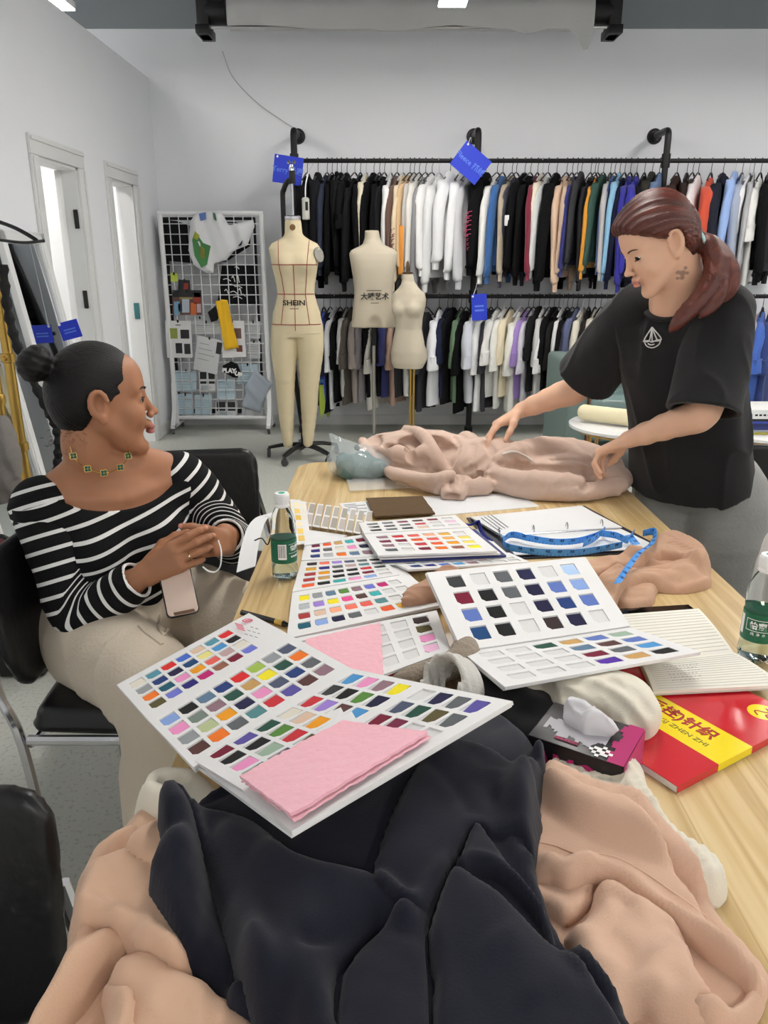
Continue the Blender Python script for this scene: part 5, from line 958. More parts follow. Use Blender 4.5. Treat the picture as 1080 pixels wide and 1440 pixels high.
# notebook, phone, catalogue, tissue box
m_cream = M('cream paper', (234, 231, 220), .8); m_rule = M('ruled line print', (206, 204, 196), .8)
t = thing('notebook', 'open ruled notebook with cream pages at the right of the middle colour card', 'notebook', atz(980, 920, TZ))
A, B, Cc, D_, E, F_ = Z((862, 868, TZ+.01), (982, 859, TZ+.01), (1031, 921, TZ+.015), (900, 936, TZ+.015), (1100, 967, TZ+.0185), (918, 976, TZ+.0185))
MB().prism([A, B, Cc, E, F_, D_], (0, 0, -1), .003).raw([], []).build('cover', M('notebook cover', (200, 196, 186), .6), t, smooth=False)
for nm, q in (('page', (A, B, Cc, D_)), ('page', (D_, Cc, E, F_))):
    q = [p+V3(0, 0, .0) for p in q]; W = lambda u, v: q[0]*(1-u)*(1-v)+q[1]*u*(1-v)+q[2]*u*v+q[3]*(1-u)*v; rg = []
    for i in range(9): v = i/8; rg.append(np.array([W(0, v), W(1, v), W(1, v)-V3(0, 0, .005), W(0, v)-V3(0, 0, .005)])+V3(0, 0, .005+.004*math.sin(math.pi*(v if nm == 'page' else v))**.7))
    o = MB().loft(rg).build(nm, m_cream, t); L = MB()
    for i in range(1, 15):
        if q[0] is A or True:
            v = i/15; h = .0052+.004*math.sin(math.pi*v)**.7
            pts = [W(.04, v), W(.97, v), W(.97, v+.012), W(.04, v+.012)]; L.prism([p+V3(0, 0, h) for p in pts], (0, 0, 1), .0002)
    L.build('ruled_lines', m_rule, o, smooth=False)['kind'] = 'stuff'
    if nm == 'page' and q[0] is not A and np.allclose(q[0], D_):
        hw = MB(); r = np.random.default_rng(5)
        for i in range(7):
            u = .18
            while u < .52-.02*i: w = r.uniform(.012, .03); v = .22+i*.09; h = .0058+.004*math.sin(math.pi*v)**.7; hw.prism([W(u, v)+V3(0, 0, h), W(u+w, v-.01)+V3(0, 0, h), W(u+w, v)+V3(0, 0, h), W(u, v+.012)+V3(0, 0, h)], (0, 0, 1), .0002); u += w+.012
        hw.build('handwriting', M('grey pencil', (170, 170, 172), .8), o, smooth=False)['kind'] = 'stuff'
t = thing('tablet', 'black tablet lying behind the open notebook', 'tablet', atz(930, 865, TZ)); P = Z((868, 856, TZ+.009), (968, 850, TZ+.009), (996, 872, TZ+.009), (880, 884, TZ+.009)); cP = sum(P)/4
MB().prism(P, (0, 0, -1), .008).build('body', m_gl, t); MB().prism([p+(cP-p)*.06+V3(0, 0, .0006) for p in P], (0, 0, -1), .0006).build('screen', M('black glass', (8, 8, 9), .08), t, smooth=False)
t = thing('catalogue', 'red and yellow paperback fabric catalogue under the notebook', 'catalogue', atz(980, 1040, TZ)); z1 = TZ+.012
BR, TR2 = atz(952, 1105, z1), atz(1057, 1050, z1); yv = TR2-BR; yv /= np.linalg.norm(yv); xv = np.cross(yv, V3(0, 0, 1)); ux = xv
def cp(x, y, dz=0): return BR+ux*x+yv*y+V3(0, 0, dz)                # x negative: to the left; y along the right edge
m_cred, m_cyel = M('glossy red cover', (204, 30, 44), .25, coat=.4), M('glossy yellow cover', (246, 222, 30), .25, coat=.4); Wd, Hh = .27, .285
y0 = (atz(1010, 1075, z1)-BR)@yv; y1 = (TR2-BR)@yv
MB().prism([cp(-Wd, 0), cp(0, 0), cp(0, Hh), cp(-Wd, Hh)], (0, 0, -1), .0105).raw([], []).build('pages', m_pap, t, smooth=False)
MB().prism([cp(-Wd, -.001, .0006), cp(.001, -.001, .0006), cp(.001, y0, .0006), cp(-Wd, y0, .0006)], (0, 0, -1), .0011).prism([cp(-Wd, y1, .0006), cp(.001, y1, .0006), cp(.001, Hh, .0006), cp(-Wd, Hh, .0006)], (0, 0, -1), .0011).prism([cp(.0008, 0), cp(.0012, 0), cp(.0012, y0), cp(.0008, y0)], (0, 0, -1), .011).prism([cp(.0008, y1), cp(.0012, y1), cp(.0012, Hh), cp(.0008, Hh)], (0, 0, -1), .011).build('red_cover', m_cred, t, smooth=False)
MB().prism([cp(-Wd, y0, .0006), cp(.001, y0, .0006), cp(.001, y1, .0006), cp(-Wd, y1, .0006)], (0, 0, -1), .0011).prism([cp(.0008, y0), cp(.0012, y0), cp(.0012, y1), cp(.0008, y1)], (0, 0, -1), .011).build('yellow_band', m_cyel, t, smooth=False)
yb = (y0+y1)/2; m_redp = M('dark red print', (170, 30, 30), .5)
lettering('友(反控)针织', .027, m_redp, M4(cp(-.115, yb+.012, .0008), ux, yv), t, 'title_lettering', .0002, bold=.0008)
lettering('YOU KONGJ ZHEN ZHI', .0125, M('olive print dark', (120, 110, 20), .5), M4(cp(-.105, yb-.014, .0008), ux, yv), t, 'subtitle_lettering', .0002, sx=1.1)
e = atz(1072, 1002, z1)-BR; ex, ey = e@ux, e@yv; MB().lathe([(.021, .0007), (.021, .001)], cp(ex, ey), 32).build('emblem', m_cyel, t)
a = np.linspace(-2.6, 2.6, 30); MB().tube([cp(ex+.007*math.sin(q*1.3)-.001, ey+.005*q, .0012) for q in a], .0013, 6, flat=.4).tube([cp(ex+.012+.004*math.sin(q*1.5), ey+.0035*q, .0012) for q in a], .0012, 6, flat=.4).build('emblem_swirl', m_redp, t)
# tissue box
t = thing('tissue_box', 'black and pink tissue box under the cream garment beside the red catalogue', 'tissue box', atz(860, 1080, TZ))
TA, TB, TC = atz(742, 1033, .815), atz(877, 1079, .815), atz(932, 1054, .815); xa = TB-TA; ya = TC-TB; ya = ya-xa*(ya@xa)/(xa@xa); xl = np.linalg.norm(xa); yl = np.linalg.norm(ya); xa /= xl; ya /= yl; Rb = np.stack([xa, ya, V3(0, 0, 1)], 1)
def bp_(x, y, z): return TA+xa*x+ya*y+V3(0, 0, z)
hb = TA[2]-TZ-.001; m_blk = M('black carton', (24, 22, 26), .35); m_mag = M('magenta carton', (176, 34, 104), .35); m_sil = M('grey carton print', (176, 174, 180), .45); yl = .095
MB().box((0, 0, -hb), (xl, yl, 0), .002, Rb, TA).build('carton', m_blk, t)
MB().prism([bp_(xl+.0006, 0, -hb), bp_(xl+.0006, yl, -hb), bp_(xl+.0006, yl, 0), bp_(xl+.0006, 0, 0)], xa, .0004).build('magenta_end', m_mag, t, smooth=False)
b = MB(); r = np.random.default_rng(2)
for i in range(12): y = yl*i/12; d = .018+.012*r.random(); b.prism([bp_(xl-d, y, .0004), bp_(xl, y, .0004), bp_(xl, y+yl/12, .0004), bp_(xl-d, y+yl/12, .0004)], (0, 0, 1), .0003)
b.build('magenta_edge', m_mag, t, smooth=False); b = MB()
for i in range(16): x = xl*(.08+.66*i/16); y0_ = .012+.006*math.sin(i)+.01*abs(i-8)/8; b.prism([bp_(x, y0_+.012*r.random(), .0004), bp_(x+xl*.042, y0_+.01*r.random(), .0004), bp_(x+xl*.042, .050+.008*r.random(), .0004), bp_(x, .052+.006*r.random(), .0004)], (0, 0, 1), .0003)
b.build('grey_pixel_print', m_sil, t, smooth=False)
b = MB()
for i, j in [(i, j) for i in range(6) for j in range(5) if abs(i-2.5)+abs(j-2) < 3.4]: b.prism([bp_(xl-.048+.005*(i+a), .002+.005*(j+c_), .0008) for a, c_ in ((0, 0), (1, 0), (1, 1), (0, 1))], (0, 0, 1), .0003) if (i+j) % 3 else None
b.build('white_pixel_badge', m_wht, t, smooth=False)
MB().prism([bp_(xl*.25+a, .010+c_, .0009) for a, c_ in ((0, 0), (.032, 0), (.032, .007), (0, .007))], (0, 0, 1), .0003).build('badge_strip', M('dark crimson print', (110, 20, 50), .5), t, smooth=False); [MB().prism([bp_(xl*.25+.003+.005*k_+a, .012+c_, .0013) for a, c_ in ((0, 0), (.0035, 0), (.0035, .003), (0, .003))], (0, 0, 1), .0002).build('badge_print', m_mag, t, smooth=False) for k_ in range(5)]
lettering('AMO', .040, m_mag, M4(bp_(xl*.42, -.0006, -hb*.5), xa, V3(0, 0, 1)), t, 'box_lettering', .0003, bold=.0016, sx=.95)
tv = []; 
sd = Sdf().ell(bp_(xl*.5, .055, .008), (.036, .012, .016), .01, Rb).ell(bp_(xl*.36, .06, .016), (.020, .006, .020), .006, Rb).ell(bp_(xl*.55, .05, .014), (.016, .005, .016), .004, Rb@rotm('Z', 40)).disp(lambda P: .002*wob(P, 120, 6)-.005*np.exp(-np.abs(wob(P, 110, 8))/.14)); tag(sculpt('tissue', sd, bp_(xl*.5, .055, 0)-.08, bp_(xl*.5, .055, 0)+.08, .003, M('white tissue', (214, 214, 218), .8)), 'crumpled white tissue sticking out of the black and pink box', 'tissue')
t = thing('marker_pen', 'dark marker pen with a metal band beside the front colour card book', 'pen', atz(393, 876, TZ)); a, b_ = atz(380, 872, TZ+.006), atz(406, 879, TZ+.006); d = (b_-a)
MB().tube([a-d*1.6, a+d*.3], .0055, 10).build('barrel', m_gl, t); MB().tube([a+d*.3, a+d*.7], .006, 10).build('band', m_brass, t); MB().tube([a+d*.7, b_], [.006, .003], 10).build('cap', m_gl, t)
# plastic bags
m_film = M('clear plastic film', (235, 240, 244), .12, trans=.0, spec=.8, alpha=.28, bump=.5, bscale=16)
soft_sheet('plastic_bag', Z((486, 672, TZ+.004), (590, 662, TZ+.004), (640, 684, TZ+.004), (492, 692, TZ+.004)), m_film, .001, .003, 20, 10, 'plastic bag', 'flat clear plastic bag lying under the beige hoodie')
c = atz(500, 650, .80); sd = Sdf().ell(c, (.055, .06, .045), .02).ell(c+V3(.03, -.02, -.01), (.05, .05, .035), .02).disp(lambda P: .006*wob(P, 60, 3)).fn(lambda P: TZ+.002-P[:, 2], k=.003, op=2) if False else None
c = atz(503, 652, .79); sd = Sdf().box(c+V3(.01, 0, -.006), (.075, .06, .028), .022, .02, rotm('Z', 12)).ell(c+V3(.03, .01, .008), (.05, .045, .026), .015).disp(lambda P: .008*wob(P, 60, 3)-.012*np.exp(-np.abs(wob(P, 70, 5))/.15)); sd._p(2, lambda P: TZ+.002-P[:, 2], c, 9, .004)
t = thing('bagged_fabric', 'teal fabric inside a clear plastic bag at the far table corner', 'fabric', c); sculpt('fabric', sd, c-.16, c+.16, .005, M('teal fabric', (92, 120, 118), .5, bump=.4, bscale=40), t)
sd2 = Sdf().ell(c+V3(-.01, 0, .008), (.085, .085, .058), .02).ell(c+V3(.04, -.01, -.002), (.07, .065, .045), .02).cone(c+V3(-.05, .02, .04), c+V3(-.085, .03, .085), .03, .006, .03).disp(lambda P: .008*wob(P, 50, 13)+.003*wob(P, 160, 3)); sd2._p(2, lambda P: TZ+.001-P[:, 2], c, 9, .004)
sculpt('plastic_wrap', sd2, c-.2, c+.2, .005, M('shiny plastic film', (214, 226, 230), .08, spec=1., alpha=.3, bump=.6, bscale=30), t)
# ---------------------------------------------------------------- garments on the table
def onto(sdf, px, py, y0): 
    o = aty(px, py, y0); d = o-V3(0, 0, EYE); d /= np.linalg.norm(d); p = o-d*.35
    for _ in range(80): p = p+d*float(np.clip(sdf(p[None])[0]-.0012, -.01, .03))*.8
    return p
FIELDS = []
def under(x, y):
    z = np.zeros(len(x))
    for fn in FIELDS: z = np.maximum(z, fn(x, y))
    return z
def fleece(n, c, b=.12): return M(n, c, .92, var=.04, vscale=9, bump=b, bscale=420, sheen=.12 if max(c) > 60 else .10, spec=.22)
def heap(name, label, cat, outline, H, er, strokes, mat, h=.006, zo=None, noise=(.004, 22, 1), over=True, droop=True, fx=None, mounds=(), wr=None, parent=None, crease=None):
    crease = (.0055 if mat is not m_navy else .004, 26, (len(name)*37+int(outline[0][0]*3)) % 180) if crease is None else crease
    """garment lying on the table: outline and fold strokes given as points on the table, heights in metres"""
    zo = TZ+H*.5 if zo is None else zo
    P = np.array([atz(p[0], p[1], p[2] if len(p) > 2 else zo)[:2] for p in outline]); P = spline(np.concatenate([P, P[:1]]), 5)[:-1]
    ST = []
    for pts, amp, wl_, wr_ in strokes: q = spline(np.array([atz(a, b, zo)[:2] for a, b in pts]), 6); ST.append((q, amp, wl_, wr_))
    MD = [(atz(a, b, zo)[:2], amp, w) for a, b, amp, w in mounds]
    def prof(x, y, d):
        X = np.stack([x, y], 1); e = np.sqrt(np.clip(1-(1-np.clip(d/er, 0, 1))**2, 0, 1)); z = H*e
        for c, amp, w in MD: z = z+e*amp*np.exp(-((X-c)**2).sum(1)/w**2)
        for q, amp, wl_, wr_ in ST:
            bd = np.full(len(X), 9e9); sg = np.ones(len(X)); tt = np.zeros(len(X)); n = len(q)-1
            for i in range(n):
                a, ab = q[i], q[i+1]-q[i]; t = np.clip((X-a)@ab/max(ab@ab, 1e-12), 0, 1); r = X-a-t[:, None]*ab; d_ = np.hypot(r[:, 0], r[:, 1]); m = d_ < bd
                bd[m] = d_[m]; sg[m] = (ab[0]*r[m, 1]-ab[1]*r[m, 0]); tt[m] = (i+t[m])/n
            w = np.where(sg > 0, wl_, wr_); z = z+e**.5*amp*(np.exp(-(bd/w)**2) if amp > 0 else np.exp(-bd/w*1.3))*np.clip(np.minimum(tt, 1-tt)*6+.35, 0, 1)
        X3 = np.concatenate([X, np.zeros((len(X), 1))], 1); z = z+e*noise[0]*wob(X3, noise[1], noise[2])+e*noise[0]*.4*wob(X3, noise[1]*2.7, noise[2]+1)
        if crease[0]: a_ = math.radians(crease[2]); uv = np.stack([(x*math.cos(a_)+y*math.sin(a_))/2.6, y*math.cos(a_)-x*math.sin(a_), 0*x], 1); n1, n2 = wob(uv, crease[1], noise[2]+40), wob(uv, crease[1]*1.9, noise[2]+50); z = z+e*crease[0]*(.6*(1-np.exp(-np.abs(n1)/.16))*1.6-1+.5*(1-np.exp(-np.abs(n2)/.2)))
        if fx is not None: z = z+e*fx(x, y, d)
        return np.maximum(z, .003*e)
    def hgt(x, y, d):
        b = under(x, y)*(1 if over else 0) if parent is None else sum(under(x+i_, y+j_) for i_, j_ in ((.006, 0), (-.006, 0), (0, .006), (0, -.006)))/4; g = np.clip(TX0-.005-x, 0, 1); gr = -1.1*g-2*g*g if droop else 0
        return b*(np.clip(d/.012+.25, 0, 1) if parent is None else 1)+prof(x, y, d)+gr
    v, f = patch(P, h, hgt, 0.); n = len(v)//2
    for _ in range(2):                                              # relax the top a little
        s = np.zeros_like(v); c = np.zeros(len(v)); F = np.asarray(f)
        for a, b in ((0, 1), (1, 2), (2, 3), (3, 0)): np.add.at(s, F[:, a], v[F[:, b]]); np.add.at(s, F[:, b], v[F[:, a]]); np.add.at(c, F[:, a], 1); np.add.at(c, F[:, b], 1)
        v[:n, 2] = .5*v[:n, 2]+.5*(s/np.maximum(c, 1)[:, None])[:n, 2]
    g = np.clip(TX0-.005-v[n:, 0], 0, 1); b0 = np.minimum(under(v[n:, 0], v[n:, 1])*(.9 if parent is None else 1)-(0 if parent is None else .006) if over else 0, v[:n, 2]-.004); v[n:, 2] = np.minimum(np.maximum(b0, 0)-(1.1*g+2*g*g if droop else 0), v[:n, 2]-.003)
    if wr: v[:n] = wrinkle(v[:n], np.asarray(f)[(np.asarray(f) < n).all(1)], fix=v[:n, 2]-v[n:, 2] < .008, **wr)
    v[:, 2] += TZ+.0012; c = v[:n].mean(0)
    t = thing(name, label, cat, (c[0], c[1], TZ)) if parent is None else parent; pn = 'body' if parent is None else name; o = link(pn, mesh(pn, v, np.asarray(f).tolist(), mat, None, True), t)
    def surf(a, b, zz=None):
        q = atz(a, b, zo) if zz is None else atz(a, b, zz)
        for _ in range(6): k = np.argmin(((v[:n, :2]-q[:2])**2).sum(1)); q = atz(a, b, v[k, 2])
        return np.array([q[0], q[1], v[k, 2]])
    FIELDS_add(P, prof)
    return t, surf, o
def FIELDS_add(P, prof):
    k = list(FIELDS)
    def fn(x, y):
        b = np.zeros(len(x))
        for g in k: b = np.maximum(b, g(x, y)) if g is not None else b
        X = np.stack([x, y], 1); i = inpoly(P, X); z = b.copy()
        if i.any(): d, _ = polydist(P, X[i]); z[i] = b[i]+prof(x[i], y[i], d)
        return z
    FIELDS[:] = [fn]                                                # the newest field already contains those below
def stitch(surf, pts, mat, parent, name='seam', r=.0011, dz=.0006, n=8):
    q = spline(np.array(pts, float), n); P = np.array([surf(a, b) for a, b in q]); k = np.ones(3)/3
    for c in range(3): P[1:-1, c] = np.convolve(P[:, c], k, 'valid')
    MB().tube(P+V3(0, 0, dz), r, 5).build(name, mat, parent)
m_beige = fleece('peach beige fleece', (206, 170, 144)); m_beige2 = fleece('rosy beige fleece', (208, 173, 150)); m_navy = fleece('navy black fleece', (19, 21, 34), .1); m_creamc = fleece('cream jersey', (222, 216, 200)); m_hood = fleece('dusty beige fleece', (200, 174, 158)); m_stb = M('beige stitch', (226, 194, 168), .9); m_stn = M('navy stitch', (10, 10, 16), .9)
# cream trousers with a gathered waistband
bandq = [(790, 1096), (850, 1094), (895, 1115), (932, 1170), (980, 1212), (1012, 1244)]
BQ = spline(np.array([atz(a, b, TZ+.02)[:2] for a, b in bandq]), 10); BA = np.concatenate([[0], np.cumsum(np.linalg.norm(np.diff(BQ, axis=0), axis=1))])
def gathers(x, y, d):
    X = np.stack([x, y], 1); k = np.argmin(((X[:, None]-BQ[None])**2).sum(2), 1); D = np.sqrt(((X-BQ[k])**2).sum(1)); i1 = np.minimum(k+1, len(BQ)-1); i0 = np.maximum(k-1, 0); tn = BQ[i1]-BQ[i0]; tn /= np.linalg.norm(tn, axis=1)[:, None]; s = BA[k]+((X-BQ[k])*tn).sum(1); c = tn[:, 0]*(X-BQ[k])[:, 1]-tn[:, 1]*(X-BQ[k])[:, 0]
    return .008*np.abs(np.sin(s*230+np.sin(c*260)*.5))**.8+.006*np.abs(np.sin(c*190))
heap('cream_trousers', 'cream garment with a gathered ribbed waistband under the beige garment beside the tissue box', 'trousers', [(740, 1130), (764, 1088), (800, 1079), (850, 1082), (884, 1080), (906, 1098), (920, 1140), (954, 1184), (1000, 1216), (1022, 1240), (1020, 1258), (990, 1266), (900, 1230), (800, 1190)], .034, .020, [([(870, 1090), (885, 1130), (920, 1180)], .016, .012, .02)], m_creamc, .0035, fx=gathers, noise=(.002, 30, 2), zo=TZ+.012, crease=(0, 1, 0))

def zm(sc, ox, oy): return lambda *p: [(ox+a/sc, oy+b/sc) for a, b in p]
WR = lambda s, a=.07, b=.10, lim=(.004, .010), sc=20, d=None: dict(stretch=a*1.6, it=90, beta=b, seed=s, lim=lim, scale=sc, dirn=(s*47) % 180 if d is None else d)
# beige garment, right of the navy one: layers from the bottom up
q = zm(3.086, 730, 1060); k_ = lambda pts, *a: (q(*pts), *a)
t, sf, o = heap('beige_sweatshirt', 'rosy beige sweatshirt with a thick folded hem spread at the near right of the table', 'sweatshirt', q((60, 140), (120, 118), (200, 150), (340, 222), (480, 272), (600, 372), (700, 470), (800, 580), (880, 700), (960, 780), (1040, 870), (1085, 940), (1090, 1010), (1060, 1070), (1000, 1130), (960, 1400), (400, 1400), (100, 900), (-100, 500)), .014, .014, [], m_beige2, .006, zo=TZ+.01, noise=(.002, 20, 3))
heap('inner_fold', '', '', q((100, 478), (200, 500), (335, 508), (335, 600), (230, 700), (190, 700), (100, 640), (0, 600)), .014, .012, [k_([(120, 640), (200, 690), (240, 720)], .006, .008, .008)], m_beige2, .005, zo=TZ+.03, parent=t, wr=WR(2))
t_, sf2, o = heap('sleeve', '', '', q((345, 506), (400, 500), (500, 556), (620, 624), (700, 690), (745, 770), (768, 830), (780, 930), (850, 990), (915, 1060), (880, 1084), (780, 1090), (640, 1080), (520, 1050), (420, 1150), (200, 1000), (250, 830), (205, 720), (230, 690), (310, 610), (330, 550)), .030, .020,
    [k_([(225, 700), (300, 640), (350, 606), (430, 612), (495, 672)], -.014, .006, .012), k_([(330, 590), (400, 580), (470, 620), (540, 690)], .010, .014, .016), k_([(640, 742), (690, 738), (745, 776)], -.010, .006, .010), k_([(700, 700), (735, 740)], .006, .01, .01), k_([(560, 880), (640, 940), (800, 1000)], .010, .03, .03), k_([(440, 790), (480, 850), (470, 940)], -.006, .014, .02), k_([(300, 800), (330, 880), (420, 960)], .008, .016, .02), k_([(620, 960), (720, 1010), (850, 1060)], -.005, .012, .016), k_([(770, 840), (790, 940), (860, 1010)], .008, .010, .010)], m_beige2, .0045, zo=TZ+.045, parent=t, wr=WR(4, .08, .12), noise=(.002, 24, 3))
heap('rim', '', '', q((730, 1092), (790, 1092), (850, 1082), (925, 1066), (985, 1010), (1020, 945), (1060, 930), (1092, 950), (1085, 1010), (1050, 1070), (960, 1122), (860, 1148), (790, 1130)), .026, .014, [k_([(800, 1112), (880, 1104), (960, 1080), (1030, 1010)], -.008, .004, .006), k_([(1010, 960), (1060, 968)], -.006, .003, .004)], m_beige2, .004, zo=TZ+.03, parent=t, noise=(.0015, 40, 3))
t_, sf, o = heap('front_panel', '', '', q((60, 140), (120, 120), (200, 152), (340, 224), (480, 274), (600, 374), (700, 472), (800, 582), (880, 702), (960, 782), (1040, 872), (1086, 940), (1040, 950), (1015, 925), (960, 866), (860, 796), (740, 706), (620, 618), (500, 548), (420, 498), (345, 488), (270, 512), (210, 524), (140, 494), (60, 478), (-20, 440), (-20, 200)), .026, .012,
    [k_([(70, 425), (140, 450), (210, 478), (270, 466), (350, 446), (440, 470), (560, 548), (700, 650), (860, 760), (1000, 890)], .009, .007, .013), k_([(70, 384), (160, 400), (240, 432), (340, 432), (420, 450), (520, 500), (700, 620), (860, 740)], -.004, .004, .005), k_([(190, 430), (205, 500)], -.005, .005, .008), k_([(85, 210), (200, 215), (280, 220)], -.002, .006, .01), k_([(900, 760), (1000, 860)], .004, .01, .01)], m_beige2, .004, zo=TZ+.05, parent=t, wr=WR(6, .03, .25, (.002, .005)), noise=(.0015, 16, 3))
stitch(sf, q((75, 384), (160, 400), (240, 432), (340, 434), (420, 452), (520, 502), (700, 622), (860, 742)), m_stb, t, 'hem_stitch', .0006)
# beige garment left, hanging over the table edge
q = zm(3.375, 20, 1070)
t, sf, o = heap('beige_hoodie', 'peach beige hoodie crumpled over the near left edge of the table', 'hoodie', q((213, 600), (232, 490), (270, 410), (350, 310), (430, 250), (520, 205), (600, 190), (720, 190), (900, 400), (1100, 900), (1300, 1300), (1000, 1560), (300, 1600), (-80, 1560), (20, 1249), (100, 1130), (170, 1030), (240, 900), (310, 750), (225, 690)), .020, .025, [], m_beige, .007, zo=TZ+.015, noise=(.003, 18, 5))
heap('cuff', '', '', q((155, 920), (178, 872), (238, 812), (300, 790), (330, 850), (260, 900), (210, 934), (170, 936)), .014, .012, [], m_beige, .004, zo=TZ+.0, parent=t, fx=lambda x, y, d: .0012*np.sin((x+.6*y)*900))
heap('body_fold', '', '', q((455, 940), (520, 900), (640, 898), (760, 930), (860, 1000), (970, 1050), (1080, 1130), (1250, 1300), (1100, 1500), (330, 1500), (400, 1250), (415, 1150), (405, 1060), (430, 990)), .030, .024, [k_([(640, 1260), (700, 1180), (790, 1110), (950, 1052)], .012, .016, .03), k_([(930, 1290), (938, 1160), (952, 1060)], -.008, .005, .008), k_([(560, 960), (640, 1010), (640, 1200)], .008, .03, .03), k_([(880, 1130), (900, 1260)], .006, .012, .012)] if False else [(q((640, 1260), (700, 1180), (790, 1110), (950, 1052)), .012, .016, .03), (q((930, 1290), (938, 1160), (952, 1060)), -.008, .005, .008), (q((560, 960), (640, 1010), (640, 1200)), .008, .03, .03), (q((880, 1130), (900, 1260)), .006, .012, .012)], m_beige, .0045, zo=TZ+.045, parent=t, wr=WR(5, .08, .10), noise=(.0025, 22, 5))
t_, sf, o = heap('pocket_flap', '', '', q((386, 985), (412, 948), (448, 968), (462, 1010), (520, 1055), (572, 1090), (574, 1150), (556, 1260), (440, 1400), (418, 1250), (412, 1100), (398, 1030)), .013, .010, [(q((415, 1010), (470, 1060), (560, 1110)), .005, .008, .012), (q((440, 1160), (500, 1220)), -.004, .006, .006)], m_beige, .004, zo=TZ+.06, parent=t)
t_, sf, o = heap('hem_band', '', '', q((-40, 1330), (20, 1240), (100, 1125), (170, 1030), (235, 905), (312, 740), (380, 735), (470, 765), (540, 795), (584, 848), (545, 892), (462, 918), (400, 988), (330, 1072), (230, 1172), (150, 1262), (60, 1360)), .026, .018, [(q((-10, 1290), (110, 1150), (250, 1012), (380, 906), (500, 826)), .014, .016, .020), (q((330, 760), (290, 860), (230, 970), (170, 1060)), .008, .012, .02), (q((300, 905), (380, 830), (440, 790)), -.010, .006, .012)], m_beige, .0045, zo=TZ+.045, parent=t, wr=WR(7, .05, .15), noise=(.002, 24, 5))
t_, sf, o = heap('sleeve', '', '', q((214, 560), (232, 490), (270, 410), (350, 310), (430, 250), (520, 206), (578, 188), (600, 215), (660, 215), (780, 190), (900, 400), (900, 800), (800, 960), (640, 890), (560, 860), (505, 792), (430, 752), (370, 738), (270, 722), (228, 690), (212, 625)), .050, .034,
    [(q((584, 200), (580, 250), (535, 310), (500, 390), (430, 430), (360, 448)), -.034, .012, .022), (q((360, 452), (470, 425), (560, 408), (640, 445)), .012, .016, .024), (q((520, 330), (530, 380), (600, 420)), -.016, .006, .010), (q((310, 660), (400, 580), (540, 505)), .005, .014, .014), (q((430, 748), (540, 762), (640, 800), (720, 850)), .008, .010, .016), (q((250, 500), (300, 420), (400, 320)), .008, .02, .02)], m_beige, .0045, zo=TZ+.065, parent=t, wr=WR(9, .06, .14), noise=(.0025, 20, 6))
heap('sleeve_fold', '', '', q((518, 345), (530, 305), (600, 272), (700, 236), (860, 260), (860, 520), (690, 480), (640, 440), (560, 402), (528, 380)), .014, .012, [(q((540, 300), (620, 290), (700, 290)), -.005, .004, .008)], m_beige, .004, zo=TZ+.09, parent=t, wr=WR(11, .05, .15, (.002, .006)))
q = zm(1., 0, 0)
heap('cream_garment', 'cream garment piece peeking out between the beige hoodie and the front colour card', 'garment', [(184, 1128), (192, 1108), (212, 1094), (245, 1088), (282, 1091), (310, 1110), (330, 1150), (240, 1165)], .036, .03, [([(215, 1104), (235, 1110), (265, 1112)], -.010, .006, .012), ([(205, 1112), (240, 1098), (285, 1098)], .010, .012, .016)], m_creamc, .0045, over=True, wr=WR(3))
# navy garment on top: layers
q = zm(1, 0, 0)
t, sf, o = heap('navy_sweatshirt', 'large navy black sweatshirt with a slit pocket heaped at the near end of the table', 'sweatshirt', [(200, 1272), (206, 1252), (222, 1228), (217, 1190), (224, 1150), (236, 1134), (262, 1118), (300, 1104), (430, 1060), (540, 1010), (640, 985), (700, 985), (750, 1020), (770, 1062), (768, 1100), (756, 1150), (754, 1190), (768, 1236), (800, 1306), (850, 1366), (905, 1424), (960, 1530), (420, 1560), (405, 1446), (352, 1420), (312, 1404), (306, 1380), (252, 1350), (222, 1306)], .050, .036,
    [([(300, 1160), (296, 1215), (316, 1280), (332, 1340), (310, 1378)], -.030, .014, .022), ([(214, 1268), (240, 1276), (262, 1300), (272, 1330)], -.018, .008, .014), ([(222, 1228), (250, 1226), (262, 1212)], -.014, .007, .012), ([(232, 1150), (240, 1180), (262, 1210)], .010, .016, .02)], m_navy, .0055, zo=TZ+.06, mounds=[(640, 1080, .036, .12), (480, 1150, .03, .13), (620, 1250, .02, .14)], noise=(.003, 16, 7), wr=WR(7, .05, .16))
heap('collar_band', '', '', [(238, 1130), (262, 1110), (300, 1102), (342, 1118), (384, 1152), (430, 1198), (446, 1214), (420, 1204), (378, 1168), (334, 1132), (300, 1118), (270, 1122)], .010, .007, [], m_navy, .004, zo=TZ+.10, parent=t)
t_, sf, o = heap('sleeve', '', '', [(262, 1122), (296, 1110), (332, 1124), (376, 1158), (410, 1196), (440, 1208), (500, 1214), (540, 1226), (570, 1250), (585, 1290), (540, 1276), (500, 1300), (474, 1326), (468, 1360), (480, 1420), (460, 1440), (400, 1412), (370, 1392), (340, 1350), (318, 1290), (300, 1230), (284, 1180)], .026, .020, [([(540, 1262), (500, 1286), (440, 1308), (420, 1300)], -.016, .010, .016), ([(380, 1180), (410, 1240), (420, 1320), (440, 1400)], .012, .024, .03), ([(290, 1140), (340, 1170), (400, 1210), (500, 1236)], .006, .014, .02), ([(350, 1290), (362, 1340), (380, 1380)], .008, .010, .014)], m_navy, .0045, zo=TZ+.10, parent=t, wr=WR(13, .05, .2, (.003, .008)))
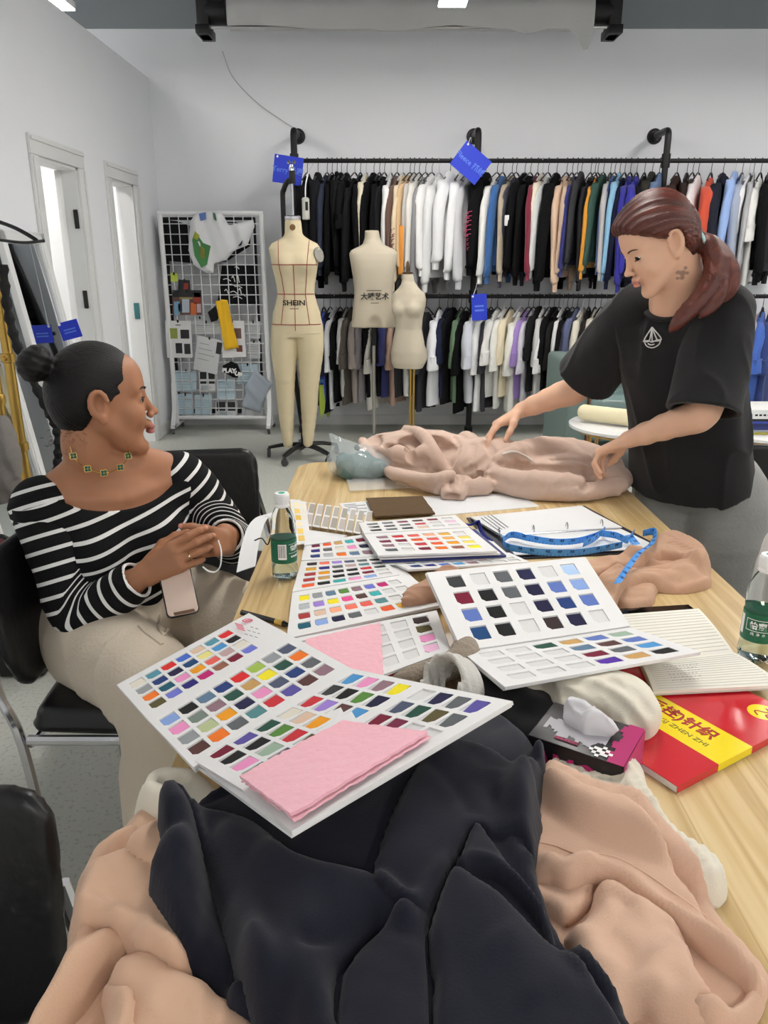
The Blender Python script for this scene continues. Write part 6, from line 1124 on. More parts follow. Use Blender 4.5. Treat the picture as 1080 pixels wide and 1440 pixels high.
t_, sf, o = heap('body_panel', '', '', [(633, 1208), (652, 1214), (684, 1230), (722, 1250), (766, 1284), (804, 1306), (836, 1340), (880, 1392), (940, 1470), (960, 1560), (560, 1560), (600, 1440), (610, 1350), (602, 1292), (614, 1252)], .022, .012, [([(660, 1240), (700, 1280), (740, 1310), (860, 1400)], .005, .02, .02), ([(690, 1300), (720, 1330), (760, 1390)], .006, .02, .02)], m_navy, .0045, zo=TZ+.10, parent=t, wr=WR(15, .03, .25, (.002, .006)))
t_, sf2, o = heap('left_panel', '', '', [(470, 1376), (480, 1330), (505, 1300), (545, 1272), (580, 1250), (630, 1200), (634, 1212), (612, 1250), (600, 1292), (606, 1350), (598, 1440), (540, 1500), (480, 1470)], .016, .012, [([(560, 1290), (540, 1360), (550, 1440)], .008, .03, .03)], m_navy, .005, zo=TZ+.10, parent=t, wr=WR(16, .03, .25, (.002, .006)))
t_, sf3, o = heap('pocket_flap', '', '', [(638, 1200), (648, 1180), (668, 1136), (696, 1160), (722, 1186), (750, 1210), (770, 1228), (782, 1252), (793, 1296), (782, 1290), (764, 1252), (746, 1228), (714, 1208), (678, 1198), (648, 1206)], .018, .008, [([(650, 1196), (690, 1190), (726, 1204), (764, 1234), (784, 1280)], .006, .004, .008)], m_navy, .004, zo=TZ+.11, parent=t)
t_, sf4, o = heap('shoulder_panel', '', '', [(640, 1018), (700, 1032), (745, 1056), (768, 1082), (764, 1104), (756, 1146), (728, 1136), (690, 1138), (668, 1134), (640, 1180), (600, 1240), (560, 1240), (520, 1200), (560, 1100), (600, 1040)], .014, .014, [([(690, 1090), (720, 1120), (760, 1120)], -.005, .008, .012), ([(700, 1060), (715, 1085), (745, 1110)], .006, .014, .014)], m_navy, .005, zo=TZ+.12, parent=t, wr=WR(17, .05, .15, (.002, .008)))
heap('black_garment', 'black garment bunched under the middle colour card behind the tissue box', 'garment', [(640, 990), (660, 940), (720, 930), (790, 960), (800, 1000), (772, 1060), (720, 1040)], .028, .03, [([(680, 960), (720, 980), (760, 1010)], .012, .02, .02)], fleece('black fleece', (12, 12, 15)), .006, over=False)
# beige garment under the tape measure
t, sf, o = heap('beige_garment', 'light brown ribbed garment crumpled under the end of the blue tape measure', 'garment', [(800, 800), (826, 790), (862, 785), (905, 772), (930, 752), (958, 752), (988, 770), (1000, 790), (994, 812), (960, 824), (926, 828), (918, 846), (884, 856), (850, 836), (816, 818)], .020, .018,
    [([(850, 806), (900, 800), (950, 806), (992, 798)], .014, .010, .014), ([(856, 822), (905, 816), (950, 818)], -.014, .006, .010), ([(830, 800), (860, 810), (880, 840)], .010, .012, .012)], fleece('light brown fleece', (190, 152, 126)), .0035, noise=(.002, 40, 4), over=False, crease=(.006, 40, 12), wr=dict(stretch=.10, it=100, beta=.1, seed=4, lim=(.003, .010), dirn=80))
m_lbf = M('light brown fleece', 0)
rib = lambda x, y, d: .0016*np.sin((x*.35+y)*520)
heap('ruffled_band', '', '', [(872, 786), (905, 770), (932, 752), (960, 752), (988, 768), (1001, 788), (985, 800), (960, 786), (930, 782), (900, 790)], .022, .012, [([(900, 782), (940, 768), (985, 784)], .008, .006, .008)], m_lbf, .003, zo=TZ+.035, parent=t, fx=rib, crease=(.005, 60, 80))
heap('fold', '', '', [(836, 812), (860, 800), (905, 796), (950, 792), (996, 790), (1000, 806), (960, 814), (910, 812), (880, 822), (862, 840), (842, 832)], .020, .010, [([(860, 812), (920, 804), (980, 800)], .006, .006, .008)], m_lbf, .003, zo=TZ+.035, parent=t, crease=(.005, 50, 5))
heap('fold', '', '', [(800, 800), (826, 790), (862, 784), (900, 784), (905, 792), (870, 798), (840, 806), (822, 816)], .018, .010, [], m_lbf, .003, zo=TZ+.035, parent=t, crease=(.005, 50, 20))
# cream garment between the cards, over the tissue box
def p3(a, b, z): return atz(a, b, z)
cb = Sdf().ell(p3(845, 978, .785), (.078, .050, .038), .03).ell(p3(893, 1004, .785), (.036, .042, .038), .03).ell(p3(770, 958, .772), (.075, .05, .032), .03)
sd = Sdf(); sd.ops = list(cb.ops)
for pts, r in (([(760, 968), (800, 978), (835, 1000), (862, 1034)], .007), ([(800, 950), (845, 972), (884, 1006), (900, 1034)], .006), ([(842, 946), (885, 966), (915, 1000)], .005), ([(820, 965), (850, 990), (872, 1020)], .004)):
    sd.chain([onto(cb, a, b, 1.2) for a, b in spline(np.array(pts, float), 4)], r, .010, 1)
sd.disp(lambda P: .0025*wob(P, 38, 11)-.003*np.exp(-np.abs(wob(P*np.array((1.6, .6, 1)), 42, 78))/.12)+.001); sd._p(2, lambda P: TZ+.003-P[:, 2], V3(0, 0, 0), 99, .004)
# keep it below the middle card
ca, cb, cc = atz(650, 917, .788), atz(886, 882, .783), atz(985, 917, .816); cn = np.cross(cb-ca, cc-ca); cn /= np.linalg.norm(cn); cn = cn if cn[2] > 0 else -cn; ce = atz(710, 969, .816); en = cc-ce; en /= np.linalg.norm(en); eo = np.cross(en, V3(0, 0, 1)); eo = eo if eo[1] < 0 else -eo
sd._p(2, lambda P: np.minimum((P-ca)@cn+.004, .02-(P-ce)@eo), V3(0, 0, 0), 99, .01)
tag(sculpt('cream_sweatshirt', sd, (.12, .82, .748), (.48, 1.22, .91), .004, m_creamc), 'cream sweatshirt bunched under the middle colour card and over the tissue box', 'sweatshirt')
# white ribbed cuff and grey knit
c = p3(636, 962, .79); sd = Sdf().fn(lambda P: (lambda q: np.hypot(np.hypot(q[:, 0]/1.0, q[:, 1]/.8)*1-.046, q[:, 2]*.36)-.009)((P-c)@np.array(frame((-.75, -.35, .55)))[:, [1, 2, 0]]), c, .1, .01); sd.disp(lambda P: .0012*np.sin(P[:, 0]*420+P[:, 1]*150))
sd._p(2, lambda P: TZ+.002-P[:, 2], c, 9, .004)
tag(sculpt('ribbed_cuff', sd, c-.09, c+.09, .0035, M('off white rib knit', (206, 204, 198), .9, bump=.4, bscale=150)), 'off white ribbed cuff loop between the two open colour card books', 'garment cuff').name = 'ribbed_band'
c = p3(640, 925, .785); sd = Sdf().chain([p3(560, 955, .775), p3(620, 940, .78), p3(652, 925, .785), p3(655, 905, .785)], [.010, .016, .018, .014], .02, sp=3).disp(lambda P: .004*wob(P, 70, 15)); sd._p(2, lambda P: TZ+.002-P[:, 2], c, 9, .004)
tag(sculpt('grey_knit', sd, c-.2, c+.16, .004, M('grey brown knit', (150, 138, 124), .95, var=.15, vscale=90, bump=.6, bscale=130)), 'grey brown knit garment end tucked behind the ribbed cuff', 'garment')
c = p3(600, 833, .79); sd = Sdf().cone(p3(572, 846, .778), p3(640, 826, .785), .012, .034, .01).cone(p3(575, 838, .782), p3(630, 812, .79), .010, .026, .012).disp(lambda P: .003*wob(P, 60, 21)-.004*np.exp(-np.abs(wob(P*np.array((.5, 1, 1)), 75, 22))/.15)); sd._p(2, lambda P: TZ+.003-P[:, 2], c, 9, .004); sd.ell(p3(566, 843, .781), (.012, .010, .007), .004, op=1)
tag(sculpt('beige_sleeve', sd, c-.1, c+.1, .003, fleece('tan fleece', (176, 136, 112))), 'tan sleeve end poking out between the left and middle colour card books', 'sleeve')
# far hoodie being checked by the standing woman
q = zm(2.571, 480, 580)
hb = Sdf().ell(p3(592, 642, .795), (.205, .125, .088), .03).ell(p3(690, 652, .795), (.14, .13, .085), .03).ell(p3(800, 662, .785), (.16, .085, .050), .012).chain([p3(712, 648, .80), p3(760, 640, .805), p3(815, 646, .80), p3(858, 660, .795)], [.048, .060, .060, .046], .004, sp=3).chain([p3(690, 674, .785), p3(750, 686, .782), p3(820, 690, .78), p3(872, 682, .78)], [.030, .038, .036, .026], .003, sp=3).chain([p3(655, 618, .845), p3(690, 646, .825), p3(722, 672, .79)], [.030, .038, .032], .004, sp=3).chain([p3(560, 668, .785), p3(620, 682, .78), p3(680, 682, .78)], [.022, .030, .028], .004, sp=3).ell(p3(862, 672, .78), (.060, .07, .042), .006).ell(p3(545, 636, .80), (.09, .09, .058), .03)
hb._p(2, lambda P: TZ+.0015-P[:, 2], V3(0, 0, 0), 99, .006)
hd = Sdf(); hd.ops = hb.ops[:-1]
def lay(pts, r, k, op=0, sink=.35, n=4):
    P = []
    for a, b in spline(np.array(q(*pts), float), 3):
        p = onto(hb, a, b, 2.4); vd = p-V3(0, 0, EYE); vd /= np.linalg.norm(vd); nn = np.array([hb((p+d*.004)[None])[0]-hb((p-d*.004)[None])[0] for d in np.eye(3)]); nn /= np.linalg.norm(nn)+1e-9
        if abs(hb(p[None])[0]) < .02: P.append(p-nn*(np.max(r)*sink if op == 0 else 0))
    P = np.array(P); m = len(P); rr_ = np.interp(np.linspace(0, 1, m), np.linspace(0, 1, len(np.atleast_1d(r))), np.atleast_1d(r)); hd.chain(P, rr_, k, op); return P
for a, b, rd in ((595, 624, (.085, .05, .024)), (560, 636, (.04, .05, .018)), (625, 634, (.04, .05, .018)), (530, 621, (.026, .05, .013))): hd.ell(onto(hb, a, b, 2.4)+V3(0, .02, 0), rd, .008, op=1)
lay([(128, 66), (180, 58), (262, 66), (304, 92), (328, 132), (356, 182), (398, 214)], [.014, .019, .022, .022, .022, .019, .014], .004, sink=.0)
lay([(76, 96), (86, 130), (116, 172), (170, 212), (250, 236), (340, 240), (400, 228)], [.016, .018, .018, .018, .016, .014], .004, sink=-.1)
lay([(140, 134), (190, 140), (236, 152), (256, 190)], [.014, .022, .022, .012], .004, sink=.2); lay([(262, 150), (300, 134), (330, 160), (344, 196)], [.012, .020, .020, .012], .004, sink=.2)
for pts, r in (([(240, 142), (262, 178), (304, 178)], .007), ([(150, 176), (210, 196), (300, 206)], .005), ([(166, 122), (190, 130)], .007), ([(404, 70), (420, 120), (396, 190)], .004), ([(520, 106), (560, 155), (602, 196), (700, 212)], .008), ([(556, 168), (600, 132), (660, 104)], .006), ([(600, 192), (720, 202), (820, 208), (930, 214)], .009), ([(880, 216), (904, 244), (880, 272)], .006), ([(930, 214), (948, 184), (930, 150)], .006), ([(440, 214), (500, 190), (540, 150)], .005), ([(640, 120), (626, 158), (642, 190)], .003), ([(660, 236), (760, 246), (860, 250)], .005), ([(470, 110), (466, 150), (432, 200)], .0025), ([(480, 112), (476, 152), (442, 202)], .0025), ([(700, 130), (780, 124), (850, 140)], .004), ([(430, 235), (500, 225), (560, 236)], .006), ([(760, 170), (840, 168), (900, 180)], .004)):
    lay(pts, r*1.9+.002, .005, 1)
lay([(560, 160), (620, 140), (700, 122), (790, 130), (880, 160)], [.016, .026, .030, .030, .022], .008, sink=.35); lay([(540, 196), (620, 228), (740, 236), (860, 240)], [.014, .024, .026, .020], .008, sink=.35)
Rc = rotm('Z', -14)@rotm('X', 10); cc_ = p3(640, 687, .774); hd.box(cc_, (.036, .052, .020), .014, .006, Rc).ell(cc_+Rc@V3(.008, .03, .012), (.034, .03, .018), .006, Rc); hd.ell(cc_+Rc@V3(0, -.056, .0), (.024, .028, .009), .003, Rc, 1)
for x0, x1 in ((-.016, -.006), (.012, .020)): hd.chain([cc_+Rc@V3(x0, .05, .030), cc_+Rc@V3((x0+x1)/2, .0, .024), cc_+Rc@V3(x1, -.048, .020)], .005, .008, 1, 3)
hd.box(p3(830, 688, .768), (.085, .035, .016), .008, .006).cone(p3(850, 640, .85), p3(862, 632, .858), .014, .010, .008)
hd.disp(lambda P: .0025*wob(P*np.array((.6, 1, 1)), 30, 31)-.0045*np.exp(-np.abs(wob(P*np.array((.5, 1, 1.2)), 30, 33))/.12)+.0015+.0008*wob(P, 90, 34)); hd._p(2, lambda P: TZ+.0015-P[:, 2], V3(0, 0, 0), 99, .004)
t = thing('beige_hoodie', 'dusty beige hoodie laid across the far end of the table under the standing woman\'s hands', 'hoodie', p3(700, 650, TZ)); sculpt('body', hd, (-.20, 1.95, .745), (.90, 2.72, .95), .005, m_hood, t)
MB().tube(spline([onto(hd, a, b, 2.4)+V3(0, 0, .003) for a, b in ((706, 640), (722, 636), (738, 642), (752, 652))], 6), .003, 6).build('drawcord', M('white cord', (226, 222, 216), .8), t)
# ---------------------------------------------------------------- people
def skin(n, c, lip):
    m = M(n, c, .48, attr='tint', var=.03, vscale=30, bump=.04, bscale=500, spec=.4); b = m.node_tree.nodes['Principled BSDF']
    b.inputs['Subsurface Weight'].default_value = .12; b.inputs['Subsurface Radius'].default_value = (.012, .005, .003); b.inputs['Subsurface Scale'].default_value = .6
    return m
def add_head(sd, c, R, s, eye=.0045, nose=1., lips=1., cheek=1., er=1.):
    """head grown into the body field; local axes: x forward, y to its left, z up"""
    w = lambda x, y, z: c+R@(np.array((x, y, z))*s); k = s
    E = lambda p, r, kk, op=0: sd.ell(w(*p), np.array(r)*k, kk*k, R, op)
    E((-.006, 0, .038), (.090, .073, .088), .02); E((-.030, 0, .015), (.066, .070, .073), .03)
    E((.034, 0, -.028), (.056, .055, .078), .032); E((.060, 0, .050), (.030, .052, .040), .03)
    for y in (-1, 1):
        sd.cone(w(.002, y*.054, -.042), w(.064, y*.014, -.100), .014*k, .011*k, .028*k); E((.062, y*.036, -.028), (.020, .020*cheek, .020), .025)
        sd.cone(w(.080, y*.014, .028), w(.068, y*.046, .026), .007*k, .006*k, .018*k)
    sd.ball(w(.075, 0, -.102), .0125*k, .022*k)
    sd.cone(w(.086, 0, .020), w(.105, 0, -.024), .0062*k, .0086*k*nose, .012*k); sd.ball(w(.1085+.003*nose, 0, -.0285), .0080*k, .009*k)
    for y in (-1, 1):
        sd.ball(w(.1005, y*.0115, -.0345), .0068*k*nose, .007*k); sd.ball(w(.0985, y*.0065, -.0425), .0032*k, .004*k, 1)
        E((.104, y*.034, .003), (.020, .015, .0095), .014, 1); sd.ball(w(.0755, y*.032, .0035), .0128*k, .006*k)
        if eye: sd.box(w(.0900, y*.0325, .0030), np.array((.0065, .0115, eye*.5))*k, .0008*k, .0015*k, R@rotm('Z', y*18), 1)
    E((.094, 0, -.0535), (.009, .018, .008), .012); E((.0985, 0, -.0605), (.0085*lips, .0200, .0052*lips), .004); E((.0965, 0, -.0700), (.0090*lips, .0180, .0062*lips), .004)
    sd.cone(w(.1085, -.020, -.0652), w(.1085, .020, -.0652), .0014*k, .0014*k, .003*k, 1); E((.094, 0, -.0835), (.008, .014, .005), .010, 1)
    for y in (-1, 1):                                               # ears
        Re = R@rotm('Z', y*-24)@rotm('Y', -10); ec = np.array((-.008, .078, 0)); e = lambda p, r, kk, op=0: sd.ell(w(*((ec+(np.array(p)-ec)*er)*np.array((1, y, 1)))), np.array(r)*k*er, kk*k, Re, op)
        e((-.010, .078, .000), (.018, .0075, .029), .006); e((-.004, .078, -.024), (.009, .006, .011), .006); e((-.006, .0840, .004), (.0110, .0085, .018), .002, 1); e((.002, .083, -.010), (.006, .005, .008), .003, 1)
        sd.chain([w(*((ec+(np.array((-.008+.0160*math.cos(a), .0835+.002*math.sin(a), .004+.0240*math.sin(a)))-ec)*er)*np.array((1, y, 1)))) for a in np.linspace(.2, 4.3, 9)], .0048*k*er, .0015*k)
    return w
def add_hand(sd, W, f, n, side, sc, curl, spread=(.10, .02, -.05, -.13), thumb=((.55, .75, .25), (.75, .35, .45), (.8, .1, .55)), k=.0035):
    """W wrist, f towards the knuckles, n the way the palm faces, side the thumb's side (+1/-1 of f x n)"""
    f = np.array(f, float); f /= np.linalg.norm(f); n = np.array(n, float); n -= f*(n@f); n /= np.linalg.norm(n); s = np.cross(f, n)*side; out = {}
    for lat in (.020, .007, -.007, -.020): sd.cone(W+s*lat*.75*sc, W+f*.080*sc+s*lat*1.15*sc, .0145*sc, .0120*sc, .010*sc)
    sd.ell(W+f*.035*sc+s*.018*sc+n*.008*sc, np.array((.030, .016, .014))*sc, .012*sc, np.stack([f, s, n], 1))
    for i, (nm, lat, fo, ln) in enumerate((('index', .0265, .084, (.041, .025, .021)), ('middle', .0085, .088, (.045, .028, .022)), ('ring', -.0095, .084, (.041, .026, .021)), ('pinky', -.0265, .075, (.033, .020, .018)))):
        p = W+f*fo*sc+s*lat*sc; d = f+s*spread[i]; d /= np.linalg.norm(d); a = 0; pts = [p-d*.012*sc, p]
        for L_, c_ in zip(ln, curl[i]): a += math.radians(c_); p = p+(d*math.cos(a)+n*math.sin(a))*L_*sc; pts.append(p)
        rr = np.array((.0092, .0096, .0086, .0079, .0064))*sc*(1 if i < 3 else .88); sd.chain(pts, rr, k); dd = d*math.cos(a)+n*math.sin(a); out[nm] = (pts, dd, n*math.cos(a)-d*math.sin(a))
    p = W+f*.022*sc+s*.020*sc+n*.004*sc; pts = [p]
    for (a, b, c_), L_ in zip(thumb, (.042, .032, .026)): d = f*a+s*b+n*c_; d /= np.linalg.norm(d); p = p+d*L_*sc; pts.append(p)
    sd.chain(pts, np.array((.0150, .0112, .0096, .0076))*sc, .008*sc); out['thumb'] = (pts, d, np.cross(d, s))
    return out
def tinter(base, marks):
    b = np.array(lin(base))
    def col(v):
        c = np.tile(b, (len(v), 1))
        for p, r, cc, soft, Rm in marks:
            q = (v-np.array(p)) if Rm is None else (v-np.array(p))@Rm; d = np.linalg.norm(q/np.array(r), axis=1); w = np.clip((1+soft-d)/soft, 0, 1)[:, None]; c = c*(1-w)+np.array(lin(cc))*w
        return {'tint': c}
    return col
def nails(h, cc, sc=1.): return [(h[k][0][-1]-h[k][2]*.005*sc+h[k][1]*.001, (.0046*sc,)*3, cc, .5, None) for k in h]
def hair_mat(n, c1, rough=.38, amp=.55, spec=.5):
    """tint attribute streaked along the strands (strand attribute: angle about the tie, distance along)"""
    m = M(n, c1, rough, attr='tint', spec=spec); nt = m.node_tree; L = nt.links.new; b = nt.nodes['Principled BSDF']; src = b.inputs['Base Color'].links[0].from_socket
    a = nt.nodes.new('ShaderNodeAttribute'); a.attribute_name = 'strand'; nz = nt.nodes.new('ShaderNodeTexNoise'); nz.inputs['Scale'].default_value = 1; nz.inputs['Detail'].default_value = 5; nz.inputs['Roughness'].default_value = .7; L(a.outputs['Vector'], nz.inputs['Vector'])
    r = nt.nodes.new('ShaderNodeMapRange'); r.inputs['From Min'].default_value = .3; r.inputs['From Max'].default_value = .7; r.inputs['To Min'].default_value = 1-amp; r.inputs['To Max'].default_value = 1+amp; L(nz.outputs[0], r.inputs[0])
    mx = nt.nodes.new('ShaderNodeMix'); mx.data_type = 'RGBA'; mx.blend_type = 'MULTIPLY'; mx.inputs[0].default_value = 1; L(src, mx.inputs[6]); L(r.outputs[0], mx.inputs[7]); L(mx.outputs[2], b.inputs['Base Color'])
    bp = nt.nodes.new('ShaderNodeBump'); bp.inputs['Strength'].default_value = .55; bp.inputs['Distance'].default_value = .004; L(nz.outputs[0], bp.inputs['Height']); L(bp.outputs[0], b.inputs['Normal']); return m
def face_parts(t, w, s, R, lid, brow, iris=(40, 26, 20), lash=(20, 16, 15), bth=.0022):
    k = s
    for y in (-1, 1):
        c = w(.0765, y*.032, .0032); b = MB(); a = np.linspace(0, 2*np.pi, 21)[:-1]; d = R@(rotm('Z', y*8)@np.array((1, 0, lid)))
        Rq = frame(d/np.linalg.norm(d)); rings = []
        for th in np.linspace(.02, math.pi-.02, 14): rings.append(c+.0119*k*(np.cos(th)*Rq[:, 0]+math.sin(th)*(np.cos(a)[:, None]*Rq[:, 1]+np.sin(a)[:, None]*Rq[:, 2])))
        b.loft(rings); nf = len(b.f); mi = [1 if (i//20) < 4 else 0 for i in range(nf)]; b.m = mi; o = b.build('eye', [M('eye white', (212, 204, 200), .25), M('iris %d%d%d' % iris, iris, .15)], t)
        P = spline([w(.0800, y*.0195, .0010), w(.0890, y*.026, .0055+lid*.016), w(.0895, y*.034, .0060+lid*.016), w(.0840, y*.0425, .0035+lid*.010), w(.0795, y*.0465, .0020)], 5)
        MB().tube(P, [.0004*k]+[.0011*k]*(len(P)-2)+[.0003*k], 6).build('eyelash', M('dark lash', lash, .6), t)
        P = spline([w(.0945, y*.013, .0225), w(.0940, y*.024, .0270), w(.0885, y*.037, .0285), w(.0775, y*.050, .0240)], 5); n = len(P)
        MB().tube(P, np.interp(np.arange(n), [0, 4, n-4, n-1], [.0014, bth, bth*.8, .0004])*k, 6, flat=.6).build('eyebrow', M('eyebrow %d' % brow[0], brow, .8), t)
def tee_folds(R, o, amp, seed, along=2): 
    A = R[:, [0, 1, 2]]
    def f(P):
        q = (P-o)@A; q = q*np.array([1, 1, .28] if along == 2 else [.4, 1, 1]); n1 = wob(q, 26, seed); n2 = wob(q, 55, seed+1)
        return amp*(.7*n1-1.1*np.exp(-np.abs(n1)/.15)+.45)+amp*.35*n2
    return f
# ---- standing woman in the black t-shirt
m_sk1 = skin('light skin', (224, 180, 152), None); SK1 = (222, 178, 150)
st = thing('person', 'woman with a red-brown ponytail in a black t-shirt leaning over the beige hoodie', 'person', (.95, 2.2, 0))
hs = .87; hf = V3(-.98, -.17, 0); hf /= np.linalg.norm(hf); pit = math.radians(26); f3 = hf*math.cos(pit)-V3(0, 0, math.sin(pit)); Rh = frame(f3)@rotm('X', 4)
ear = aty(950, 341, 1.905); hc = ear-Rh@(np.array((-.008, .080, .0))*hs)
B, N = V3(.905, 2.19, .78), V3(.742, 2.035, 1.325); u = (N-B)/np.linalg.norm(N-B); LT = np.linalg.norm(N-B); l = V3(.74, -.67, .0); l = l-u*(l@u); l /= np.linalg.norm(l); bk = np.cross(u, l); Rt = np.stack([l, bk, u], 1)
tp = lambda x, y, z: B+Rt@np.array((x, y, z))
Ls, Rs = tp(.112, .0, LT-.068), tp(-.125, .0, LT-.066); Le, Re_ = aty(990, 578, 1.90), aty(812, 546, 2.30); Lw, Rw = aty(884, 618, 2.06), aty(733, 577, 2.40)
sd = Sdf(); w = add_head(sd, hc, Rh, hs, eye=.0034, nose=.86, lips=.8, er=1.22)
sd.chain([hc+Rh@(np.array((-.030, 0, -.045))*hs), (hc+Rh@(np.array((-.040, 0, -.105))*hs))*.55+N*.45, N+V3(0, 0, -.02), tp(0, .01, LT-.14)], [.050, .046, .050, .062], .03, sp=3)
sd.loft([.06, .15, .3, .40, .46, .52], [0]*6, [.01]*6, [.13, .125, .13, .125, .10, .06], [.085, .08, .075, .066, .055, .045], Rt, B+V3(0, 0, -.02), .03)
sd.chain([tp(.05, .01, LT-.08), Ls, (Ls+Le)/2+V3(.01, 0, 0), Le, (Le*.7+Lw*.3)+V3(0, 0, -.004), Lw], [.05, .050, .043, .038, .036, .024], .012, sp=3); sd.chain([tp(-.05, .01, LT-.08), Rs, (Rs+Re_)/2, Re_, Re_*.7+Rw*.3, Rw], [.05, .050, .043, .038, .036, .0245], .012, sp=3)
Lk = aty(848, 634, 2.115); hL = add_hand(sd, Lw+(Lk-Lw)*.12, Lk-Lw, (-.35, .35, -.85), -1, .96, ((32, 38, 20), (36, 42, 22), (40, 44, 24), (44, 44, 24)), thumb=((.75, .5, .35), (.9, .1, .4), (.95, -.1, .3)))
Rk = aty(700, 596, 2.38); hR = add_hand(sd, Rw+(Rk-Rw)*.10, Rk-Rw, (-.15, -.25, -.95), 1, .98, ((18, 22, 12), (26, 26, 14), (32, 30, 16), (38, 30, 18)), spread=(.20, .05, -.08, -.2), thumb=((.6, .65, .35), (.8, .25, .5), (.85, .0, .5)))
lipc = (196, 126, 112); tat = aty(941, 401, 1.95)
marks = [(w(.103, 0, -.0605), np.array((.011, .022, .0056))*hs, lipc, .35, Rh), (w(.100, 0, -.0695), np.array((.012, .019, .0062))*hs, (204, 136, 122), .35, Rh), ]+[(hc+Rh@(np.array((-.012+a_, .055, -.088+b_))*hs), (r_, .02, r_*.7), (158, 126, 110), .5, None) for a_, b_, r_ in ((0, 0, .007), (.012, .008, .005), (-.010, .010, .004), (.004, -.012, .005), (.016, -.008, .004), (-.012, -.006, .004))]+nails(hL, (226, 180, 166))+nails(hR, (226, 180, 166))
sculpt('body', sd, V3(.18, 1.75, .70), V3(1.15, 2.55, 1.70), .0031, m_sk1, st, tinter(SK1, marks))
face_parts(st, w, hs, Rh, -.50, (92, 66, 54), bth=.0034)
a = np.linspace(0, 2*np.pi, 40)
for k, (r1, o1, th) in enumerate(((.010, (0, 0), 0), (.006, (.004, .003), .5))): pass
# t-shirt
sd = Sdf().loft([0, .06, .2, .34, .44, .49, .525, .55], [0]*8, [0, 0, 0, 0, 0, 0, .0, .004], [.182, .178, .170, .168, .162, .148, .115, .080], [.130, .124, .112, .108, .102, .092, .080, .070], Rt, B, .03, pw=2.3)
nk = N+V3(0, 0, -.012)-bk*.004
for S_ in (Ls, Rs): sd.ball(S_-V3(0, 0, .012), .070, .05)
sd.disp(tee_folds(Rt, B, .008, 61)); sd.cone(B-u*.2, B+u*.015, .11, .10, .008, 1); sd.ell(nk+u*.032, (.064, .060, .060), .006, Rt, 1); tsd = sd
m_tee = M('washed black cotton', (21, 21, 23), .85, var=.06, vscale=12, bump=.12, bscale=300, spec=.3, sheen=.10)
sculpt('t_shirt', sd, V3(.42, 1.72, .74), V3(1.22, 2.50, 1.44), .005, m_tee, st)
for S_, E_, fr, sg in ((Ls, Le, .98, 1), (Rs, Re_, .80, 2)):
    d_ = (E_-S_)/np.linalg.norm(E_-S_); en = S_+(E_-S_)*fr; s3 = Sdf().chain([S_-d_*.02, S_*.5+en*.5, en, en+d_*.03], [.074, .083, .088, .088], .012, sp=3); s3.disp(tee_folds(Rt, S_, .006, 64+sg))
    s3._p(2, (lambda e, d: lambda P: (P-e)@d-.006)(en, d_), en, 9, .004); s3.cone(en-d_*.02, en+d_*.10, .074, .084, .006, 1); sculpt('sleeve', s3, np.minimum(S_, en)-.14, np.maximum(S_, en)+.14, .0045, m_tee, st)
q = np.stack([nk-u*.022+(l*math.cos(x)*.070+(-bk)*math.sin(x)*.064)+u*(.012-.016*math.sin(x)) for x in np.linspace(0, 2*np.pi, 49)[:-1]])
MB().tube(np.concatenate([q, q[:1]]), .0085, 8, False, flat=.6).build('collar', m_tee, st)
# little white boat drawing on the chest
ic = [[(917, 460), (906, 478), (913, 479), (917, 460)], [(917, 460), (917, 480)], [(917, 460), (930, 477), (917, 480)], [(917, 461), (924, 478)], [(904, 480), (911, 479), (917, 481), (924, 478), (930, 478)], [(906, 481), (910, 487), (918, 489), (926, 485), (929, 479)], [(911, 483), (915, 485), (920, 484)]]
b = MB()
for ln in ic: b.tube(spline([onto(tsd, x, y, 1.98) for x, y in ln], 4), .0017, 6)
b.build('boat_print', M('white embroidery', (214, 214, 212), .8), st)
# hair and ponytail
T = aty(984, 338, 1.955); ax = Rh@np.array((-.95, .3, -.05)); ax /= np.linalg.norm(ax); a1 = np.cross(ax, (0, 0, 1)); a1 /= np.linalg.norm(a1); a2 = np.cross(ax, a1)
def strand(P): q = P-T; return np.arctan2(q@a2, q@a1)
HZ, HX = [-.085, -.045, -.015, .012, .035, .055, .08, .105, .125], [-.050, -.046, -.030, .006, .034, .062, .094, .108, .108]
sd = Sdf().ell(hc+Rh@(np.array((-.008, 0, .041))*hs), np.array((.111, .093, .111))*hs, .01, Rh).ell(hc+Rh@(np.array((-.034, 0, .010))*hs), np.array((.083, .088, .088))*hs, .03, Rh).ell(hc+Rh@(np.array((.050, 0, .075))*hs), np.array((.052, .062, .044))*hs, .03, Rh)
sd.fn(lambda P: (lambda q: q[:, 0]-np.interp(q[:, 2], HZ, HX)+.10*np.maximum(np.abs(q[:, 1])-.05, 0))(((P-hc)@Rh)/hs)*hs*.8, hc, 9, .012, 2)
for y in (-1, 1): sd.ell(w(-.008, y*.088, .0), np.array((.025, .030, .037))*hs, .008, Rh, 1)
for tail in ([T, T+V3(.022, -.015, -.015), T+V3(.030, -.035, -.06), T+V3(.005, -.055, -.12), T+V3(-.045, -.065, -.175), T+V3(-.070, -.068, -.205)], [T+V3(.010, 0, 0), T+V3(.050, -.010, -.03), T+V3(.075, -.02, -.075), T+V3(.075, -.03, -.11), T+V3(.06, -.035, -.14)], [T, T+V3(.035, -.015, -.03), T+V3(.045, -.04, -.09), T+V3(.028, -.055, -.14), T+V3(.0, -.06, -.175)]):
    sd.chain(tail, np.interp(np.linspace(0, 1, len(tail)), [0, .25, .7, 1], [.017, .022, .021, .005]), .009, sp=3)
tl = lambda P: (P-T)@ax > .002
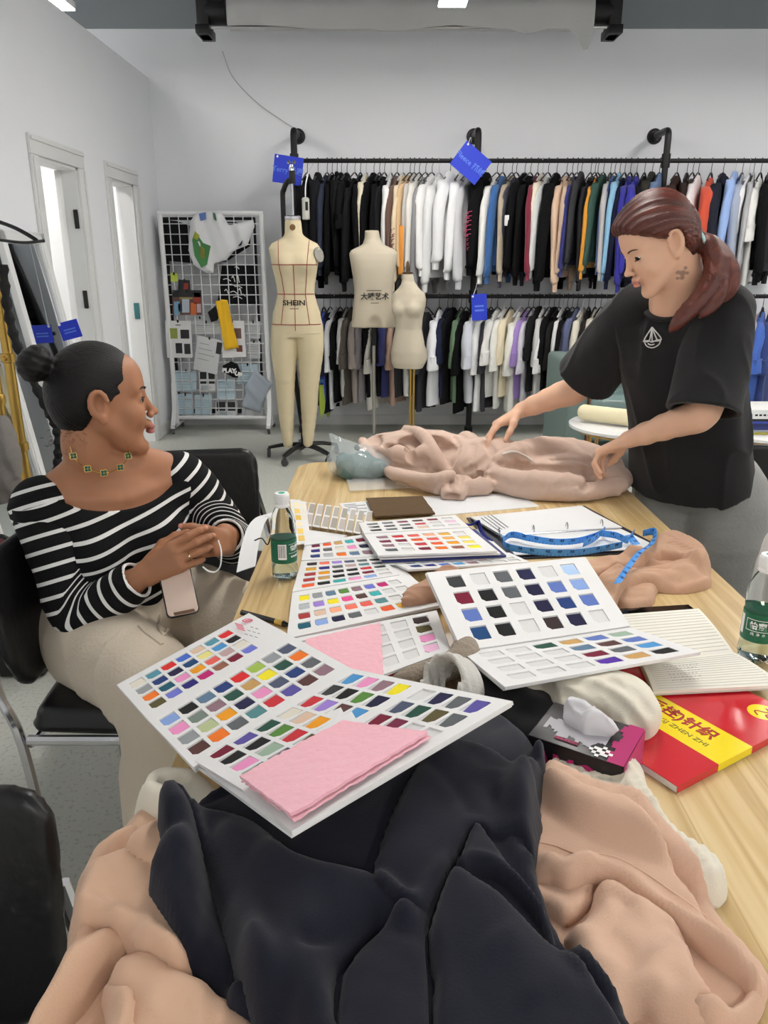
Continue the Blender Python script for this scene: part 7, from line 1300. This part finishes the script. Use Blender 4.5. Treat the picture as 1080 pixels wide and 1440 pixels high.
def groove(P): 
    s_ = strand(P); q = (P-T); r = q@a1*1.0+q@V3(.3, .6, 0); g = np.where(tl(P), np.sin(r*420+q[:, 2]*30+2*wob(P, 25, 8))+.9*np.sin(r*190-q[:, 2]*26), np.sin(s_*46+2*wob(P, 12, 3))+.6*np.sin(s_*95)); return .0015*g+.0025*wob(P, 40, 5)
sd.disp(groove)
def hcol(v):
    s_ = strand(v); q = ((v-hc)@Rh)/hs; n1 = .5+.5*wob(np.stack([s_*2, s_*0, s_*0], 1), 9, 4)*.9; rt = np.clip(1-np.linalg.norm((q-np.array((.045, -.01, .125)))/np.array((.06, .045, .05)), axis=1), 0, 1)*1.2
    d_ = v-T; tv = np.where(tl(v)[:, None], np.stack([(d_@a1+d_@V3(.3, .6, 0)*.8)*420, d_[:, 2]*14, 0*s_], 1), np.stack([s_*22, np.linalg.norm(d_, axis=1)*14, 0*s_], 1))
    c = np.array(lin((52, 25, 20)))*(1-n1[:, None])+np.array(lin((108, 48, 35)))*n1[:, None]; rt = np.clip(rt, 0, 1)[:, None]; return {'strand': tv, 'tint': c*(1-rt)+np.array(lin((34, 24, 22)))*rt}
sculpt('hair', sd, hc-V3(.20, .22, .34), hc+V3(.26, .2, .22), .0032, hair_mat('red brown hair', (96, 48, 38), .36), st, hcol)
q = np.stack([T+V3(.006, -.003, -.004)+(a1*math.cos(x)+a2*math.sin(x))*.0215 for x in np.linspace(0, 2*np.pi, 25)]); MB().tube(q, .0048, 8, False).build('hair_tie', M('pale mint band', (178, 214, 216), .6), st)
# trousers and shoes
m_tr = M('grey cotton trousers', (146, 146, 143), .9, var=.05, vscale=14, bump=.25, bscale=90)
sd = Sdf().ell((.945, 2.21, .80), (.17, .15, .12), .05, np.stack([l, bk, V3(0, 0, 1)], 1))
for s_ in (-1, 1):
    h = V3(.95, 2.215, .72)+V3(l[0], l[1], 0)*s_*.095; sd.chain([h, h+V3(.005, .0, -.30), h+V3(.02, .02, -.63)], [.108, .100, .088], .03, sp=3)
sd.disp(lambda P: .005*wob(P*np.array((1, 1, 2.2)), 22, 71)-.004*np.exp(-np.abs(wob(P*np.array((1, 1, 2.5)), 20, 72))/.14)); sd._p(2, lambda P: .075-P[:, 2], V3(0, 0, 0), 9, .01)
sculpt('trousers', sd, V3(.70, 1.95, .05), V3(1.22, 2.50, .95), .008, m_tr, st)
for s_ in (-1, 1):
    h = V3(.97, 2.235, 0)+V3(l[0], l[1], 0)*s_*.095; fw = -V3(bk[0], bk[1], 0); sdn = Sdf().cone(h+fw*-.04+V3(0, 0, .045), h+fw*.14+V3(0, 0, .032), .042, .036, .02).ball(h+V3(0, 0, .075), .045, .02); sdn._p(2, lambda P: .002-P[:, 2], h, 9, .004); sculpt('shoe', sdn, h-.26, h+.26, .007, M('white sneaker', (210, 210, 208), .6), st)
# ---- seated woman in the striped top
m_sk2 = skin('brown skin', (166, 116, 86), None); SK2 = (166, 116, 86)
se = thing('person', 'seated woman with a black hair bun in a striped top holding a phone', 'person', (-.62, 1.72, 0))
hs2 = 1.06; hf2 = V3(.905, .425, 0); hf2 /= np.linalg.norm(hf2); f3 = hf2*math.cos(.03)+V3(0, 0, math.sin(.03)); Rg = frame(f3)@rotm('X', -5)
ear2 = aty(139, 572, 1.645); gc = ear2-Rg@(np.array((-.008, -.080, .0))*hs2)
N2 = V3(-.640, 1.745, .945); B2 = V3(-.665, 1.775, .50); l2 = V3(.80, .56, .20); u2 = (N2-B2); LT2 = np.linalg.norm(u2); u2 /= LT2; l2 = l2-u2*(l2@u2); l2 /= np.linalg.norm(l2); b2 = np.cross(u2, l2); R2 = np.stack([l2, b2, u2], 1)
t2 = lambda x, y, z: B2+R2@np.array((x, y, z))
Rs2, Ls2 = t2(-.155, .005, LT2-.075), t2(.165, .005, LT2-.060); Re2, Le2 = aty(112, 868, 1.60), V3(-.395, 1.90, .70); Rw2, Lw2 = aty(203, 808, 1.585), V3(-.385, 1.745, .775)
sd = Sdf(); wg = add_head(sd, gc, Rg, hs2, eye=.0078, nose=.90, lips=1.05, er=1.08)
sd.chain([gc+Rg@(np.array((-.030, 0, -.04))*hs2), gc+Rg@(np.array((-.040, 0, -.105))*hs2), N2+V3(.0, .0, -.005), t2(0, .0, LT2-.10)], [.052, .046, .050, .08], .016, sp=3)
sd.loft([.0, .12, .25, .34, .40, .44], [0]*6, [0]*6, [.155, .145, .155, .165, .140, .07], [.10, .095, .105, .095, .07, .05], R2, B2, .04)
for s_, S_ in ((-1, Rs2), (1, Ls2)): sd.chain([N2+V3(0, 0, .0)+l2*s_*.02, (N2+S_)/2+V3(0, 0, .018), S_], [.034, .038, .048], .03, sp=2); sd.cone(t2(s_*.015, -.075, LT2-.055), t2(s_*.14, -.030, LT2-.045), .009, .009, .022)
sd.chain([Rs2, Rs2*.5+Re2*.5, Re2, Re2*.65+Rw2*.35, Rw2], [.050, .044, .039, .037, .0255], .012, sp=3); sd.chain([Ls2, Ls2*.5+Le2*.5, Le2, Le2*.65+Lw2*.35, Lw2], [.050, .043, .038, .036, .025], .012, sp=3)
Rk2 = aty(252, 781, 1.575); gR = add_hand(sd, Rw2+(Rk2-Rw2)*.08, Rk2-Rw2, (.10, .90, -.25), 1, 1.02, ((16, 28, 24), (24, 30, 26), (32, 34, 26), (38, 34, 26)), spread=(.04, .0, -.04, -.08), thumb=((.7, .5, .5), (.85, .1, .5), (.9, -.1, .4)))
Lk2 = aty(303, 764, 1.655); gL = add_hand(sd, Lk2+V3(.012, .075, -.03), V3(-.15, -.75, .35), (-.95, .0, -.15), -1, .98, ((78, 14, 8), (70, 34, 20), (74, 40, 24), (76, 44, 26)), spread=(.02, 0, -.03, -.06), thumb=((.55, .4, .7), (.4, .3, .9), (.3, .2, .9)))
sd.cone(Lw2, Lk2+V3(.012, .075, -.03), .025, .019, .012)
lp2 = (158, 96, 88)
marks = [(wg(.103, 0, -.0605), np.array((.011, .022, .0066))*hs2, lp2, .35, Rg), (wg(.100, 0, -.0700), np.array((.012, .020, .0078))*hs2, (178, 112, 106), .35, Rg)]+nails(gR, (206, 150, 130))+nails(gL, (206, 140, 130))
skin2 = sd
sculpt('body', sd, V3(-.98, 1.40, .42), V3(-.28, 2.10, 1.34), .0031, m_sk2, se, tinter(SK2, marks))
face_parts(se, wg, hs2, Rg, .06, (46, 32, 26), bth=.0034)
# hair pulled back into a bun
T2 = gc+Rg@(np.array((-.086, -.018, .080))*hs2); ax2 = Rg@np.array((-.9, -.1, .45)); ax2 /= np.linalg.norm(ax2); c1 = np.cross(ax2, (0, 1, 0)); c1 /= np.linalg.norm(c1); c2 = np.cross(ax2, c1)
HZ2, HX2 = [-.088, -.050, -.018, .008, .026, .050, .072, .098, .125], [-.048, -.042, -.020, .022, .038, .050, .076, .088, .092]
sd = Sdf().ell(gc+Rg@(np.array((-.006, 0, .039))*hs2), np.array((.0945, .0775, .0925))*hs2, .01, Rg).ell(gc+Rg@(np.array((-.032, 0, .008))*hs2), np.array((.070, .0745, .078))*hs2, .03, Rg)
sd.fn(lambda P: (lambda q: q[:, 0]-np.interp(q[:, 2], HZ2, HX2)+.006*np.sin(q[:, 2]*220)*(q[:, 2] > .02))(((P-gc)@Rg)/hs2)*hs2*.8, gc, 9, .008, 2)
for y in (-1, 1): sd.ell(wg(-.008, y*.080, .0), np.array((.019, .016, .031))*hs2, .008, Rg, 1)
bun = T2+ax2*.034; sd.cone(T2-ax2*.01, T2+ax2*.02, .022, .018, .012)
for k in range(7):
    x = k*math.pi*2/7; sd.chain([bun+(c1*math.cos(x+j*.7)+c2*math.sin(x+j*.7))*(.016+.009*math.sin(j*1.3))+ax2*(.012*j-.018) for j in range(4)], [.014, .016, .016, .012], .006, sp=2)
sd.ball(bun, .030, .008)
def gr2(P): q = P-T2; s_ = np.arctan2(q@c2, q@c1); return np.where(np.linalg.norm(P-bun, axis=1) < .052, .0012*np.sin(P@c1*380+P@c2*120)+.0015*wob(P, 120, 7), .0007*np.sin(s_*70+wob(P, 20, 2)))
sd.disp(gr2)
def gcol(v): q = v-T2; s_ = np.arctan2(q@c2, q@c1); d_ = np.linalg.norm(q, axis=1); bn = np.linalg.norm(v-bun, axis=1) < .052; return {'tint': np.tile(np.array(lin((13, 12, 12))), (len(v), 1)), 'strand': np.where(bn[:, None], np.stack([(v@c1)*300, (v@c2)*40, (v@ax2)*120], 1), np.stack([s_*26, d_*14, 0*s_], 1))}
sculpt('hair', sd, gc-V3(.25, .22, .16), gc+V3(.18, .2, .24), .0032, hair_mat('black tied hair', (13, 12, 12), .45, .5, .3), se, gcol); M('black hair', (11, 10, 11), .5, spec=.22)
b = MB(); r = np.random.default_rng(11)
for k in range(60):                                                # loose curls at the nape and edges by the temple
    p = gc+Rg@(np.array((-.070+.02*r.normal(), -.040+.03*r.normal(), -.055+.022*r.normal()))*hs2)-V3(.004, .012, 0); b.tube(spline([p, p+r.normal(size=3)*.003, p+r.normal(size=3)*.004, p+r.normal(size=3)*.005], 3), .00025, 4)
b.build('flyaway_hair', M('black hair', (11, 10, 11)), se)['kind'] = 'stuff'
# striped top: body and two sleeves
def stripe_mat():
    m = M('striped jersey', (18, 18, 19), .85, bump=.1, bscale=300, spec=.25); nt = m.node_tree; L = nt.links.new; b = nt.nodes['Principled BSDF']; a = nt.nodes.new('ShaderNodeAttribute'); a.attribute_name = 'stripe'
    fr = nt.nodes.new('ShaderNodeMath'); fr.operation = 'FRACT'; L(a.outputs['Fac'], fr.inputs[0]); cp_ = nt.nodes.new('ShaderNodeMath'); cp_.operation = 'LESS_THAN'; cp_.inputs[1].default_value = .25; L(fr.outputs[0], cp_.inputs[0])
    mx = nt.nodes.new('ShaderNodeMix'); mx.data_type = 'RGBA'; mx.inputs[6].default_value = lin((17, 17, 19))+(1,); mx.inputs[7].default_value = lin((228, 228, 226))+(1,); L(cp_.outputs[0], mx.inputs[0]); L(mx.outputs[2], b.inputs['Base Color']); return m
m_str = stripe_mat(); PER = .0345
us = u2-0; 
def trunk(k=.03):
    s_ = Sdf().loft([.06, .12, .20, .27, .33, .37, .405, .43], [0]*8, [0, 0, 0, 0, 0, .004, .006, .006], [.178, .172, .166, .172, .184, .186, .160, .11], [.125, .122, .116, .118, .110, .100, .086, .074], R2, B2, .03, pw=2.3)
    for q in (-1, 1): s_.ball(t2(q*.072, -.085, .265), .055, .05)
    for S_ in (Rs2, Ls2): s_.ball(S_, .070, .04)
    return s_
neck_c = t2(.0, -.055, LT2-.005)
sd = trunk(); sd.disp(tee_folds(R2, B2, .0035, 81, 0)); sd.ell(neck_c, (.150, .085, .078), .008, R2, 1); sd.cone(B2-u2*.05, B2+u2*.055, .12, .12, .01, 1)
def scol(v): return {'stripe': ((v-N2)@(u2-.26*l2))/PER+.12+.25*((v-N2)@b2)}
sculpt('striped_top', sd, V3(-1.0, 1.42, .48), V3(-.25, 2.15, 1.10), .0042, m_str, se, scol)
def sleeve(S_, E_, W_, seed, r0, nm='sleeve'):
    dW = (W_-E_)/np.linalg.norm(W_-E_); end = W_-dW*.022; sdv = Sdf().chain([S_, S_*.5+E_*.5, E_, E_*.55+end*.45, end], [r0, .064, .056, .050, .043], .010, sp=4)
    dS = (E_-S_)/np.linalg.norm(E_-S_); LS = np.linalg.norm(E_-S_)
    sdv.disp(lambda P: .003*wob(P, 30, seed)-.004*np.exp(-np.abs(wob(P*np.array((1, 1, 1.6)), 22, seed+4))/.15)+.002); sdv.cone(end-dW*.012, end+dW*.06, .036, .045, .004, 1); sdv._p(2, lambda P: np.where(np.linalg.norm(P-end, axis=1) < .11, (P-end)@dW-.004, -9.), end, 9, .004)
    def col(v):
        a = (v-S_)@dS; b_ = (v-E_)@dW; bi = dS+dW; bi /= np.linalg.norm(bi); w_ = np.clip(((v-E_)@bi)/.04+.5, 0, 1)
        return {'stripe': (a*(1-w_)+(LS+b_)*w_)/PER+.3}
    lo, hi = np.minimum(np.minimum(S_, E_), W_)-.11, np.maximum(np.maximum(S_, E_), W_)+.11; sculpt(nm, sdv, lo, hi, .0042, m_str, se, col)
sleeve(Rs2, Re2, Rw2, 91, .074); sleeve(Ls2, Le2, Lw2, 95, .072)
# trousers
m_tr2 = M('sand cotton trousers', (204, 192, 174), .9, var=.04, vscale=10, bump=.2, bscale=150)
Kr, Kl = V3(-.475, 1.43, .515), V3(-.30, 1.66, .545)
sd = Sdf().ell(B2+V3(.0, -.02, .045), (.185, .15, .12), .04, R2).chain([V3(-.74, 1.70, .545), Kr, V3(-.475, 1.40, .30), V3(-.47, 1.38, .06)], [.118, .095, .086, .085], .03, sp=4).chain([V3(-.58, 1.87, .555), Kl, V3(-.27, 1.64, .30), V3(-.26, 1.62, .06)], [.115, .090, .085, .085], .03, sp=4)
sd.disp(lambda P: .004*wob(P, 16, 51)-.006*np.exp(-np.abs(wob(P, 15, 52))/.13)+.002); sd._p(2, lambda P: .055-P[:, 2], V3(0, 0, 0), 9, .01)
sculpt('trousers', sd, V3(-.98, 1.22, .03), V3(-.12, 2.08, .74), .007, m_tr2, se); trs = sd
for K_, e in ((V3(-.45, 1.34, 0), V3(.5, -.85, 0)), (V3(-.24, 1.58, 0), V3(.7, -.7, 0))):
    sdn = Sdf().cone(K_-e*.05+V3(0, 0, .045), K_+e*.12+V3(0, 0, .032), .042, .036, .02); sdn._p(2, lambda P: .002-P[:, 2], K_, 9, .004); sculpt('shoe', sdn, K_-.24, K_+.24, .007, M('white sneaker', (210, 210, 208), .6), se)
for pts in ([(196, 880), (206, 890), (220, 900), (228, 906)], [(226, 866), (224, 880), (230, 892), (236, 886)]): MB().tube(spline([onto(trs, x, y, 1.5) for x, y in pts], 5), .0045, 7).build('drawstring', m_tr2, se)
# necklace with green clover medallions
ch = [(99, 628), (103, 641), (112, 652), (123, 659), (134, 663), (146, 665), (158, 663), (169, 657), (176, 650), (180, 641), (180, 628)]
NP = [onto(skin2, x, y, 1.70) for x, y in ch]; m_gld = M('gold chain', (222, 186, 110), .25, metal=1); m_emer = M('emerald enamel', (24, 84, 58), .3)
nk_ = MB().tube(spline(NP, 5), .0012, 6).build('necklace', m_gld, se)
for i in (1, 3, 5, 7, 9):
    p = NP[i]; vd = V3(0, 0, EYE)-p; vd /= np.linalg.norm(vd); nn = vd*.7+np.array(-b2)*.3; nn /= np.linalg.norm(nn); Rm = frame(nn); g = MB(); e = MB(); cc = p+nn*.003
    for k in range(4):
        x = math.pi/4+k*math.pi/2; q = cc+Rm@np.array((0, math.cos(x), math.sin(x)))*.0046
        g.lathe([(.0046, -.001), (.0050, 0), (.0046, .001)], q, 12, Rm@rotm('Y', 90)); e.lathe([(.0034, 0), (.0034, .0018)], q+nn*.0004, 10, Rm@rotm('Y', 90))
    o = g.build('clover_pendant', m_gld, nk_); e.build('enamel_leaf', m_emer, se)
pts, d, nn = gR['ring']; p = pts[1]*.45+pts[2]*.55; d1 = pts[2]-pts[1]; d1 /= np.linalg.norm(d1); Rr = frame(d1); a = np.linspace(0, 2*np.pi, 25)
MB().tube(np.stack([p+Rr@np.array((0, math.cos(x), math.sin(x)))*.0100 for x in a]), .0011, 6, False).raw([], []).build('ring', m_gld, se); vd = V3(0, 0, EYE)-p; vd /= np.linalg.norm(vd); MB().lathe([(.001, 0), (.0026, .001), (.0026, .002), (.001, .003)], p+vd*.0102-V3(0, 0, .003), 8).build('ring_stone', M('clear stone', (236, 236, 236), .1), se)
P = spline([aty(x, y, Y_) for x, y, Y_ in ((307, 760, 1.63), (311, 775, 1.60), (310, 795, 1.59), (303, 804, 1.585), (293, 803, 1.58), (285, 797, 1.575))], 6); MB().tube(P, .0017, 6).build('bracelet', m_wht, se)
# phone held under the clasped hands
c4 = [aty(225, 818, 1.565), aty(279, 808, 1.60), aty(270, 864, 1.555), aty(221, 857, 1.525)]
t = thing('phone', 'phone in a pale pink case with brown edge hanging from the seated woman\'s hands', 'phone', sum(c4)/4); A, Bq, Cq, Dq = c4; x_ = Bq-A; x_ = x_/np.linalg.norm(x_); y_ = Dq-A; y_ -= x_*(y_@x_); y_ /= np.linalg.norm(y_); n_ = np.cross(x_, y_); n_ = n_ if n_[1] < 0 else -n_; W_, H_ = .071, .140
o_ = A-y_*.055; Rp = np.stack([x_, y_, n_], 1)
def rr(z, ins=0): return np.array([o_+Rp@np.array((x, y, z)) for x, y in rrect(ins, ins, W_-ins, H_-ins, .010)])
MB().loft([rr(-.009, .0015), rr(-.0075), rr(-.001), rr(0, .0015)]).build('body', m_gl, t); MB().loft([rr(.0, .0022), rr(.0011, .0026)]).build('back_cover', M('pale pink case', (212, 190, 176), .45), t)
MB().prism([o_+Rp@np.array((x, y, .0015)) for x, y in ((.016, H_-.003), (W_-.010, H_-.003), (W_-.012, H_-.010), (.014, H_-.010))], n_, .0006).build('case_edge', M('brown case trim', (104, 76, 60), .4), t)
